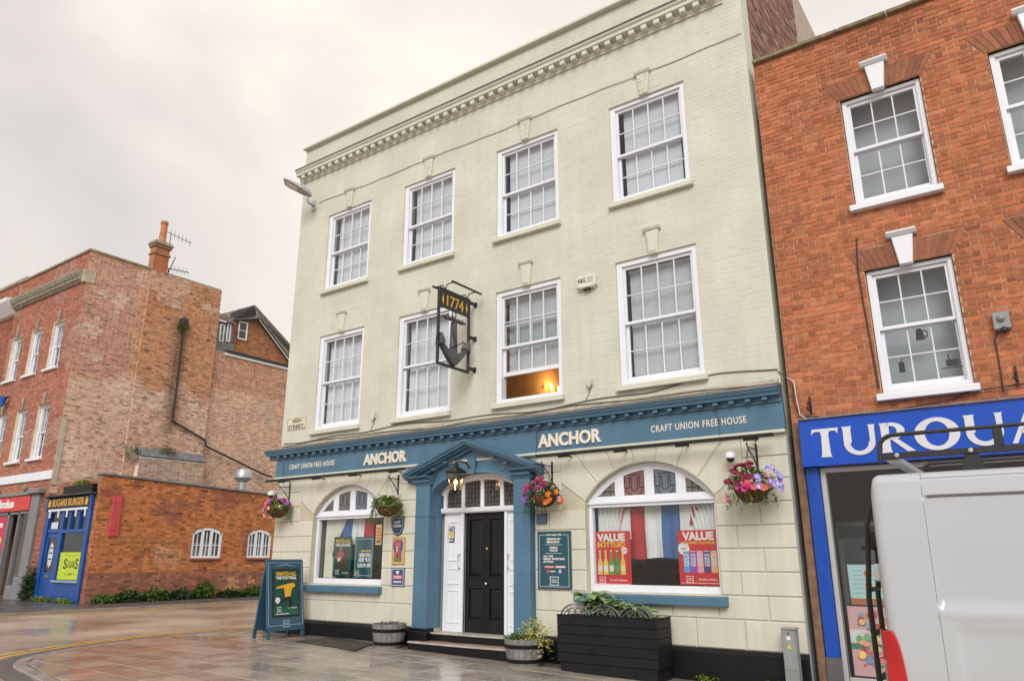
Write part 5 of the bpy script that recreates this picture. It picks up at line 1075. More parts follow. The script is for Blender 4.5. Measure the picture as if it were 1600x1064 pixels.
for k in range(nb):
    pbox('board', PB, t, x0, x1, y0, y0+.025, z+k*hb+.0022, z+(k+1)*hb-.0022, bev=.004); pbox('board', PB, t, x1-.025, x1, y0+.026, y1, z+k*hb+.0022, z+(k+1)*hb-.0022, bev=.004); pbox('board', PB, t, x0, x0+.025, y0+.026, y1, z+k*hb+.0022, z+(k+1)*hb-.0022, bev=.004); pbox('board', PB, t, x0+.026, x1-.026, y1-.025, y1, z+k*hb+.0022, z+(k+1)*hb-.0022)
pbox('base', PB, t, x0+.04, x1-.02, y0+.02, y1-.02, zg-.02, z+.004); pbox('lining', SOIL, t, x0+.03, x1-.03, y0+.03, y1-.03, z, zt-.06)
obj('rim', MB().box(x0-.005, x1+.005, y0-.006, y0+.03, zt, zt+.014).box(x1-.03, x1+.005, y0+.03, y1, zt, zt+.014), PB, t)
ed = thing('lattice_edging', 'grey arched lattice edging along the top of the black planter', 'edging', ((x0+x1)/2, y0+.05, zt-.06)); EDM = mat('grey plastic edging', (.10, .105, .115), .5)
for k in range(3):
    c_, hw_ = x0+.27+k*.46, .24; ye = y0+.05; b = MB()
    b.tube([(c_+hw_*math.cos(a), ye, zt-.04+.19*math.sin(a)) for a in np.linspace(0, PI, 13)], .012, 6); b.tube([(c_+hw_*.8*math.cos(a), ye, zt-.04+.14*math.sin(a)) for a in np.linspace(0, PI, 13)], .008, 6)
    for s_ in (-.15, -.05, .05, .15): b.tube([(c_+s_, ye, zt-.05), (c_+s_+.08, ye+.008, zt-.04+.16*math.sqrt(max(.05, 1-((s_+.08)/hw_)**2)))], .007, 5); b.tube([(c_+s_, ye+.004, zt-.05), (c_+s_-.08, ye, zt-.04+.16*math.sqrt(max(.05, 1-((s_-.08)/hw_)**2)))], .007, 5)
    obj('arch', b, EDM, ed)
obj('rail', MB().box(x0+.03, x0+1.44, ye-.01, ye+.01, zt-.08, zt-.04), EDM, ed)
SAGE = mat('sage leaf', (.30, .42, .19), .6, var=.3, scale=12, trans=.25)
lm = mesh_of('leaf', MB().grid(lambda u, v: ((v-.5)*2*.30*math.sin(PI*min(1, .06+u*.94))**.8, u, .10*math.sin(PI*u)-.28*u*u+.10*abs(v-.5)), 6, 4), SAGE, smooth=True, angle=0)
rb = random.Random(9)
for k, (px_, nl, hh, sc, lab) in enumerate(((-5.42, 130, .36, .20, 'tall leafy green plant in the left half of the black planter'), (-5.02, 100, .28, .18, 'leafy green plant in the middle of the black planter'), (-4.70, 100, .21, .16, 'low leafy green plant in the right half of the black planter'))):
    t = thing('leafy_plant', lab, 'plant', (px_, -.40, zt-.06), 'plants in the black planter'); s = MB(); stems = []
    for q in range(9): a = rb.uniform(0, 6.28); e = (px_+.16*math.cos(a)*rb.uniform(.3, 1.3), -.37+.11*math.sin(a), zt-.06+hh*rb.uniform(.6, 1.05)); s.tube([(px_+.04*math.cos(a), -.37+.03*math.sin(a), zt-.07), e], .006, 5); stems.append(e)
    obj('stems', s, FOL, t)
    for q in range(nl):
        e = rb.choice(stems); f = rb.uniform(.25, 1.05); p_ = (px_+(e[0]-px_)*f, -.37+(e[1]+.37)*f, zt-.06+(e[2]-zt+.06)*f); L_ = sc*rb.uniform(.6, 1.1); inst('leaf', lm, t, p_, (L_, L_, L_), (rb.uniform(-.2, .6), rb.uniform(-.3, .3), rb.uniform(0, 6.28)))
pl(None, 'small_plant', -4.52, -.42, zt-.05, 'low bright green plant at the right end of the black planter', FOLL, 120, .08, .12, .08, (.03, .055), 31)
# feeder pillar
fx, fy = -2.86, -.18; zf = g(fx); GRY = mat('grey cabinet paint', (.27, .29, .29), .5, var=.12, scale=6, streak=.1)
t = thing('feeder_pillar', 'slim grey electricity cabinet against the pub\'s right end', 'cabinet', (fx, fy, zf)); obj('case', MB().box(fx-.085, fx+.085, fy-.06, fy+.06, zf-.05, .63), GRY, t, bev=.006); obj('lid', MB().prism([(fy-.07, .632), (fy+.07, .632), (fy+.07, .655), (fy-.07, .645)], fx-.093, fx+.093, 'x'), GRY, t, bev=.004); obj('root_box', MB().box(fx-.093, fx+.093, fy-.07, fy+.07, zf-.05, zf+.12), GRY, t, bev=.005)
P = Panel((fx-.085, fy-.06, 0), (1, 0, 0), (0, 0, 1), .17, .6); P.rect('door', .06, .3, .94, 1.02, GRY, t, 0, .006); P.poly('warning_sticker', [(.36, .70), (.64, .70), (.5, .79)], (.75, .55, .03), t, .006, .0075); P.rect('number_plate', .36, .86, .64, .93, (.7, .7, .68), t, .006, .0075); P.rect('lock', .44, .97, .54, 1.0, BLACKM, t, .006, .012)
for (x, y, n_, sd_, lab) in ((-4.0, -.09, 60, 41, 'small weed in the pavement crack right of the planter'), (-3.14, -.12, 90, 42, 'low weeds at the foot of the grey cabinet'), (-3.0, -.35, 70, 43, 'weed tuft in front of the grey cabinet')): pl(None, 'weed', x, y, g(x), lab, FOLL, n_, .13, .06, .10, (.03, .06), sd_)
# ------------------------------------------------------------------ shop building on the right
shop = thing('shop_building', 'orange brick shop building with a blue shopfront right of the pub', 'building', (1, 3, g(1)))
BRK = mat('orange brick', (.4, .15, .07), .85, attr=True, var=.16, scale=9, bump=.5, bscale=90, fine=.12)
BMOR = mat('brick mortar', (.48, .33, .22), .9, var=.2, scale=5, bump=.4, bscale=90)
SX0, SX1, SZT = -2.62, 5.2, 8.68
SW = [(-1.50, -.50, 3.43, 5.06, 'low'), (-1.50, -.50, 6.0, 7.62, 'up'), (.27, 1.27, 6.0, 7.62, 'up'), (.27, 1.27, 3.43, 5.06, 'low'), (2.4, 3.4, 6.0, 7.62, 'up'), (2.4, 3.4, 3.43, 5.06, 'low')]
def arch_hw(w, z):                  # flat gauged arch: half width grows upwards
    c = (w[0]+w[1])/2; zt = w[3]; h = .30
    return None if not (zt < z < zt+h) else (c-.53-(z-zt)/h*.17, c+.53+(z-zt)/h*.17)
def holes_shop(z):
    out = [(w[0], w[1]) for w in SW if w[2] < z < w[3]]
    out += [arch_hw(w, z) for w in SW if arch_hw(w, z)]
    return out
b = MB(); zs = [3.16, 3.43, 5.06, 6.0, 7.62, SZT]
for k in range(5):
    if k in (1, 3):
        e = [SX0, -1.5, -.5, .27, 1.27, 2.4, 3.4, SX1]
        for i in range(0, 8, 2): b.box(e[i], e[i+1], .025, .36, zs[k], zs[k+1])
    else: b.box(SX0, SX1, .025, .36, zs[k], zs[k+1])
obj('front_wall', b, BMOR, shop)
pal = [(.42, .137, .058), (.385, .12, .05), (.445, .16, .07), (.34, .10, .047), (.28, .09, .05), (.47, .185, .085), (.20, .08, .055)]
def bcol(x, z, r):
    n = vnoise(x*.9, z*.8, 1.7); c = np.array(pal[min(6, int(abs(r.gauss(0, 1.55))))]); k = r.uniform(.78, 1.18)*(1-.34*max(0, n)+.12*max(0, -n))
    if z < 4.0 and x < 0: k *= 1-.25*max(0, (4.0-z))*max(0, vnoise(x*1.3, z*1.1, 8)+.4)
    return tuple(np.clip(c*k, 0, 1))
cells = bond(SX0+.002, SX1, 3.16, SZT, holes_shop, .19, .067, 'flemish', 5)
cells.sort(key=vis_size, reverse=True)
b = MB(); PS = lambda u, v, d: (u, .018-d, v)
for a, c, v0, v1 in cells[300:]: b.col = bcol(a, v0, rs); add_brick(b, PS, a, c, v0, v1, j=.0035, mort=.0105, r=rs)
o = obj('brickwork', b, BRK, shop, recalc=False); o['kind'] = 'stuff'
BM = [unit_box_mesh('brick', BRK, bcol(rs.uniform(-2, 0), rs.uniform(3.5, 8), rs)) for _ in range(26)]
for a, c, v0, v1 in cells[:300]: d = rs.uniform(-.0035, .0035); inst('brick', rs.choice(BM), shop, ((a+c)/2, .034-d, (v0+v1)/2), (c-a-.0105, .032, v1-v0-.0105), (rs.uniform(-.02, .02), rs.uniform(-.004, .004), rs.uniform(-.012, .012)))
for w in SW:
    n = 16; c = (w[0]+w[1])/2; zt = w[3]; h = .295
    for i in range(n):
        t0, t1 = -1+2*(i+.04)/n, -1+2*(i+.96)/n
        if abs(t0+t1) < .26: continue
        mb = MB(); mb.col = tuple(np.array((.30, .115, .06))*rs.uniform(.75, 1.12)); mb.prism([(c+t0*.53, zt+.004), (c+t1*.53, zt+.004), (c+t1*.70, zt+h), (c+t0*.70, zt+h)], .010+rs.uniform(-.003, .003), .05, 'y'); obj('arch_brick', mb, BRK, shop)
    obj('arch_backing', MB().box(c-.52, c+.52, .04, .3, zt, zt+.03), BMOR, shop)
    k = obj('keystone', MB().prism([(c-.075, zt-.03), (c+.075, zt-.03), (c+.125, zt+.36), (c-.125, zt+.36)], -.05, .03, 'y', .01, .01), WHITE, shop); obj('cap', MB().prism([(.03, zt+.36), (-.06, zt+.36), (-.075, zt+.375), (-.10, zt+.40), (-.10, zt+.42), (.03, zt+.43)], c-.17, c+.17, 'x'), WHITE, k)
    wv = sash_window(shop, c, w[1]-w[0]-.02, w[2]+.0, w[3]-.005, y=.075, cols=3, rows=2, fr=.05, sillm=WHITE, sill_ext=.06, sill_d=.08, zm=(w[2]+w[3])/2+.03)
    rb_ = obj('room_back', MB().box(w[0]-.02, w[1]+.02, .5, .52, w[2]-.2, w[3]+.1).box(w[0]-.04, w[0]-.02, .361, .5, w[2]-.2, w[3]+.1).box(w[1]+.02, w[1]+.04, .361, .5, w[2]-.2, w[3]+.1), mat('pale blind', (.50, .52, .56), .9, var=.05), wv)
# cup stickers on the lower window
t = thing('window_stickers', 'black tankard, glass and cup stickers on the lower shop window', 'sticker', (-1.0, .19, 3.5)); INKG = mat('black vinyl', (.03, .03, .032), .5)
ys = .160
p_ = at(1437, 523, ys); X, Z = p_[0], p_[2]
obj('tankard', MB().prism([(X-.05, Z-.07), (X+.05, Z-.07), (X+.04, Z+.04), (X+.02, Z+.08), (X-.03, Z+.08), (X-.04, Z+.03)], ys-.003, ys, 'y').tube([(X+.045, ys-.002, Z+.05), (X+.085, ys-.002, Z+.03), (X+.08, ys-.002, Z-.03), (X+.05, ys-.002, Z-.05)], .008, 4), INKG, t)
p_ = at(1409, 573, ys); X, Z = p_[0], p_[2]; obj('tumbler', MB().prism([(X-.035, Z-.07), (X+.035, Z-.07), (X+.03, Z+.06), (X-.03, Z+.06)], ys-.003, ys, 'y').tube([(X, ys-.002, Z+.06), (X+.02, ys-.002, Z+.11)], .004, 4), INKG, t)
p_ = at(1487, 565, ys); X, Z = p_[0], p_[2]; obj('cup', MB().prism([(X-.06, Z-.05), (X+.06, Z-.05), (X+.06, Z+.03), (X-.06, Z+.03)], ys-.003, ys, 'y').prism([(X-.11, Z-.075), (X+.11, Z-.075), (X+.11, Z-.065), (X-.11, Z-.065)], ys-.0035, ys-.0005, 'y').tube([(X+.06, ys-.002, Z+.02), (X+.1, ys-.002, Z), (X+.06, ys-.002, Z-.03)], .007, 4).tube([(X-.02, ys-.002, Z+.03), (X-.03, ys-.002, Z+.10)], .006, 4), INKG, t)
STC = mat('mossy stone coping', (.22, .18, .11), .9, var=.4, scale=9, bump=.6, bscale=50)
xx = SX0
while xx < SX1: obj('coping_stone', MB().prism([(-.05, SZT), (.36, SZT), (.36, SZT+.075), (-.05, SZT+.06)], xx+.004, min(SX1, xx+.62)-.004, 'x'), STC, shop, bev=.01); xx += .62
b = MB(); b.box(SX0, SX1, 8.6, 9, -.3, SZT-.3); b.box(SX1-.3, SX1, .36, 8.6, -.3, SZT-.3); b.box(SX0, SX1-.3, .36, 8.6, 8.1, 8.2); b.box(SX0, SX1-.3, .53, 8.6, 3.2, 3.35); obj('rear_walls', b, BMOR, shop)
# shopfront
SBL = mat('blue shop sign', (.002, .066, .47), .25, var=.05, scale=3, streak=.06); SBP = mat('blue shop paint', (.004, .065, .40), .3, var=.08, streak=.08)
sf = obj('sign_box', MB().prism([(-.16, 2.57), (.03, 2.57), (.03, 3.17), (-.13, 3.17)], -2.50, SX1, 'x'), SBL, shop, bev=.006); sf['label'] = 'blue shop sign with white serif lettering TUROUA'
obj('sign_joint', MB().box(-2.502, SX1, -.165, -.13, 3.171, 3.185), LEAD, sf)
ANG = math.atan2(.03, .6)
SIL = mat('silver lettering', (.62, .63, .66), .35, var=.04)
zb_, zt_ = 2.675, 3.035; H_ = zt_-zb_
def stroke_letter(polys): 
    b = MB()
    for pl_ in polys: b.prism(pl_, 0, .012, 'y')
    b.v = [(x, y-.171+(z-2.57)*.05, z) for x, y, z in b.v]; return obj('letter', b, SIL, sf)
def fl(x0, z0, x1, z1, w0, w1, ser=0.02, foot=1.0):     # flared upright stroke with small serifs
    dx, dz = x1-x0, z1-z0; L_ = math.hypot(dx, dz); nx, nz_ = -dz/L_, dx/L_; pts = []
    for t_, w_ in ((0, w0+ser*foot), (.06, w0+ser*.3*foot), (.2, w0), (.8, w1), (.94, w1+ser*.3), (1, w1+ser)): pts.append((x0+dx*t_, z0+dz*t_, w_/2))
    return [(x+nx*w_, z+nz_*w_) for x, z, w_ in pts]+[(x-nx*w_, z-nz_*w_) for x, z, w_ in reversed(pts)]
def band(c, rx0, rz0, rx1, rz1, a0, a1, n=24):
    o_ = [(c[0]+rx0*math.cos(a), c[1]+rz0*math.sin(a)) for a in np.linspace(a0, a1, n+1)]; i_ = [(c[0]+rx1*math.cos(a), c[1]+rz1*math.sin(a)) for a in np.linspace(a0, a1, n+1)]
    return [[o_[k], o_[k+1], i_[k+1], i_[k]] for k in range(n)]
def lx_(px_): return at(px_, 690, -.165)[0]
xT0, xT1 = lx_(1268), lx_(1311); cT = (xT0+xT1)/2
stroke_letter([[(xT0, zt_-.075), (xT0+.012, zt_), (xT1, zt_), (xT1-.012, zt_-.075), (xT1-.035, zt_-.035), (xT0+.035, zt_-.035)], fl(cT, zb_, cT, zt_-.034, .10, .085, .035)])
def U_(x0, x1):
    r_ = (x1-x0)/2; zc = zb_+r_*.85; c = (x0+r_, zc); return [fl(x0+.047, zc, x0+.047, zt_, .092, .09, .03, 0), fl(x1-.03, zc, x1-.03, zt_, .06, .06, .03, 0)]+band(c, r_, r_*.87, r_-.075, r_*.87-.05, PI, 2*PI, 18)
stroke_letter(U_(lx_(1318), lx_(1368)))
xR0, xR1 = lx_(1378), lx_(1422); rr = .105
stroke_letter([fl(xR0+.045, zb_, xR0+.045, zt_, .09, .09, .03)]+band((xR0+.10, zt_-rr), .16, rr, .075, rr-.04, -PI/2, PI/2, 14)+[[(xR0+.06, zt_), (xR0+.10, zt_), (xR0+.10, zt_-.04), (xR0+.06, zt_-.04)], [(xR0+.06, zt_-2*rr+.04), (xR0+.10, zt_-2*rr+.04), (xR0+.10, zt_-2*rr), (xR0+.06, zt_-2*rr)], [(xR0+.09, zt_-2*rr+.02), (xR0+.16, zt_-2*rr+.02), (xR1+.05, zb_), (xR1-.035, zb_)]])
xO0, xO1 = lx_(1430), lx_(1503); cO = ((xO0+xO1)/2, (zb_+zt_)/2); stroke_letter(band(cO, (xO1-xO0)/2, H_/2+.012, (xO1-xO0)/2-.11, H_/2-.035, 0, 2*PI, 36))
stroke_letter(U_(lx_(1512), lx_(1572)))
xA0 = lx_(1582); stroke_letter([[(xA0, zb_), (xA0+.05, zb_), (xA0+.22, zt_), (xA0+.17, zt_)], [(xA0+.17, zt_), (xA0+.22, zt_), (xA0+.42, zb_), (xA0+.33, zb_)], [(xA0+.10, zb_+.11), (xA0+.32, zb_+.11), (xA0+.32, zb_+.145), (xA0+.10, zb_+.145)]])
gz = g(-2)-.1
obj('corner_pilaster', MB().box(-2.50, -2.34, -.04, .2, .33, 2.57), SBP, shop, bev=.005); obj('pilaster_foot', MB().box(-2.51, -2.33, -.05, .2, gz, .33), mat('grey tile riser', (.10, .10, .105), .35, var=.2), shop, bev=.005)
WOODP = mat('weathered brown post', (.20, .115, .065), .85, var=.3, scale=9, streak=.3, bump=.4, bscale=50); o = obj('corner_post', MB().box(-2.615, -2.515, -.03, .2, g(-2.5)-.1, 3.155), WOODP, shop, bev=.01)
b = MB(); b.box(XR+.002, XR+.02, -.012, .2, g(-2.7)-.1, 3.03); obj('edge_trim', b, GRY, pub)
ALU = mat('aluminium frame', (.50, .50, .49), .4, metal=.3, var=.08)
sw = obj('shop_window', MB().box(-2.335, -2.27, .0, .08, gz, 2.56).box(-2.27, SX1, .0, .08, 2.50, 2.56).box(-2.27, SX1, .0, .08, gz, .12).box(1.0, 1.06, .0, .08, .12, 2.5), ALU, shop, bev=.004)
obj('pane', MB().box(-2.272, 1.002, .035, .043, .11, 2.505), GLASS, sw); obj('pane', MB().box(1.058, SX1, .035, .043, .11, 2.505), GLASS, sw)
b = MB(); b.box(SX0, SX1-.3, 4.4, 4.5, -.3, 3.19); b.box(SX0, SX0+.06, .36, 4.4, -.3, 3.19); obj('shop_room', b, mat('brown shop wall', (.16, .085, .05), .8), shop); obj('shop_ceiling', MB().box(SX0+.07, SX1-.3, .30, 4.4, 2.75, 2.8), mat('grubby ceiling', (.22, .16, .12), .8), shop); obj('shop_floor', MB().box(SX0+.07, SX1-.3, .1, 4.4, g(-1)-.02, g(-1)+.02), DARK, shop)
FRI = mat('steel counter', (.28, .29, .29), .35, metal=.6); t = thing('chiller_cabinet', 'tall steel chiller cabinet inside the shop window', 'cabinet', (-2.2, 1.4, g(-2))); pbox('case', FRI, t, -2.48, -1.6, 1.1, 1.8, g(-2), 1.95, bev=.02); pbox('door', GLASS, t, -2.40, -1.68, 1.085, 1.095, .4, 1.7)
P = Panel((-2.44, 1.095, 1.72), (1, 0, 0), (0, 0, 1), .8, .16); P.rect('header', 0, 0, 1, 1, (.05, .055, .06), t, 0, .004); P.text('> > >', .6, .2, .95, .8, (.3, .3, .3), t, .02, .004, .005)
# posters inside the shop window
def food(P, t, n, seed, cols, d):
    r = random.Random(seed)
    for k in range(n):
        a, b_ = r.uniform(.1, .9), r.uniform(.08, .92); q = r.uniform(.015, .05); P.poly('food_picture', [(a+q*math.cos(x)*r.uniform(.7, 1.2), b_+q*P.w/P.h*math.sin(x)*r.uniform(.7, 1.2)) for x in np.linspace(0, 5.6, 9)], r.choice(cols), t, d+k*.0002, d+.001+k*.0002)
P = Panel((-2.16, .06, .93), (1, 0, 0), (0, 0, 1), .72, .46); P.o.y = .062; t = thing('menu_poster', 'pale blue menu poster in the shop window', 'poster', P.P(.5, 0, 0)); P.rect('sheet', 0, 0, 1, 1, (.45, .66, .68), t, 0, .003); P.rect('food_strip', 0, 0, 1, .16, (.45, .16, .06), t, .003, .004)
for k in range(6): P.rect('printed_line', .06, .28+k*.11, .40, .31+k*.11, (.3, .5, .55), t, .003, .0036)
for k in range(4): P.disc('plate', .30+.16*(k % 2), .50+.28*(k//2), .055, (.7, .62, .5), t, .003, .004); P.disc('meal', .30+.16*(k % 2), .50+.28*(k//2), .04, (.42, .2, .06), t, .004, .005)
P = Panel((-2.22, .062, .14), (1, 0, 0), (0, 0, 1), .95, .77); t = thing('food_poster', 'poster crowded with colourful sweets and food pictures in the shop window', 'poster', P.P(.5, 0, 0)); P.rect('sheet', 0, 0, 1, 1, (.72, .42, .42), t, 0, .003); P.rect('white_band', 0, .48, 1, .66, (.75, .74, .72), t, .003, .0036); P.rect('green_band', 0, .38, 1, .46, (.05, .25, .16), t, .003, .0036); food(P, t, 170, 3, ((.75, .12, .12), (.8, .35, .3), (.8, .7, .6), (.55, .2, .3), (.75, .5, .15), (.15, .35, .2), (.15, .3, .5), (.35, .08, .06)), .0037)
# wires and fittings on the brick front
DC_ = mat('dark cable', (.03, .028, .025), .7)
def wire(pp, Y, r_, m, lab): cable([tuple(at(a, c, Y)) for a, c in pp], r_, m, label=lab)
wire([(1338, 372), (1340, 420), (1350, 480), (1362, 545), (1373, 607)], .008, .010, DC_, 'dark cable running down the brick beside the lower shop window')
wire([(1215, 580), (1228, 588), (1238, 600), (1241, 630), (1252, 650), (1300, 652), (1400, 640), (1480, 625), (1520, 610), (1600, 600)], -.02, .008, DC_, 'sagging cable from the pub corner along the top of the blue sign')
wire([(1229, 590), (1240, 595), (1245, 625), (1250, 648), (1262, 655)], -.03, .006, OFFW, 'white wire dropping from the pub corner to the blue sign')
p_ = at(1565, 502, .0); t = thing('junction_box', 'grey junction box on the orange brick right of the lower shop window', 'junction box', (p_[0], -.03, p_[2]-.12)); obj('case', MB().box(p_[0]-.085, p_[0]+.085, -.075, .02, p_[2]-.11, p_[2]+.10), GRY, t, bev=.012); obj('cap', MB().ball((p_[0], -.08, p_[2]+.02), .045, 10, 6), GRY, t, smooth=True); obj('eye', MB().ball((p_[0]+.01, -.06, p_[2]-.12), .04, 10, 6), BLACKM, t, smooth=True); obj('lead', MB().tube([tuple(at(a, c, .005)) for a, c in ((1560, 515), (1554, 530), (1560, 560), (1566, 600), (1568, 612))], .008, 5), DC_, t)
for (a, c, lab) in ((1588, 585, 'black iron hook on the brick above the sign\'s right part'), (1266, 632, 'black iron hook on the brick above the sign\'s left end')):
    p_ = at(a, c, .0); t = thing('wall_hook', lab, 'hook', (p_[0], -.02, p_[2]-.1), 'iron hooks on the shop front'); obj('plate', MB().box(p_[0]-.012, p_[0]+.012, -.01, .03, p_[2]-.12, p_[2]+.1), IRON, t); obj('hook', MB().tube([(p_[0], -.005, p_[2]+.02), (p_[0]-.02, -.08, p_[2]), (p_[0]-.02, -.10, p_[2]-.06), (p_[0], -.05, p_[2]-.09)], .010, 5), IRON, t)
# ------------------------------------------------------------------ the van
VY = -5.6; zr = g(0)
VAN = mat('white van paint', (.425, .455, .485), .24, var=.02, scale=1.5, coat=.4); VBL = mat('van black plastic', (.02, .02, .022), .5, var=.1); RUB = mat('tyre rubber', (.015, .015, .016), .8)
van = thing('delivery_van', 'white van with a black roof rack parked at the right edge', 'van', (1.8, VY+.95, zr))
ztop = 1.925; xr0 = -.80; WD = 1.92; LEN = 4.95
def sec(s):
    # s runs from the near sill (0) over the roof (.5) to the far sill (1); returns y inset, z
    prof = [(0.02, .30), (.0, .55), (.0, .95), (.012, 1.25), (.03, 1.55), (.048, 1.76), (.065, 1.86), (.105, 1.905), (.30, 1.925), (.62, 1.945), (.96, 1.95)]
    k = s*2*(len(prof)-1) if s <= .5 else (1-s)*2*(len(prof)-1); i = min(int(k), len(prof)-2); f = k-i; y = prof[i][0]*(1-f)+prof[i+1][0]*f; z = prof[i][1]*(1-f)+prof[i+1][1]*f
    return (VY+y, z) if s <= .5 else (VY+WD-y, z)
def smooth(e0, e1, x): t_ = max(0, min(1, (x-e0)/(e1-e0))); return t_*t_*(3-2*t_)
def vfn(u, s):
    # u along the van with a rounded rear, s around the section
    x = xr0+LEN*u if u > .03 else xr0+LEN*.03*(u/.03)
    y, z = sec(s); d = x-xr0; k = 0.0
    if d < .06: k = .055*(1-math.sqrt(max(0, 1-((.06-d)/.06)**2)))
    cyv, czv = VY+WD/2, 1.0
    if z > 1.55: k2 = k*.9*smooth(1.55, 1.9, z)
    else: k2 = 0
    y = y+(k*.9 if s < .5 else -k*.9); z = z-k2
    # bonnet and windscreen at the front
    fx_ = x-(xr0+LEN-1.75)
    if fx_ > 0 and z > 1.0: z = max(1.0 if fx_ < 1.75 else .8, min(z, 1.95-.62*max(0, fx_-.15) if fx_ < 1.45 else 1.14-.5*(fx_-1.45)))
    if s < .5:   # pressed panel on the near side
        a = smooth(-.545, -.52, x)*(1-smooth(1.55, 1.6, x)); bz = smooth(1.225, 1.245, z)*(1-smooth(1.775, 1.785, z)); y += .02*a*bz
        lz = smooth(1.19, 1.22, z)*(1-smooth(1.228, 1.245, z)); y -= .006*lz*smooth(-.6, -.5, x)
        a2 = smooth(-.5, -.45, x)*(1-smooth(1.55, 1.6, x)); bz2 = smooth(.6, .63, z)*(1-smooth(1.12, 1.16, z)); y += .008*a2*bz2
    return (x, y, z)
us = np.concatenate([np.linspace(0, .03, 12)[:-1], np.linspace(.03, .08, 24)[:-1], np.linspace(.08, .5, 50)[:-1], np.linspace(.5, 1, 40)])
ss = np.concatenate([np.linspace(0, .16, 40)[:-1], np.linspace(.16, .33, 70)[:-1], np.linspace(.33, .5, 16)[:-1], np.linspace(.5, 1, 40)])
b = MB(); vs = [vfn(u, s) for s in ss for u in us]; nu = len(us); b.add(vs, [(j*nu+i, j*nu+i+1, (j+1)*nu+i+1, (j+1)*nu+i) for j in range(len(ss)-1) for i in range(nu-1)])
b.add([vfn(0, s) for s in ss], [tuple(range(len(ss)))]); b.add([vfn(1, s) for s in ss], [tuple(reversed(range(len(ss))))])
obj('body', b, VAN, van, smooth=True, angle=40)
# thin dark lines: body seams and the pressed panel's edges
def body_line(pts, w_=.003): return obj('panel_line', MB().tube(pts, w_, 5), mat('panel line', (.16, .165, .17), .6), van)
def vy(x, z):
    lo, hi = 0.0, .5
    for _ in range(30):
        m_ = (lo+hi)/2
        if sec(m_)[1] < z: lo = m_
        else: hi = m_
    u = (x-xr0)/LEN; return vfn(u, lo)
body_line([tuple(np.array(vy(-.545, z))+np.array((0, .0015, 0))) for z in np.linspace(.4, 1.90, 40)], .0022)
body_line([tuple(np.array(vy(x, 1.779))+np.array((0, -.001, 0))) for x in np.linspace(-.53, 1.57, 40)], .004)  # dark line added along the pressed panel's top edge to sharpen its recess
body_line([tuple(np.array(vy(x, 1.245))+np.array((0, .001, 0))) for x in np.linspace(-.52, 1.57, 40)], .002)  # dark line added along the pressed panel's lower edge
body_line([tuple(np.array(vy(x, 1.872))+np.array((0, .0005, .0005))) for x in np.linspace(-.545, 2.5, 40)], .0022)
for s_, yy in ((-1, VY), (1, VY+WD)):
    wl = RUB
    for xw in (xr0+.95, xr0+LEN-.95):
        wh = obj('wheel', MB().lathe([(.20, -.10), (.30, -.10), (.325, -.07), (.325, .07), (.30, .10), (.20, .10)], (0, 0, 0), 28), RUB, van, smooth=True); rim = mesh_of('rim', MB().lathe([(.02, .09), (.08, .09), (.1, .07), (.2, .085), (.21, .1), (.2, -.09), (.02, -.09)], (0, 0, 0), 20), STEEL, smooth=True)
        wh.matrix_local = Matrix.Translation(Vector((xw, yy-s_*.12, zr+.33))-WLOC[van.name]) @ Matrix.Rotation(PI/2*(1 if s_ < 0 else -1), 4, 'X'); ro = bpy.data.objects.new('rim', rim); COL.objects.link(ro); ro.parent = wh
        ar_ = MB().lathe([(.36, -.02), (.36, .02), (.01, .02), (.01, -.02)], (0, 0, 0), 28); wa = obj('wheel_arch', ar_, VBL, van); wa.matrix_local = Matrix.Translation(Vector((xw, yy-s_*.005, zr+.35))-WLOC[van.name]) @ Matrix.Rotation(PI/2, 4, 'X')
obj('underbody', MB().box(xr0+.1, xr0+LEN-.1, VY+.06, VY+WD-.06, zr+.18, .42), VBL, van); obj('bumper', MB().box(xr0-.07, xr0+.12, VY+.03, VY+WD-.03, zr+.30, zr+.58), VBL, van, bev=.03)
LRED = mat('red lamp lens', (.50, .006, .01), .12, var=.1, coat=.6); LWHT = mat('clear lamp lens', (.55, .55, .56), .1, coat=.5)
for s_, yn in ((1, VY), (-1, VY+WD)):
    b = MB(); n = 14; ring = []
    for i in range(n+1):
        z = .62+(1.115-.62)*i/n; tt = i/n; wd_ = .055*math.sqrt(max(.02, 1-tt**3)); xa = xr0+.002+.0*tt; ring.append((z, wd_))
    va = []; 
    for z, wd_ in ring:
        cur = xr0-.035; va.append([(cur, yn+s_*.14, z), (cur, yn+s_*.06, z), (xr0-.015, yn+s_*.004, z), (xr0+.02+wd_, yn-s_*.010, z), (xr0+.03+wd_, yn+s_*.02, z)])
    vs = sum(va, []); b.add(vs, [(i*5+k, i*5+k+1, (i+1)*5+k+1, (i+1)*5+k) for i in range(n) for k in range(4)]+[tuple(range(4, -1, -1)), tuple(n*5+k for k in range(5))]); b.mi = [1 if (q_ < n*4 and q_ % 4 < 2 and q_//4 < n-4) else 0 for q_ in range(len(b.f))]; tl = obj('tail_light', b, [LRED, LWHT], van, smooth=True, angle=60)
    obj('reversing_lens', MB().box(xr0-.022, xr0-.008, yn+s_*.14 if s_ > 0 else yn-.14, yn+s_*.05 if s_ < 0 else yn+.05, .66, .95) if False else MB().box(xr0-.02, xr0+.0, min(yn+s_*.05, yn+s_*.14), max(yn+s_*.05, yn+s_*.14), .70, .98), LWHT, tl)
obj('rear_door', MB().box(xr0-.012, xr0+.02, VY+.16, VY+WD/2-.003, .45, 1.80), VAN, van, bev=.01); obj('rear_door', MB().box(xr0-.012, xr0+.02, VY+WD/2+.003, VY+WD-.16, .45, 1.80), VAN, van, bev=.01)
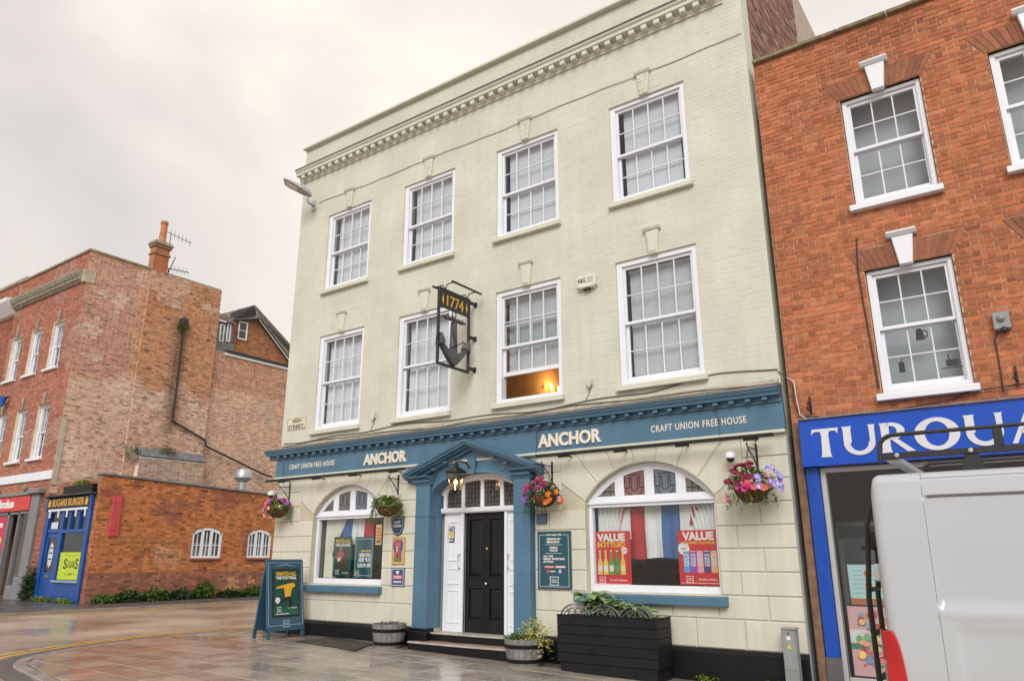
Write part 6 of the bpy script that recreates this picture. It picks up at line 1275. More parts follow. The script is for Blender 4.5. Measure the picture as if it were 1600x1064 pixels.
for z in (1.35, .8): obj('hinge', MB().box(xr0-.035, xr0+.01, VY+.10, VY+.17, z, z+.09), VAN, van, bev=.008)
for s_ in (-1, 1): obj('windscreen' if False else 'side_window', MB().box(2.75, 3.5, (VY+.02 if s_ < 0 else VY+WD-.05), (VY+.05 if s_ < 0 else VY+WD-.02), 1.15, 1.6), GLASS, van)
# roof rack
rk = thing('roof_rack', 'black tubular roof rack on the white van', 'roof rack', (.5, VY+.3, 1.9))
yb = VY+.16; RKM = mat('black rack coating', (.018, .018, .02), .42, var=.2, scale=10, bump=.15, bscale=60)
zl, zu = 2.01, 2.125; x0r = -.74
b = MB(); pts = [(x0r, yb, zl-.035), (x0r+.005, yb, zl+.01)]+[(x0r+.085-.08*math.cos(a), yb, zu-.075+.075*math.sin(a)) for a in np.linspace(.1, PI/2, 8)]+[(3.4, yb, zu)]; obj('side_tube', b.tube(pts, .012, 10), RKM, rk, smooth=True)
obj('side_rail', MB().box(x0r+.01, 3.4, yb-.012, yb+.012, zl-.018, zl+.014), RKM, rk, bev=.003); yo = VY+WD-.16
obj('side_rail', MB().box(x0r+.01, 3.4, yo-.012, yo+.012, zl-.018, zl+.014), RKM, rk, bev=.003); obj('side_tube', MB().tube([(p[0], yo, p[2]) for p in pts], .012, 10), RKM, rk, smooth=True)
for x in (x0r+.06, .7, 1.9, 3.2): obj('cross_bar', MB().box(x-.03, x+.03, yb+.013, yo-.013, zl-.03, zl+.004), ALU, rk, bev=.004)
for x in (-.30, .9, 2.2):
    for yy in (yb, yo): obj('foot', MB().prism([(x-.06, 1.895), (x+.06, 1.895), (x+.03, zl-.019), (x-.03, zl-.019)], yy-.02, yy+.03, 'y'), RKM, rk, bev=.004)
for x in (-.17, .95, 2.3): obj('stay', MB().box(x-.022, x+.022, yb-.006, yb+.006, zl+.014, zu-.004), RKM, rk, bev=.003)
for x in (-.65, -.30, .4, 1.2): obj('bolt', MB().lathe([(.012, 0), (.012, .006), (.006, .009)], (0, 0, 0), 10), STEEL, rk).matrix_local = Matrix.Translation(Vector((x, yb-.012, zl))-WLOC[rk.name]) @ Matrix.Rotation(PI/2, 4, 'X')
# ladder on the rear door
la = thing('door_ladder', 'black tubular ladder on the rear of the white van', 'ladder', (xr0-.2, VY+.6, .5)); LX = xr0-.17
qa, qb = atx(1346, 800, LX), atx(1361, 806, LX); ya, yb2 = qa[1], qb[1]; zt2_ = qa[2]
for yy in (ya, yb2): obj('rail', MB().tube([(LX+.05, yy, zt2_+.02), (LX+.02, yy, zt2_-.08), (LX, yy, zt2_-.32), (LX-.02, yy, zt2_-.5), (LX-.02, yy, .42), (LX+.02, yy, .36)], .016, 8), RKM, la, smooth=True)
for z in np.arange(.55, zt2_-.05, .245): obj('rung', MB().box(LX-.03, LX+.0, min(ya, yb2), max(ya, yb2), z-.012, z+.012), RKM, la, bev=.003)
for z in (.5, zt2_-.16): obj('mount', MB().box(LX, xr0-.0, (ya+yb2)/2-.03, (ya+yb2)/2+.03, z-.05, z+.05), RKM, la, bev=.004)
# ------------------------------------------------------------------ buildings across the side street
def fbox(mb, x0, x1, y0, y1, z0, z1): return mb.box(x0, x1, y0, y1, z0, z1)
OLDB = mat('old brick', (.3, .15, .1), .9, attr=True, var=.14, scale=5, bump=.4, bscale=60, fine=.10)
OMOR = mat('pale old mortar', (.74, .64, .52), .95, var=.2, scale=3, bump=.3, bscale=60)
OMOR2 = mat('dark old mortar', (.26, .16, .10), .95, var=.2, scale=3)
TX = -28.95; TF = 2.2; TH = 13.0
tall = thing('corner_building', 'three-storey old red brick corner building with a bare side wall and chimney', 'building', (-32, 6, .05))
# side wall colour: bands and patches as they stand on the wall
def side_col(y, z, r):
    n = vnoise(y*.45, z*.45, 2.0)+.5*vnoise(y*1.3, z*1.3, 5); base = np.array((.50, .23, .14))
    if z > 10.6: base = np.array((.50, .25, .17))
    if y < 4.3 and 8.2 < z < 11.0 and n > -.35: base = np.array((.46, .20, .145))
    if z < 8.0: base = np.array((.60, .37, .27))*(1+.1*n)
    if y > 4.3 and z > 8.0: base = np.array((.52, .25, .13))
    if 4.6 < y < 5.7 and z > 11.3+.5*n: base = np.array((.50, .215, .10))
    if n > .28: base = base*.5+np.array((.64, .50, .40))*.5
    k = r.uniform(.7, 1.2)
    if r.random() < .10: k *= .55
    dst = abs(y-6.22-.25*vnoise(z*.8, 3, 1)); 
    if 6.3 < z < 11.2 and dst < .42: k *= .35+.65*dst/.42
    return tuple(np.clip(base*k, 0, 1))
def wall_bricks(name, parent, P, u0, u1, v0, v1, colf, holes=None, seed=1, m=OLDB, mort=.018, L=.232, H=.0775, kind='flemish', dp=.002):
    b = MB(); r = random.Random(seed)
    for a, c, w0, w1 in bond(u0, u1, v0, v1, holes, L, H, kind, seed): b.col = colf((a+c)/2, (w0+w1)/2, r); add_brick(b, P, a, c, w0, w1, j=.0035, mort=mort, r=r, dp=dp)
    o = obj(name, b, m, parent, recalc=False); o['kind'] = 'stuff'; return o
SE = 7.9
b = MB(); b.box(TX-.34, TX-.02, TF+.34, SE, 0, TH); o = obj('side_wall', b, OMOR, tall)
wall_bricks('side_brickwork', tall, lambda u, v, d: (TX-.015+d, u, v), TF+.0, SE, 3.6, TH, side_col, None, 11)
# front wall with six windows
fw = [(-31.15, -30.15), (-33.02, -32.02), (-34.85, -33.85)]; FR_ = {1: (5.05, 7.12), 2: (8.53, 10.42)}
def fholes(z): return [f for f in fw for k in FR_.values() if k[0] < z < k[1]]
b = MB(); zz = [3.7, 5.05, 7.12, 8.53, 10.42, TH]
for k in range(5):
    if k in (1, 3):
        e = [-35.2, -34.85, -33.85, -33.02, -32.02, -31.15, -30.15, TX-.02]
        for i in range(0, 8, 2): b.box(e[i], e[i+1], TF+.02, TF+.34, zz[k], zz[k+1])
    else: b.box(-35.2, TX-.02, TF+.02, TF+.34, zz[k], zz[k+1])
obj('front_wall', b, OMOR, tall)
def front_col(x, z, r):
    n = vnoise(x*.5, z*.6, 9); c = np.array((.38, .14, .09))*(1-.3*max(0, n))
    if n > .33: c = c*.6+np.array((.45, .3, .24))*.4
    return tuple(np.clip(c*r.uniform(.7, 1.2), 0, 1))
wall_bricks('front_brickwork', tall, lambda u, v, d: (u, TF+.015-d, v), -35.2, TX-.016, 3.7, TH, front_col, fholes, 12, mort=.010)
for i, (p, q) in enumerate(fw):
    for r_ in (1, 2):
        z0, z1 = FR_[r_]; wv = sash_window(tall, (p+q)/2, q-p, z0, z1-.01, y=TF+.14, cols=3, rows=2, fr=.07)
        c_ = (p+q)/2; obj('sill', MB().box(p-.08, q+.08, TF-.10, TF+.14, z0-.10, z0-.002), WHITE, wv, bev=.01)
        obj('keystone', MB().prism([(c_-.06, z1-.02), (c_+.06, z1-.02), (c_+.12, z1+.45), (c_-.12, z1+.45)], TF-.05, TF+.02, 'y'), COPING, wv)
        obj('blind', MB().box(p+.05, q-.05, TF+.36, TF+.38, z0, z1), GREYB, wv)
pbox('band', WHITE, tall, -35.2, TX+.01, TF-.06, TF+.015, 4.19, 4.50, bev=.01)
obj('cornice', MB().prism([(TF+.0, 11.75), (TF-.06, 11.75), (TF-.08, 11.95), (TF-.20, 11.97), (TF-.28, 12.10), (TF-.30, 12.18), (TF+.0, 12.24)], -35.2, TX-.18, 'x'), COPING, tall)
dme = mesh_of('dentil', DM, COPING)
for i in range(34): inst('dentil', dme, tall, (-35.1+i*.18, TF-.13, 11.88), (.09, .12, .12))
pbox('cornice_end_block', mat('pale stone', (.42, .36, .27), .9, var=.2), tall, TX-.18, TX+.02, TF-.1, TF+.34, 11.70, 12.22, bev=.01)
b = MB(); b.box(-35.2, TX+.04, TF-.06, TF+.38, TH, TH+.09); b.box(TX-.36, TX+.05, TF+.38, SE+.03, TH, TH+.08); obj('coping', b, COPING, tall, bev=.01)
b = MB(); b.box(-35.2, -34.9, TF+.34, SE, 0, TH); b.box(-34.9, TX-.34, SE-.3, SE, 0, TH); b.box(-34.9, TX-.34, TF+.34, SE-.3, 12.3, 12.4); b.box(-34.9, TX-.34, TF+.34, SE-.3, 4.0, 4.15); b.box(-34.9, TX-.34, TF+.9, TF+.95, 4.15, 12.3); obj('rear_walls', b, OMOR2, tall)
pbox('quoin_strip', mat('pale render strip', (.46, .40, .32), .9, var=.15), tall, TX-.005, TX+.02, TF-.005, TF+.18, 4.0, 6.4)
# chimney breast and stack
CY0, CY1 = 4.62, 5.28
b = MB(); b.box(TX-.01, TX+.10, CY0, SE, 3.7, TH-.02); br = obj('chimney_breast', b, OMOR, tall)
wall_bricks('breast_brickwork', tall, lambda u, v, d: (TX+.115+d, u, v), CY0, SE, 3.7, TH-.02, side_col, None, 13)
wall_bricks('breast_return', tall, lambda u, v, d: (TX+u, CY0-.003-d, v), 0, .12, 3.7, TH-.02, side_col, None, 16)
b = MB(); b.box(TX-.28, TX+.10, CY0+.02, CY1-.0, TH-.05, 14.05); ck = obj('chimney_stack', b, mat('orange render', (.40, .18, .09), .9, var=.25, scale=4), tall)
wall_bricks('stack_brickwork', ck, lambda u, v, d: (TX+.102+d, u, v), CY0+.02, CY1, TH, 14.05, lambda y, z, r: tuple(np.array((.40, .15, .07))*r.uniform(.8, 1.2)), None, 17)
for k, (z0, z1, e) in enumerate(((13.72, 13.80, .05), (14.05, 14.17, .06), (14.17, 14.27, .10), (14.27, 14.34, .05))): pbox('stack_course', COPING if k > 1 else OMOR2, ck, TX-.28-e, TX+.10+e, CY0+.02-e, CY1+e, z0, z1, bev=.01)
POT = mat('terracotta pot', (.45, .18, .08), .8, var=.2); obj('chimney_pot', MB().lathe([(.17, 0), (.18, .05), (.15, .12), (.13, .85), (.155, .88), (.155, .98), (.13, 1.0), (.1, 1.0), (.1, .3)], (TX-.09, (CY0+CY1)/2+.03, 14.33), 18), POT, ck, smooth=True)
def aerial(x, y, z, h, ang, tilt_, lab):
    t = thing('tv_aerial', lab, 'aerial', (x, y, z), 'television aerials on the chimney'); obj('mast', MB().tube([(x, y, z), (x, y+.1*0, z+h)], .018, 6), IRON, t); d = Vector((math.sin(ang), math.cos(ang), tilt_)).normalized(); s = d.cross(Vector((0, 0, 1))).normalized(); p0 = Vector((x, y, z+h)); obj('boom', MB().tube([p0-d*.45, p0+d*.9], .014, 5), IRON, t); b = MB()
    for k in range(8): q = p0+d*(-.35+k*.17); b.tube([q-s*.22+Vector((0, 0, .10)), q+s*.22-Vector((0, 0, .10))], .008, 4); b.tube([q-s*.18-Vector((0, 0, .10)), q+s*.18+Vector((0, 0, .10))], .008, 4)
    obj('elements', b, IRON, t)
aerial(TX-.3, CY1+.15, 14.0, 1.0, .5, -.35, 'television aerial at the top of the brick chimney'); aerial(TX-.4, CY1+.3, TH-.1, .55, .9, -.2, 'television aerial low behind the brick chimney')
obj('aerial_mast', MB().tube([(TX-.5, CY1+.25, TH-.1), (TX-.5, CY1+.6, TH+1.1)], .02, 6), IRON, ck)
# soil pipe
k_ = 1.0
def sp(px_, py_): q = atx(px_, py_, TX+.20); return (q[0], q[1], q[2])
pts = [sp(288, 500), sp(282, 560), sp(272, 640), sp(269, 657), sp(320, 687), sp(322, 697), sp(412, 741), sp(425, 745)]
pp = obj('soil_pipe', MB().tube(pts, .042, 8), BLACKM, tall, smooth=True); obj('hopper', MB().box(TX+.10, TX+.32, pts[0][1]-.14, pts[0][1]+.14, pts[0][2]-.25, pts[0][2]+.05), BLACKM, pp, bev=.02)
# rear extension, lower
EX = TX-.05
def ext_col(y, z, r): n = vnoise(y*.6, z*.6, 14); c = np.array((.58, .34, .23)) if z < 8.6 else np.array((.46, .21, .12)); c = c*.55+np.array((.44, .33, .25))*.45 if n > .2 and z < 8.4 else c; return tuple(np.clip(c*r.uniform(.6, 1.2), 0, 1))
ext = thing('rear_range', 'lower brick rear range behind the corner building', 'building', (EX-1.5, 10, .05)); obj('side_wall', MB().box(EX-3, EX-.02, SE+.01, 13.2, 0, 10.3), OMOR, ext); wall_bricks('brickwork', ext, lambda u, v, d: (EX-.015+d, u, v), SE+.02, 13.2, 3.6, 10.3, ext_col, None, 18)
q0 = atx(358, 535, EX); pbox('gutter', BLACKM, ext, EX-.05, EX+.12, SE+.6, 12.6, 10.30, 10.42, bev=.02); pbox('gutter_board', WHITE, ext, EX-.02, EX+.05, SE+.6, 12.6, 10.18, 10.298)
# house behind with tiled roof and two white windows
hs = thing('tiled_house', 'small brick house with grey tiled roof and white windows behind the rear range', 'house', (-32.5, 11, .05)); TILE = mat('clay roof tile', (.19, .165, .15), .85, attr=True, var=.2, scale=6, bump=.3)
HX = -31.5
def hp2(px_, py_, X=HX): q = atx(px_, py_, X); return Vector(q)
A = hp2(366, 501); Bq = hp2(402, 499); Cq = hp2(452, 556); 
ww = MB(); base_z = 9.5; ww.prism([(A[1], base_z), (Cq[1]+1.0, base_z), (Cq[1]+1.0, Cq[2]-1.2), (Bq[1], Bq[2]), (A[1], A[2])], HX-2.5, HX-.02, 'x'); ww.prism([(A[1]+.1, base_z), (Cq[1]+1.0, base_z), (Cq[1]+1.0, Cq[2]-.95), (Bq[1], Bq[2]+.25), (A[1]+.1, A[2]+.1)], HX-2.4, HX-.15, 'x'); obj('wall', ww, OMOR2, hs)
yA, yB, yC = A[1], Bq[1], Cq[1]
def hh(z): 
    top = lambda y: A[2]+(Bq[2]-A[2])*(y-yA)/(yB-yA) if y < yB else Bq[2]+(Cq[2]-1.2-Bq[2])*(y-yB)/(yC+1-yB)
    return [(y, y+.1) for y in np.arange(yA, yC+1, .1) if z > top(y)-.03]
wall_bricks('brickwork', hs, lambda u, v, d: (HX-.015+d, u, v), yA, yC+1, base_z, A[2]+.1, lambda y, z, r: tuple(np.array((.36, .15, .07))*r.uniform(.6, 1.2)), hh, 19)
def tiles(name, p00, p10, p01, p11, nu, nv, parent, seed):
    r = random.Random(seed); b = MB(); p00, p10, p01, p11 = map(Vector, (p00, p10, p01, p11)); n = (p10-p00).cross(p01-p00).normalized()
    for j in range(nv):
        for i in range(nu):
            u0, u1 = (i+.02+(j % 2)*.5-.25)/nu, (i+.98+(j % 2)*.5-.25)/nu; u0, u1 = max(0, u0), min(1, u1); v0, v1 = j/nv, min(1, (j+1.15)/nv)
            f = lambda u, v, d: (p00*(1-u)*(1-v)+p10*u*(1-v)+p01*(1-u)*v+p11*u*v)+n*d
            b.col = tuple(np.array((.20, .175, .16) if r.random() < .8 else (.26, .17, .13))*r.uniform(.6, 1.25)); lift = .03+r.uniform(-.006, .006)
            b.add([f(u0, v0, lift), f(u1, v0, lift), f(u1, v1, .008), f(u0, v1, .008), f(u0, v0, 0), f(u1, v0, 0)], [(0, 1, 2, 3), (0, 4, 5, 1), (0, 3, 4), (1, 5, 2)])
    o = obj(name, b, TILE, parent, recalc=False); o['kind'] = 'stuff'; return o
apex = hp2(398, 477, HX-.9)
e0 = Bq+Vector((.25, 0, -.02)); e1 = Cq+Vector((.25, 1.0, -1.2)); top1 = hp2(470, 575, HX-1.6)
b = MB(); b.add([e0, e1, top1+Vector((0, 1, 0)), apex], [(0, 1, 2, 3)]); obj('roof', b, TILE, hs)
tiles('roof_tiles', e0+Vector((0, 0, .02)), e1+Vector((0, 0, .02)), apex+Vector((0, 0, .02)), top1+Vector((0, 1, .02)), 34, 9, hs, 5)
l0 = A+Vector((.15, -.15, -.05)); l1 = Bq+Vector((.2, .02, -.0)); lt = apex; lt0 = apex+Vector((-2.6, -.3, -.1))
b = MB(); b.add([l0, l1, lt, lt0], [(0, 1, 2, 3)]); obj('roof_hip', b, TILE, hs); tiles('roof_tiles', l0+Vector((0, 0, .02)), l1+Vector((0, 0, .02)), lt0+Vector((0, 0, .02)), lt+Vector((0, 0, .02)), 12, 9, hs, 6)
obj('eaves_board', MB().tube([l0, l1, e0, e1], .05, 5), BLACKM, hs)
def side_win(parent, P0, P1, X, cols, rows, name='window', arch=False, fr=.06):
    q0, q1 = atx(*P0, X), atx(*P1, X); y0, y1, z0, z1 = q0[1], q1[1], q0[2], q1[2]; b = MB(); d = .06
    b.box(X, X+d, y0, y0+fr, z0, z1); b.box(X, X+d, y1-fr, y1, z0, z1); b.box(X, X+d, y0+fr, y1-fr, z0, z0+fr); b.box(X, X+d, y0+fr, y1-fr, z1-fr, z1)
    wv = obj(name, b, WHITE, parent, bev=.004); gw, gh = (y1-y0-2*fr)/cols, (z1-z0-2*fr)/rows
    for i in range(1, cols): pbox('glazing_bar', WHITE, wv, X+.01, X+d-.01, y0+fr+gw*i-.015, y0+fr+gw*i+.015, z0+fr, z1-fr)
    for j in range(1, rows): pbox('glazing_bar', WHITE, wv, X+.012, X+d-.012, y0+fr, y1-fr, z0+fr+gh*j-.012, z0+fr+gh*j+.012)
    for i in range(cols):
        for j in range(rows): inst('pane', PANE, wv, (X+.03, y0+fr+gw*(i+.5), z0+fr+gh*(j+.5)), (.004, gw-.01, gh-.01), (0, rs.uniform(-.01, .01), rs.uniform(-.01, .01)))
    pbox('backing', DARK, wv, X-.0, X+.008, y0+fr, y1-fr, z0+fr, z1-fr); return wv
side_win(hs, (370, 529), (387, 505), HX+.01, 1, 2)
dm = thing('dormer', 'small slate dormer with two white casements at the end of the side wall', 'dormer', (-31.5, 8.6, 10.3)); dX = -31.2
q0, q1 = atx(341, 540, dX), atx(362, 507, dX); pbox('cheek', LEAD, dm, dX-1.5, dX, q0[1]-.2, q1[1]+.1, 9.8, q1[2]+.02); side_win(dm, (341, 533), (351, 508), dX+.005, 1, 2); side_win(dm, (352, 533), (361, 507), dX+.005, 1, 2); tiles('roof_slates', (dX+.2, q0[1]-.3, q1[2]), (dX+.2, q1[1]+.2, q1[2]), (dX-1.0, q0[1]-.3, q1[2]+.75), (dX-1.0, q1[1]+.2, q1[2]+.75), 8, 8, dm, 7); pbox('base', LEAD, dm, dX-1.5, dX+.15, q0[1]-.25, q1[1]+.15, 9.6, q0[2]+.2)
# ------------------------------------------------------------------ single-storey burger shop
LX0, LX1, LY0, LY1 = -28.75, -25.3, 2.2, 13.0
low = thing('burger_shop', 'low orange brick shop with a blue front on the corner', 'shop', (-27, 6, .05)); top_z = lambda y: 4.10-.035*(y-2.2)
WIN = [(5.68, 6.87, 1.47, 2.54), (8.0, 9.06, 1.48, 2.53)]
def arch_top(w, y): c = (w[0]+w[1])/2; hw_ = (w[1]-w[0])/2; return w[3]-.16+.16*(1-((y-c)/hw_)**2)
def low_holes(z):
    out = []
    for w in WIN:
        if w[2] < z < w[3]:
            c, hw_ = (w[0]+w[1])/2, (w[1]-w[0])/2; k = 1 if z < w[3]-.16 else math.sqrt(max(0, 1-(z-w[3]+.16)/.16)); out.append((c-hw_*k, c+hw_*k))
    if z > 3.66: y_ = 2.2+(4.10-z)/.035; out.append((max(y_, 2.3), 14))
    return out
b = MB(); e = [LY0+.3, 5.68, 6.87, 8.0, 9.06, LY1]
for i in range(0, 6, 2): b.box(LX1-.3, LX1-.02, e[i], e[i+1], -.1, 3.68)
for w in WIN: b.box(LX1-.3, LX1-.02, w[0], w[1], -.1, w[2]); b.strip([(y, arch_top(w, y)) for y in np.linspace(w[0], w[1], 13)], [(y, 3.68) for y in np.linspace(w[0], w[1], 13)], LX1-.3, LX1-.02, 'x')
b.prism([(LY0+.0, 3.681), (LY1, 3.681), (LY1, top_z(LY1)+.0 if top_z(LY1) > 3.69 else 3.70), (LY0, 4.10)], LX1-.3, LX1-.02, 'x'); obj('side_wall', b, OMOR2, low)
def low_col(y, z, r):
    n = vnoise(y*.5, z*.7, 30)+.4*vnoise(y*1.7, z*1.9, 31); c = np.array((.52, .19, .07))
    if z < 1.0: c = np.array((.33, .14, .09))
    if n > .25: c = np.array((.36, .13, .065))
    if n < -.42: c = np.array((.54, .26, .13))
    k = r.uniform(.68, 1.2)
    if r.random() < .1: k *= .6
    return tuple(np.clip(c*k, 0, 1))
wall_bricks('brickwork', low, lambda u, v, d: (LX1-.015+d, u, v), LY0+.0, LY1, .0, 4.08, low_col, low_holes, 21, mort=.010)
wall_bricks('front_corner_bricks', low, lambda u, v, d: (u, LY0+.015-d, v), -25.58, LX1-.016, .0, 4.08, low_col, None, 22, mort=.010)
pbox('corner_pier', OMOR2, low, -25.58, LX1-.02, LY0+.02, LY0+.3, -.1, 4.09)
obj('coping', MB().prism([(LY0-.05, 4.11), (LY1, 3.72), (LY1, 3.79), (LY0-.05, 4.18)], LX1-.34, LX1+.05, 'x'), LEAD, low, bev=.01)
b = MB(); b.box(LX0, LX0+.2, LY0+.05, LY1, -.1, 3.6); b.box(LX0+.2, LX1-.3, LY1-.2, LY1, -.1, 3.6); b.box(LX0, LX1-.3, LY0+.2, LY1-.2, 3.5, 3.62); b.box(LX0+.2, LX1-.3, 5.0, 5.1, -.1, 3.5); b.box(LX0+.2, LX1-.3, LY0+.1, 5, -.1, .06); obj('roof_and_rear_walls', b, LEAD, low)
# side windows
for w, lab in zip(WIN, ('arched white side window nearer the shop front', 'arched white side window farther from the shop front')):
    c, hw_ = (w[0]+w[1])/2, (w[1]-w[0])/2; X = LX1-.10; ys_ = np.linspace(w[0], w[1], 13); b = MB(); b.strip([(y, arch_top(w, y)) for y in ys_], [(c+(y-c)*.88, arch_top(w, y)-.10) for y in ys_], X, X+.07, 'x'); b.box(X, X+.07, w[0], w[0]+.075, w[2], arch_top(w, w[0])-.0); b.box(X, X+.07, w[1]-.075, w[1], w[2], arch_top(w, w[1])); b.box(X, X+.07, w[0]+.075, w[1]-.075, w[2], w[2]+.08)
    wv = obj('side_window', b, WHITE, low); wv['label'] = lab
    for t_ in (1/3, 2/3): y_ = w[0]+.07+(w[1]-w[0]-.14)*t_; pbox('mullion', WHITE, wv, X+.005, X+.065, y_-.05, y_+.05, w[2]+.08, arch_top(w, y_)-.08)
    for k in range(3):
        ya_ = w[0]+.075+(w[1]-w[0]-.15)*k/3+(.05 if k else 0); yb_ = w[0]+.075+(w[1]-w[0]-.15)*(k+1)/3-(.05 if k < 2 else 0)
        pbox('glazing_bar', WHITE, wv, X+.012, X+.05, (ya_+yb_)/2-.012, (ya_+yb_)/2+.012, w[2]+.08, w[3]-.15)
        for z_ in (w[2]+.45,): pbox('glazing_bar', WHITE, wv, X+.013, X+.049, ya_, yb_, z_-.012, z_+.012)
        for sa, sb in ((ya_, (ya_+yb_)/2-.012), ((ya_+yb_)/2+.012, yb_)):
            for za, zb2 in ((w[2]+.08, w[2]+.438), (w[2]+.462, w[3]-.14)): inst('pane', PANE, wv, (X+.03, (sa+sb)/2, (za+zb2)/2), (.004, sb-sa, zb2-za), (0, rs.uniform(-.01, .01), 0))
    pbox('room_back', DARK, wv, X-.15, X-.1, w[0]-.05, w[1]+.05, w[2]-.05, w[3]+.05); pbox('curtain', mat('grubby curtain', (.36, .35, .33), .9, var=.4, scale=12), wv, X-.06, X-.05, w[0]+.1, w[1]-.1, w[2]+.05, w[2]+.55); pbox('sill', mat('brick sill', (.26, .08, .05), .8), wv, LX1-.03, LX1+.05, w[0]-.03, w[1]+.03, w[2]-.07, w[2]-.003)
qa, qb = atx(168, 838, LX1+.05), atx(191, 772, LX1+.05)
t = thing('red_board', 'faded red board fixed to the orange brick beside the shop corner', 'board', (LX1, 2.8, 2.15)); obj('board', MB().prism([(2.63, 2.15), (2.97, 2.17), (2.94, 3.50), (2.64, 3.44)], LX1-.002, LX1+.05, 'x'), mat('faded red board paint', (.55, .07, .08), .6, var=.15, scale=5, streak=.2), t, bev=.006)
for z in (2.35, 3.25): pbox('batten', mat('faded red board paint'), t, LX1+.05, LX1+.062, 2.68, 2.92, z, z+.05)
# flue cowl, lean-to lead roof, planks
t = thing('flue_cowl', 'steel extractor cowl standing behind the low brick wall', 'vent', (LX1-1.2, 9.0, 3.6)); cq = atx(380, 745, LX1-1.2); obj('cowl', MB().lathe([(.14, -.6), (.16, -.30), (.16, -.22), (.36, -.05), (.36, .12), (.26, .30), (.02, .34)], (cq[0], cq[1], cq[2]), 20), STEEL, t, smooth=True)
t.location = (cq[0], cq[1], cq[2]-.8); WLOC[t.name] = Vector(t.location)
for ch_ in t.children: ch_.location = WLOC[ch_.name]-WLOC[t.name]
obj('pipe', MB().tube([(cq[0], cq[1], 3.55), (cq[0], cq[1], cq[2]-.55)], .14, 16), STEEL, t, smooth=True)
lt_ = thing('lead_lean_to', 'grey lead flashing over an old lean-to ridge on the bare side wall', 'flashing', (TX+.4, 6, 4.6)); a_, b_ = atx(213, 702, TX+.25), atx(317, 718, TX+.25); obj('lead_sheet', MB().prism([(TX+.10, a_[2]+.12), (TX+.35, a_[2]-.02), (TX+.42, a_[2]-.26), (TX+.36, a_[2]-.26), (TX+.30, a_[2]-.06), (TX+.10, a_[2]+.04)], a_[1], b_[1]+.1, 'y') if False else MB().add([(TX+.1, a_[1], a_[2]+.15), (TX+.1, b_[1], b_[2]+.22), (TX+.45, b_[1]+.1, b_[2]-.12), (TX+.45, a_[1]+.1, a_[2]-.22), (TX+.1, a_[1], a_[2]-.3), (TX+.1, b_[1], b_[2]-.2)], [(0, 1, 2, 3), (3, 2, 5, 4), (0, 3, 4), (1, 5, 2), (0, 4, 5, 1)]), LEAD, lt_, bev=.01)
pk = atx(195, 695, TX+.3); pk2 = atx(212, 716, TX+.4); obj('stone_slab', MB().tube([(pk[0], pk[1], pk[2]), (pk2[0], pk2[1], pk2[2])], .12, 4), COPING, lt_)
obj('lower_brick_pier', MB().box(TX+.11, TX+.38, a_[1]+.1, b_[1], 3.6, a_[2]-.25), OMOR, lt_); wall_bricks('pier_bricks', lt_, lambda u, v, d: (TX+.385+d, u, v), a_[1]+.1, b_[1], 3.6, a_[2]-.3, lambda y, z, r: tuple(np.array((.40, .27, .2))*r.uniform(.6, 1.15)), None, 24)
for (px_, py_, lab, s_) in ((208, 706, 'weeds growing from the left end of the lead flashing', 51), (263, 705, 'weeds growing in the middle of the lead flashing', 52), (288, 512, 'green moss growing round the top of the black soil pipe', 53)):
    q = atx(px_, py_, TX+.3); pl(None, 'wall_weed', q[0], q[1], q[2]-.1, lab, FOL, 110, .18, .28, .35, (.06, .12), s_)
MOSS = mat('dark damp staining', (.10, .085, .06), .95, var=.3)
# shop front
sfr = obj('shop_front', MB().box(-28.72, -28.5, LY0-.08, LY0+.1, .0, 3.1).box(-25.80, -25.58, LY0-.08, LY0+.1, .0, 3.1).box(-28.5, -25.8, LY0-.05, LY0+.08, 2.96, 3.1).box(-27.62, -27.42, LY0-.05, LY0+.08, .1, 2.96).box(-27.42, -25.8, LY0-.05, LY0+.08, 2.28, 2.40).box(-28.5, -27.62, LY0-.045, LY0+.08, 2.30, 2.42), mat('bright blue gloss', (.010, .075, .30), .35, var=.1, scale=4), low, bev=.01); BBL = MATS['bright blue gloss']
for x in (-26.96, -26.38): pbox('mullion', BBL, sfr, x-.05, x+.05, LY0-.05, LY0+.08, 2.4, 2.96)
obj('stall_riser', MB().box(-27.42, -25.8, LY0-.04, LY0+.1, -.02, .70), BBL, sfr); obj('sill', MB().box(-27.5, -25.72, LY0-.12, LY0+.08, .70, .77), mat('pale blue sill', (.25, .35, .55), .5), sfr, bev=.01)
for z in (.12, .28, .44, .58): pbox('board_joint', mat('blue joint', (.006, .04, .18), .5), sfr, -27.42, -25.8, LY0-.043, LY0-.039, z, z+.012)
dr = obj('shop_door', MB().box(-28.48, -28.36, LY0-.02, LY0+.04, .08, 2.28).box(-27.76, -27.64, LY0-.02, LY0+.04, .08, 2.28).box(-28.36, -27.76, LY0-.019, LY0+.039, 2.14, 2.28).box(-28.36, -27.76, LY0-.019, LY0+.039, .08, 1.02), BBL, sfr)
pbox('letter_plate', BRASS, dr, -28.2, -27.92, LY0-.03, LY0-.018, .86, .92); pbox('pane', GLASS, dr, -28.36, -27.76, LY0+.005, LY0+.012, 1.02, 2.14)
P = Panel((-28.24, LY0+.0, 1.15), (1, 0, 0), (0, 0, 1), .36, .85); P.poly('sticker', [(.5, 0), (.85, .15), (1, .5), (.85, .85), (.5, 1), (.15, .85), (0, .5), (.15, .15)], (.6, .62, .65), dr, 0, .003)
for b_ in (.32, .55, .75): P.rect('sticker_print', .12, b_, .88, b_+.05, (.03, .05, .1), dr, .003, .004)
P = Panel((-28.36, LY0-.0, 2.44), (1, 0, 0), (0, 0, 1), .5, .22); P.rect('notice', .0, 0, 1, 1, (.6, .65, .7), sfr, 0, .004)
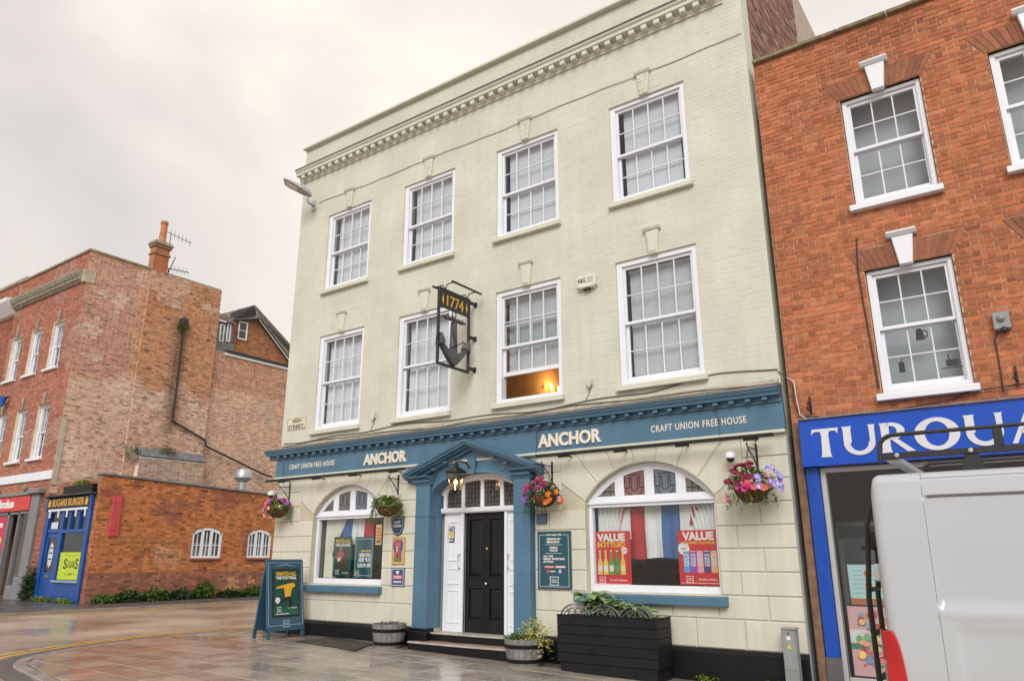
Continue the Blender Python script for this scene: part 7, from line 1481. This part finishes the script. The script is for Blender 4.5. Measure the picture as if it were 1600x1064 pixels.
pbox('pane', GLASS, sfr, -27.42, -25.8, LY0+.02, LY0+.028, .77, 2.28); pbox('pane', GLASS, sfr, -27.42, -25.8, LY0+.02, LY0+.028, 2.4, 2.96); pbox('pane', GLASS, sfr, -28.5, -27.62, LY0+.02, LY0+.028, 2.42, 2.96)
pbox('counter', mat('shop counter', (.22, .1, .07), .6), sfr, -28.3, -25.8, 3.6, 4.2, .06, 1.1); pbox('rear_shelf', mat('warm grey shelf', (.4, .38, .33), .6), sfr, -28.0, -26.4, 4.7, 4.95, .06, 2.3)  # rear shelf in one even warm grey
fb = obj('name_board', MB().box(-28.60, -25.66, LY0-.14, LY0+.0, 3.10, 3.46), mat('black name board', (.02, .018, .015), .5, var=.2), low, bev=.01); lettering('SUGARS BURGER', -28.22, -25.98, 3.17, 3.41, LY0-.141, GOLD, fb, .02, .008)
for x in (-28.42, -25.82): obj('flame_mark', MB().prism([(x-.08, 3.17), (x+.08, 3.17), (x+.10, 3.3), (x, 3.43), (x-.10, 3.3)], LY0-.148, LY0-.139, 'y'), GOLD, fb)
for x0_, x1_ in ((-28.74, -28.60), (-25.66, -25.56)): pbox('console', BBL, fb, x0_, x1_, LY0-.13, LY0+.02, 3.05, 3.50, bev=.01)
obj('roof_edge', MB().box(-28.85, -25.45, LY0-.22, LY0+.2, 3.50, 3.56), mat('mossy slate', (.06, .06, .055), .8, var=.4, scale=9), low, bev=.01); obj('icicle_trim', MB().box(-28.5, -25.75, LY0-.125, LY0-.085, 3.02, 3.09), WHITE, fb)
for k in range(5): pbox('trim_drop', WHITE, fb, -28.4+k*.62, -28.33+k*.62, LY0-.12, LY0-.09, 2.80, 3.03)
pbox('fascia_upstand', OMOR2, low, LX0, -25.58, LY0+.16, LY0+.24, 3.5, 4.0); wall_bricks('upstand_bricks', low, lambda u, v, d: (u, LY0+.155-d, v), LX0, -25.6, 3.55, 4.05, front_col, None, 23)
t = thing('window_sign', 'yellow-green sign reading SUGARS in the burger shop window', 'sign', (-26.6, LY0, .78)); P = Panel((-27.36, LY0+.012, .80), (1, 0, 0), (0, 0, 1), 1.5, .86); P.rect('board', 0, 0, 1, 1, (.50, .62, .03), t, 0, .006)
P.text('S', .22, .38, .38, .76, (.03, .05, .02), t, .02, .006, .008); P.text('UGAR', .39, .42, .73, .68, (.03, .05, .02), t, .01, .006, .008); P.text('S', .74, .38, .88, .76, (.03, .05, .02), t, .02, .006, .008); P.rect('printed_line', .25, .865, .85, .885, (.2, .3, .05), t, .006, .008)
for a in (.36, .46, .56, .66, .76): P.disc('star', a, .2, .03 if abs(a-.56) > .05 else .05, (.03, .05, .02), t, .006, .008, 8)
t = thing('window_box', 'black trough with a small plant on the burger shop roof edge', 'planter', (-26.5, LY0, 3.56)); pbox('trough', BLACK, t, -27.55, -25.55, LY0-.16, LY0+.14, 3.565, 3.83, bev=.01); pbox('soil', SOIL, t, -27.5, -25.6, LY0-.12, LY0+.1, 3.82, 3.84); pl(None, 'trough_plant', -26.6, LY0-.0, 3.84, 'small green plant in the black trough on the burger shop', FOLL, 90, .35, .1, .2, (.08, .14), 61)
# ------------------------------------------------------------------ betting shop front
bs = obj('betting_shop_front', MB().box(-30.20, -29.30, TF-.18, TF+.3, -.1, .85).box(-30.02, -29.42, TF-.12, TF+.3, .85, 3.7), mat('grey shop paint', (.20, .205, .21), .5, var=.08), tall, bev=.015); GSP = MATS['grey shop paint']
obj('pilaster_cap', MB().box(-30.1, -29.25, TF-.26, TF+.3, 3.70, 3.86), GSP, bs, bev=.02); obj('sign', MB().box(-36, -30.06, TF-.14, TF+.1, 3.14, 3.68), mat('red shop sign', (.60, .04, .035), .4, var=.04), bs, bev=.01); obj('sign_cornice', MB().box(-36, -30.05, TF-.2, TF+.3, 3.681, 3.80), GSP, bs, bev=.01)
lettering('Ladbrokes', -33.15, -31.3, 3.25, 3.58, TF-.141, WHT and flat(WHT), bs, .03, .03)
obj('frame', MB().box(-30.98, -30.2, TF-.08, TF+.1, -.1, .55).box(-30.99, -30.92, TF-.06, TF+.1, .55, 3.12).box(-31.9, -31.75, TF-.06, TF+.1, -.1, 3.12).box(-36, -30.02, TF-.06, TF+.1, 3.03, 3.138).box(-36, -31.9, TF-.06, TF+.1, -.1, .4).box(-34.2, -34.1, TF-.06, TF+.1, .4, 3.03).box(-30.15, -30.03, TF-.06, TF+.1, .55, 3.03), GSP, bs); pbox('pane', GLASS, bs, -30.92, -30.15, TF+.02, TF+.03, .55, 3.03); pbox('pane', GLASS, bs, -36, -31.9, TF+.02, TF+.03, .4, 3.03)
pbox('shop_back', DARK, bs, -36, -29.4, TF+2.0, TF+2.1, -.1, 4.0); pbox('shop_interior_panel', mat('red interior panel', (.45, .05, .05), .6), bs, -30.9, -30.2, TF+.6, TF+.62, 1.9, 2.3); pbox('interior_shelf', mat('pale shelf', (.5, .5, .5), .6), bs, -30.9, -30.2, TF+.5, TF+.9, 1.0, 1.6)
P = Panel((-33.3, TF+.01, .9), (1, 0, 0), (0, 0, 1), 1.2, 2.1); P.n = Vector((0, -1, 0)); t = thing('betting_poster', 'red, pink and yellow poster in the betting shop window', 'poster', P.P(.5, 0, 0)); P.rect('sheet', 0, 0, 1, 1, (.55, .03, .07), t, 0, .006); P.poly('yellow_shape', [(.45, .5), (.8, .42), (.9, .6), (.6, .68)], (.8, .6, .05), t, .006, .009); P.poly('dark_shape', [(.2, .3), (.6, .36), (.7, .5), (.35, .5)], (.05, .06, .2), t, .006, .008); P.poly('pale_shape', [(.1, .05), (.7, .1), (.75, .25), (.2, .22)], (.75, .5, .55), t, .006, .008); P.rect('printed_line', .2, .8, .8, .88, (.8, .6, .62), t, .006, .008)
for x in (-30.9, -33.2): obj('uplighter', MB().ball((x, TF-.02, 3.98), .13, 10, 6), COPING, bs, smooth=True)
wall_bricks('lower_brickwork', tall, lambda u, v, d: (u, TF+.0-d, v), -29.42, TX+.03, .0, 3.7, front_col, None, 26, mort=.010); pbox('lower_wall', OMOR2, tall, -29.42, TX+.0, TF+.01, TF+.3, -.1, 3.7)
# far left neighbour with a white cornice
nb_ = thing('far_building', 'brick building with a white cornice at the far left edge', 'building', (-40, 6, .05)); obj('wall', MB().box(-46, -35.25, TF+.3, 10, -.1, 13.3), OMOR2, nb_); wall_bricks('brickwork', nb_, lambda u, v, d: (u, TF+.285-d, v), -42, -35.25, 4, 13.3, front_col, None, 27); obj('cornice', MB().prism([(TF+.3, 11.7), (TF+.1, 11.72), (TF-.15, 11.95), (TF-.35, 12.15), (TF-.38, 12.3), (TF+.3, 12.4)], -46, -35.3, 'x'), WHITE, nb_); pbox('coping', COPING, nb_, -46, -35.2, TF+.2, 10, 13.3, 13.42)
p_ = at(5, 628, TF-.2); t = thing('blue_lamp', 'small blue lamp on the brick front at the far left', 'lamp', (p_[0], TF-.1, p_[2]-.2)); obj('shade', MB().lathe([(.06, -.2), (.16, .1), (.18, .2), (.02, .22)], (p_[0], TF-.25, p_[2]), 12), mat('blue enamel', (.02, .12, .5), .3), t, smooth=True); obj('arm', MB().tube([(p_[0], TF-.25, p_[2]+.2), (p_[0], TF+.02, p_[2]+.25)], .02, 6), IRON, t)
# weeds along the wall foot
LABS = ['low weeds at the foot of the orange wall next to the shop corner', 'leafy weed clump left of the wall middle', 'bushy weed clump below the left of the first arched side window', 'weed clump below the first arched side window', 'tall weed clump right of the first arched side window', 'weeds between the two arched side windows', 'weeds below the second arched side window', 'weeds at the far end of the orange wall']
for k, (y, h, w_) in enumerate(((2.75, .28, .38), (3.5, .40, .42), (4.4, .46, .45), (5.3, .42, .42), (6.2, .66, .36), (7.3, .30, .45), (8.3, .38, .42), (9.2, .35, .4))):
    pl(None, 'weed_bush', LX1+.28, y, .10, LABS[k], (FOL, FOLD)[k % 2], 360, .30, w_, h, (.08, .17), 70+k)
pl(None, 'climbing_weed', -28.95, LY0-.16, .10, 'tall weed climbing between the grey and blue shopfronts', FOLD, 380, .32, .16, 1.3, (.09, .17), 90); pl(None, 'weed_bush', -27.6, LY0-.25, .10, 'low weeds at the blue shop door', FOLL, 200, .6, .12, .15, (.07, .13), 91); pl(None, 'weed_bush', -26.2, LY0-.22, .10, 'low weeds under the yellow-green shop sign', FOLL, 160, .5, .1, .12, (.07, .13), 92)
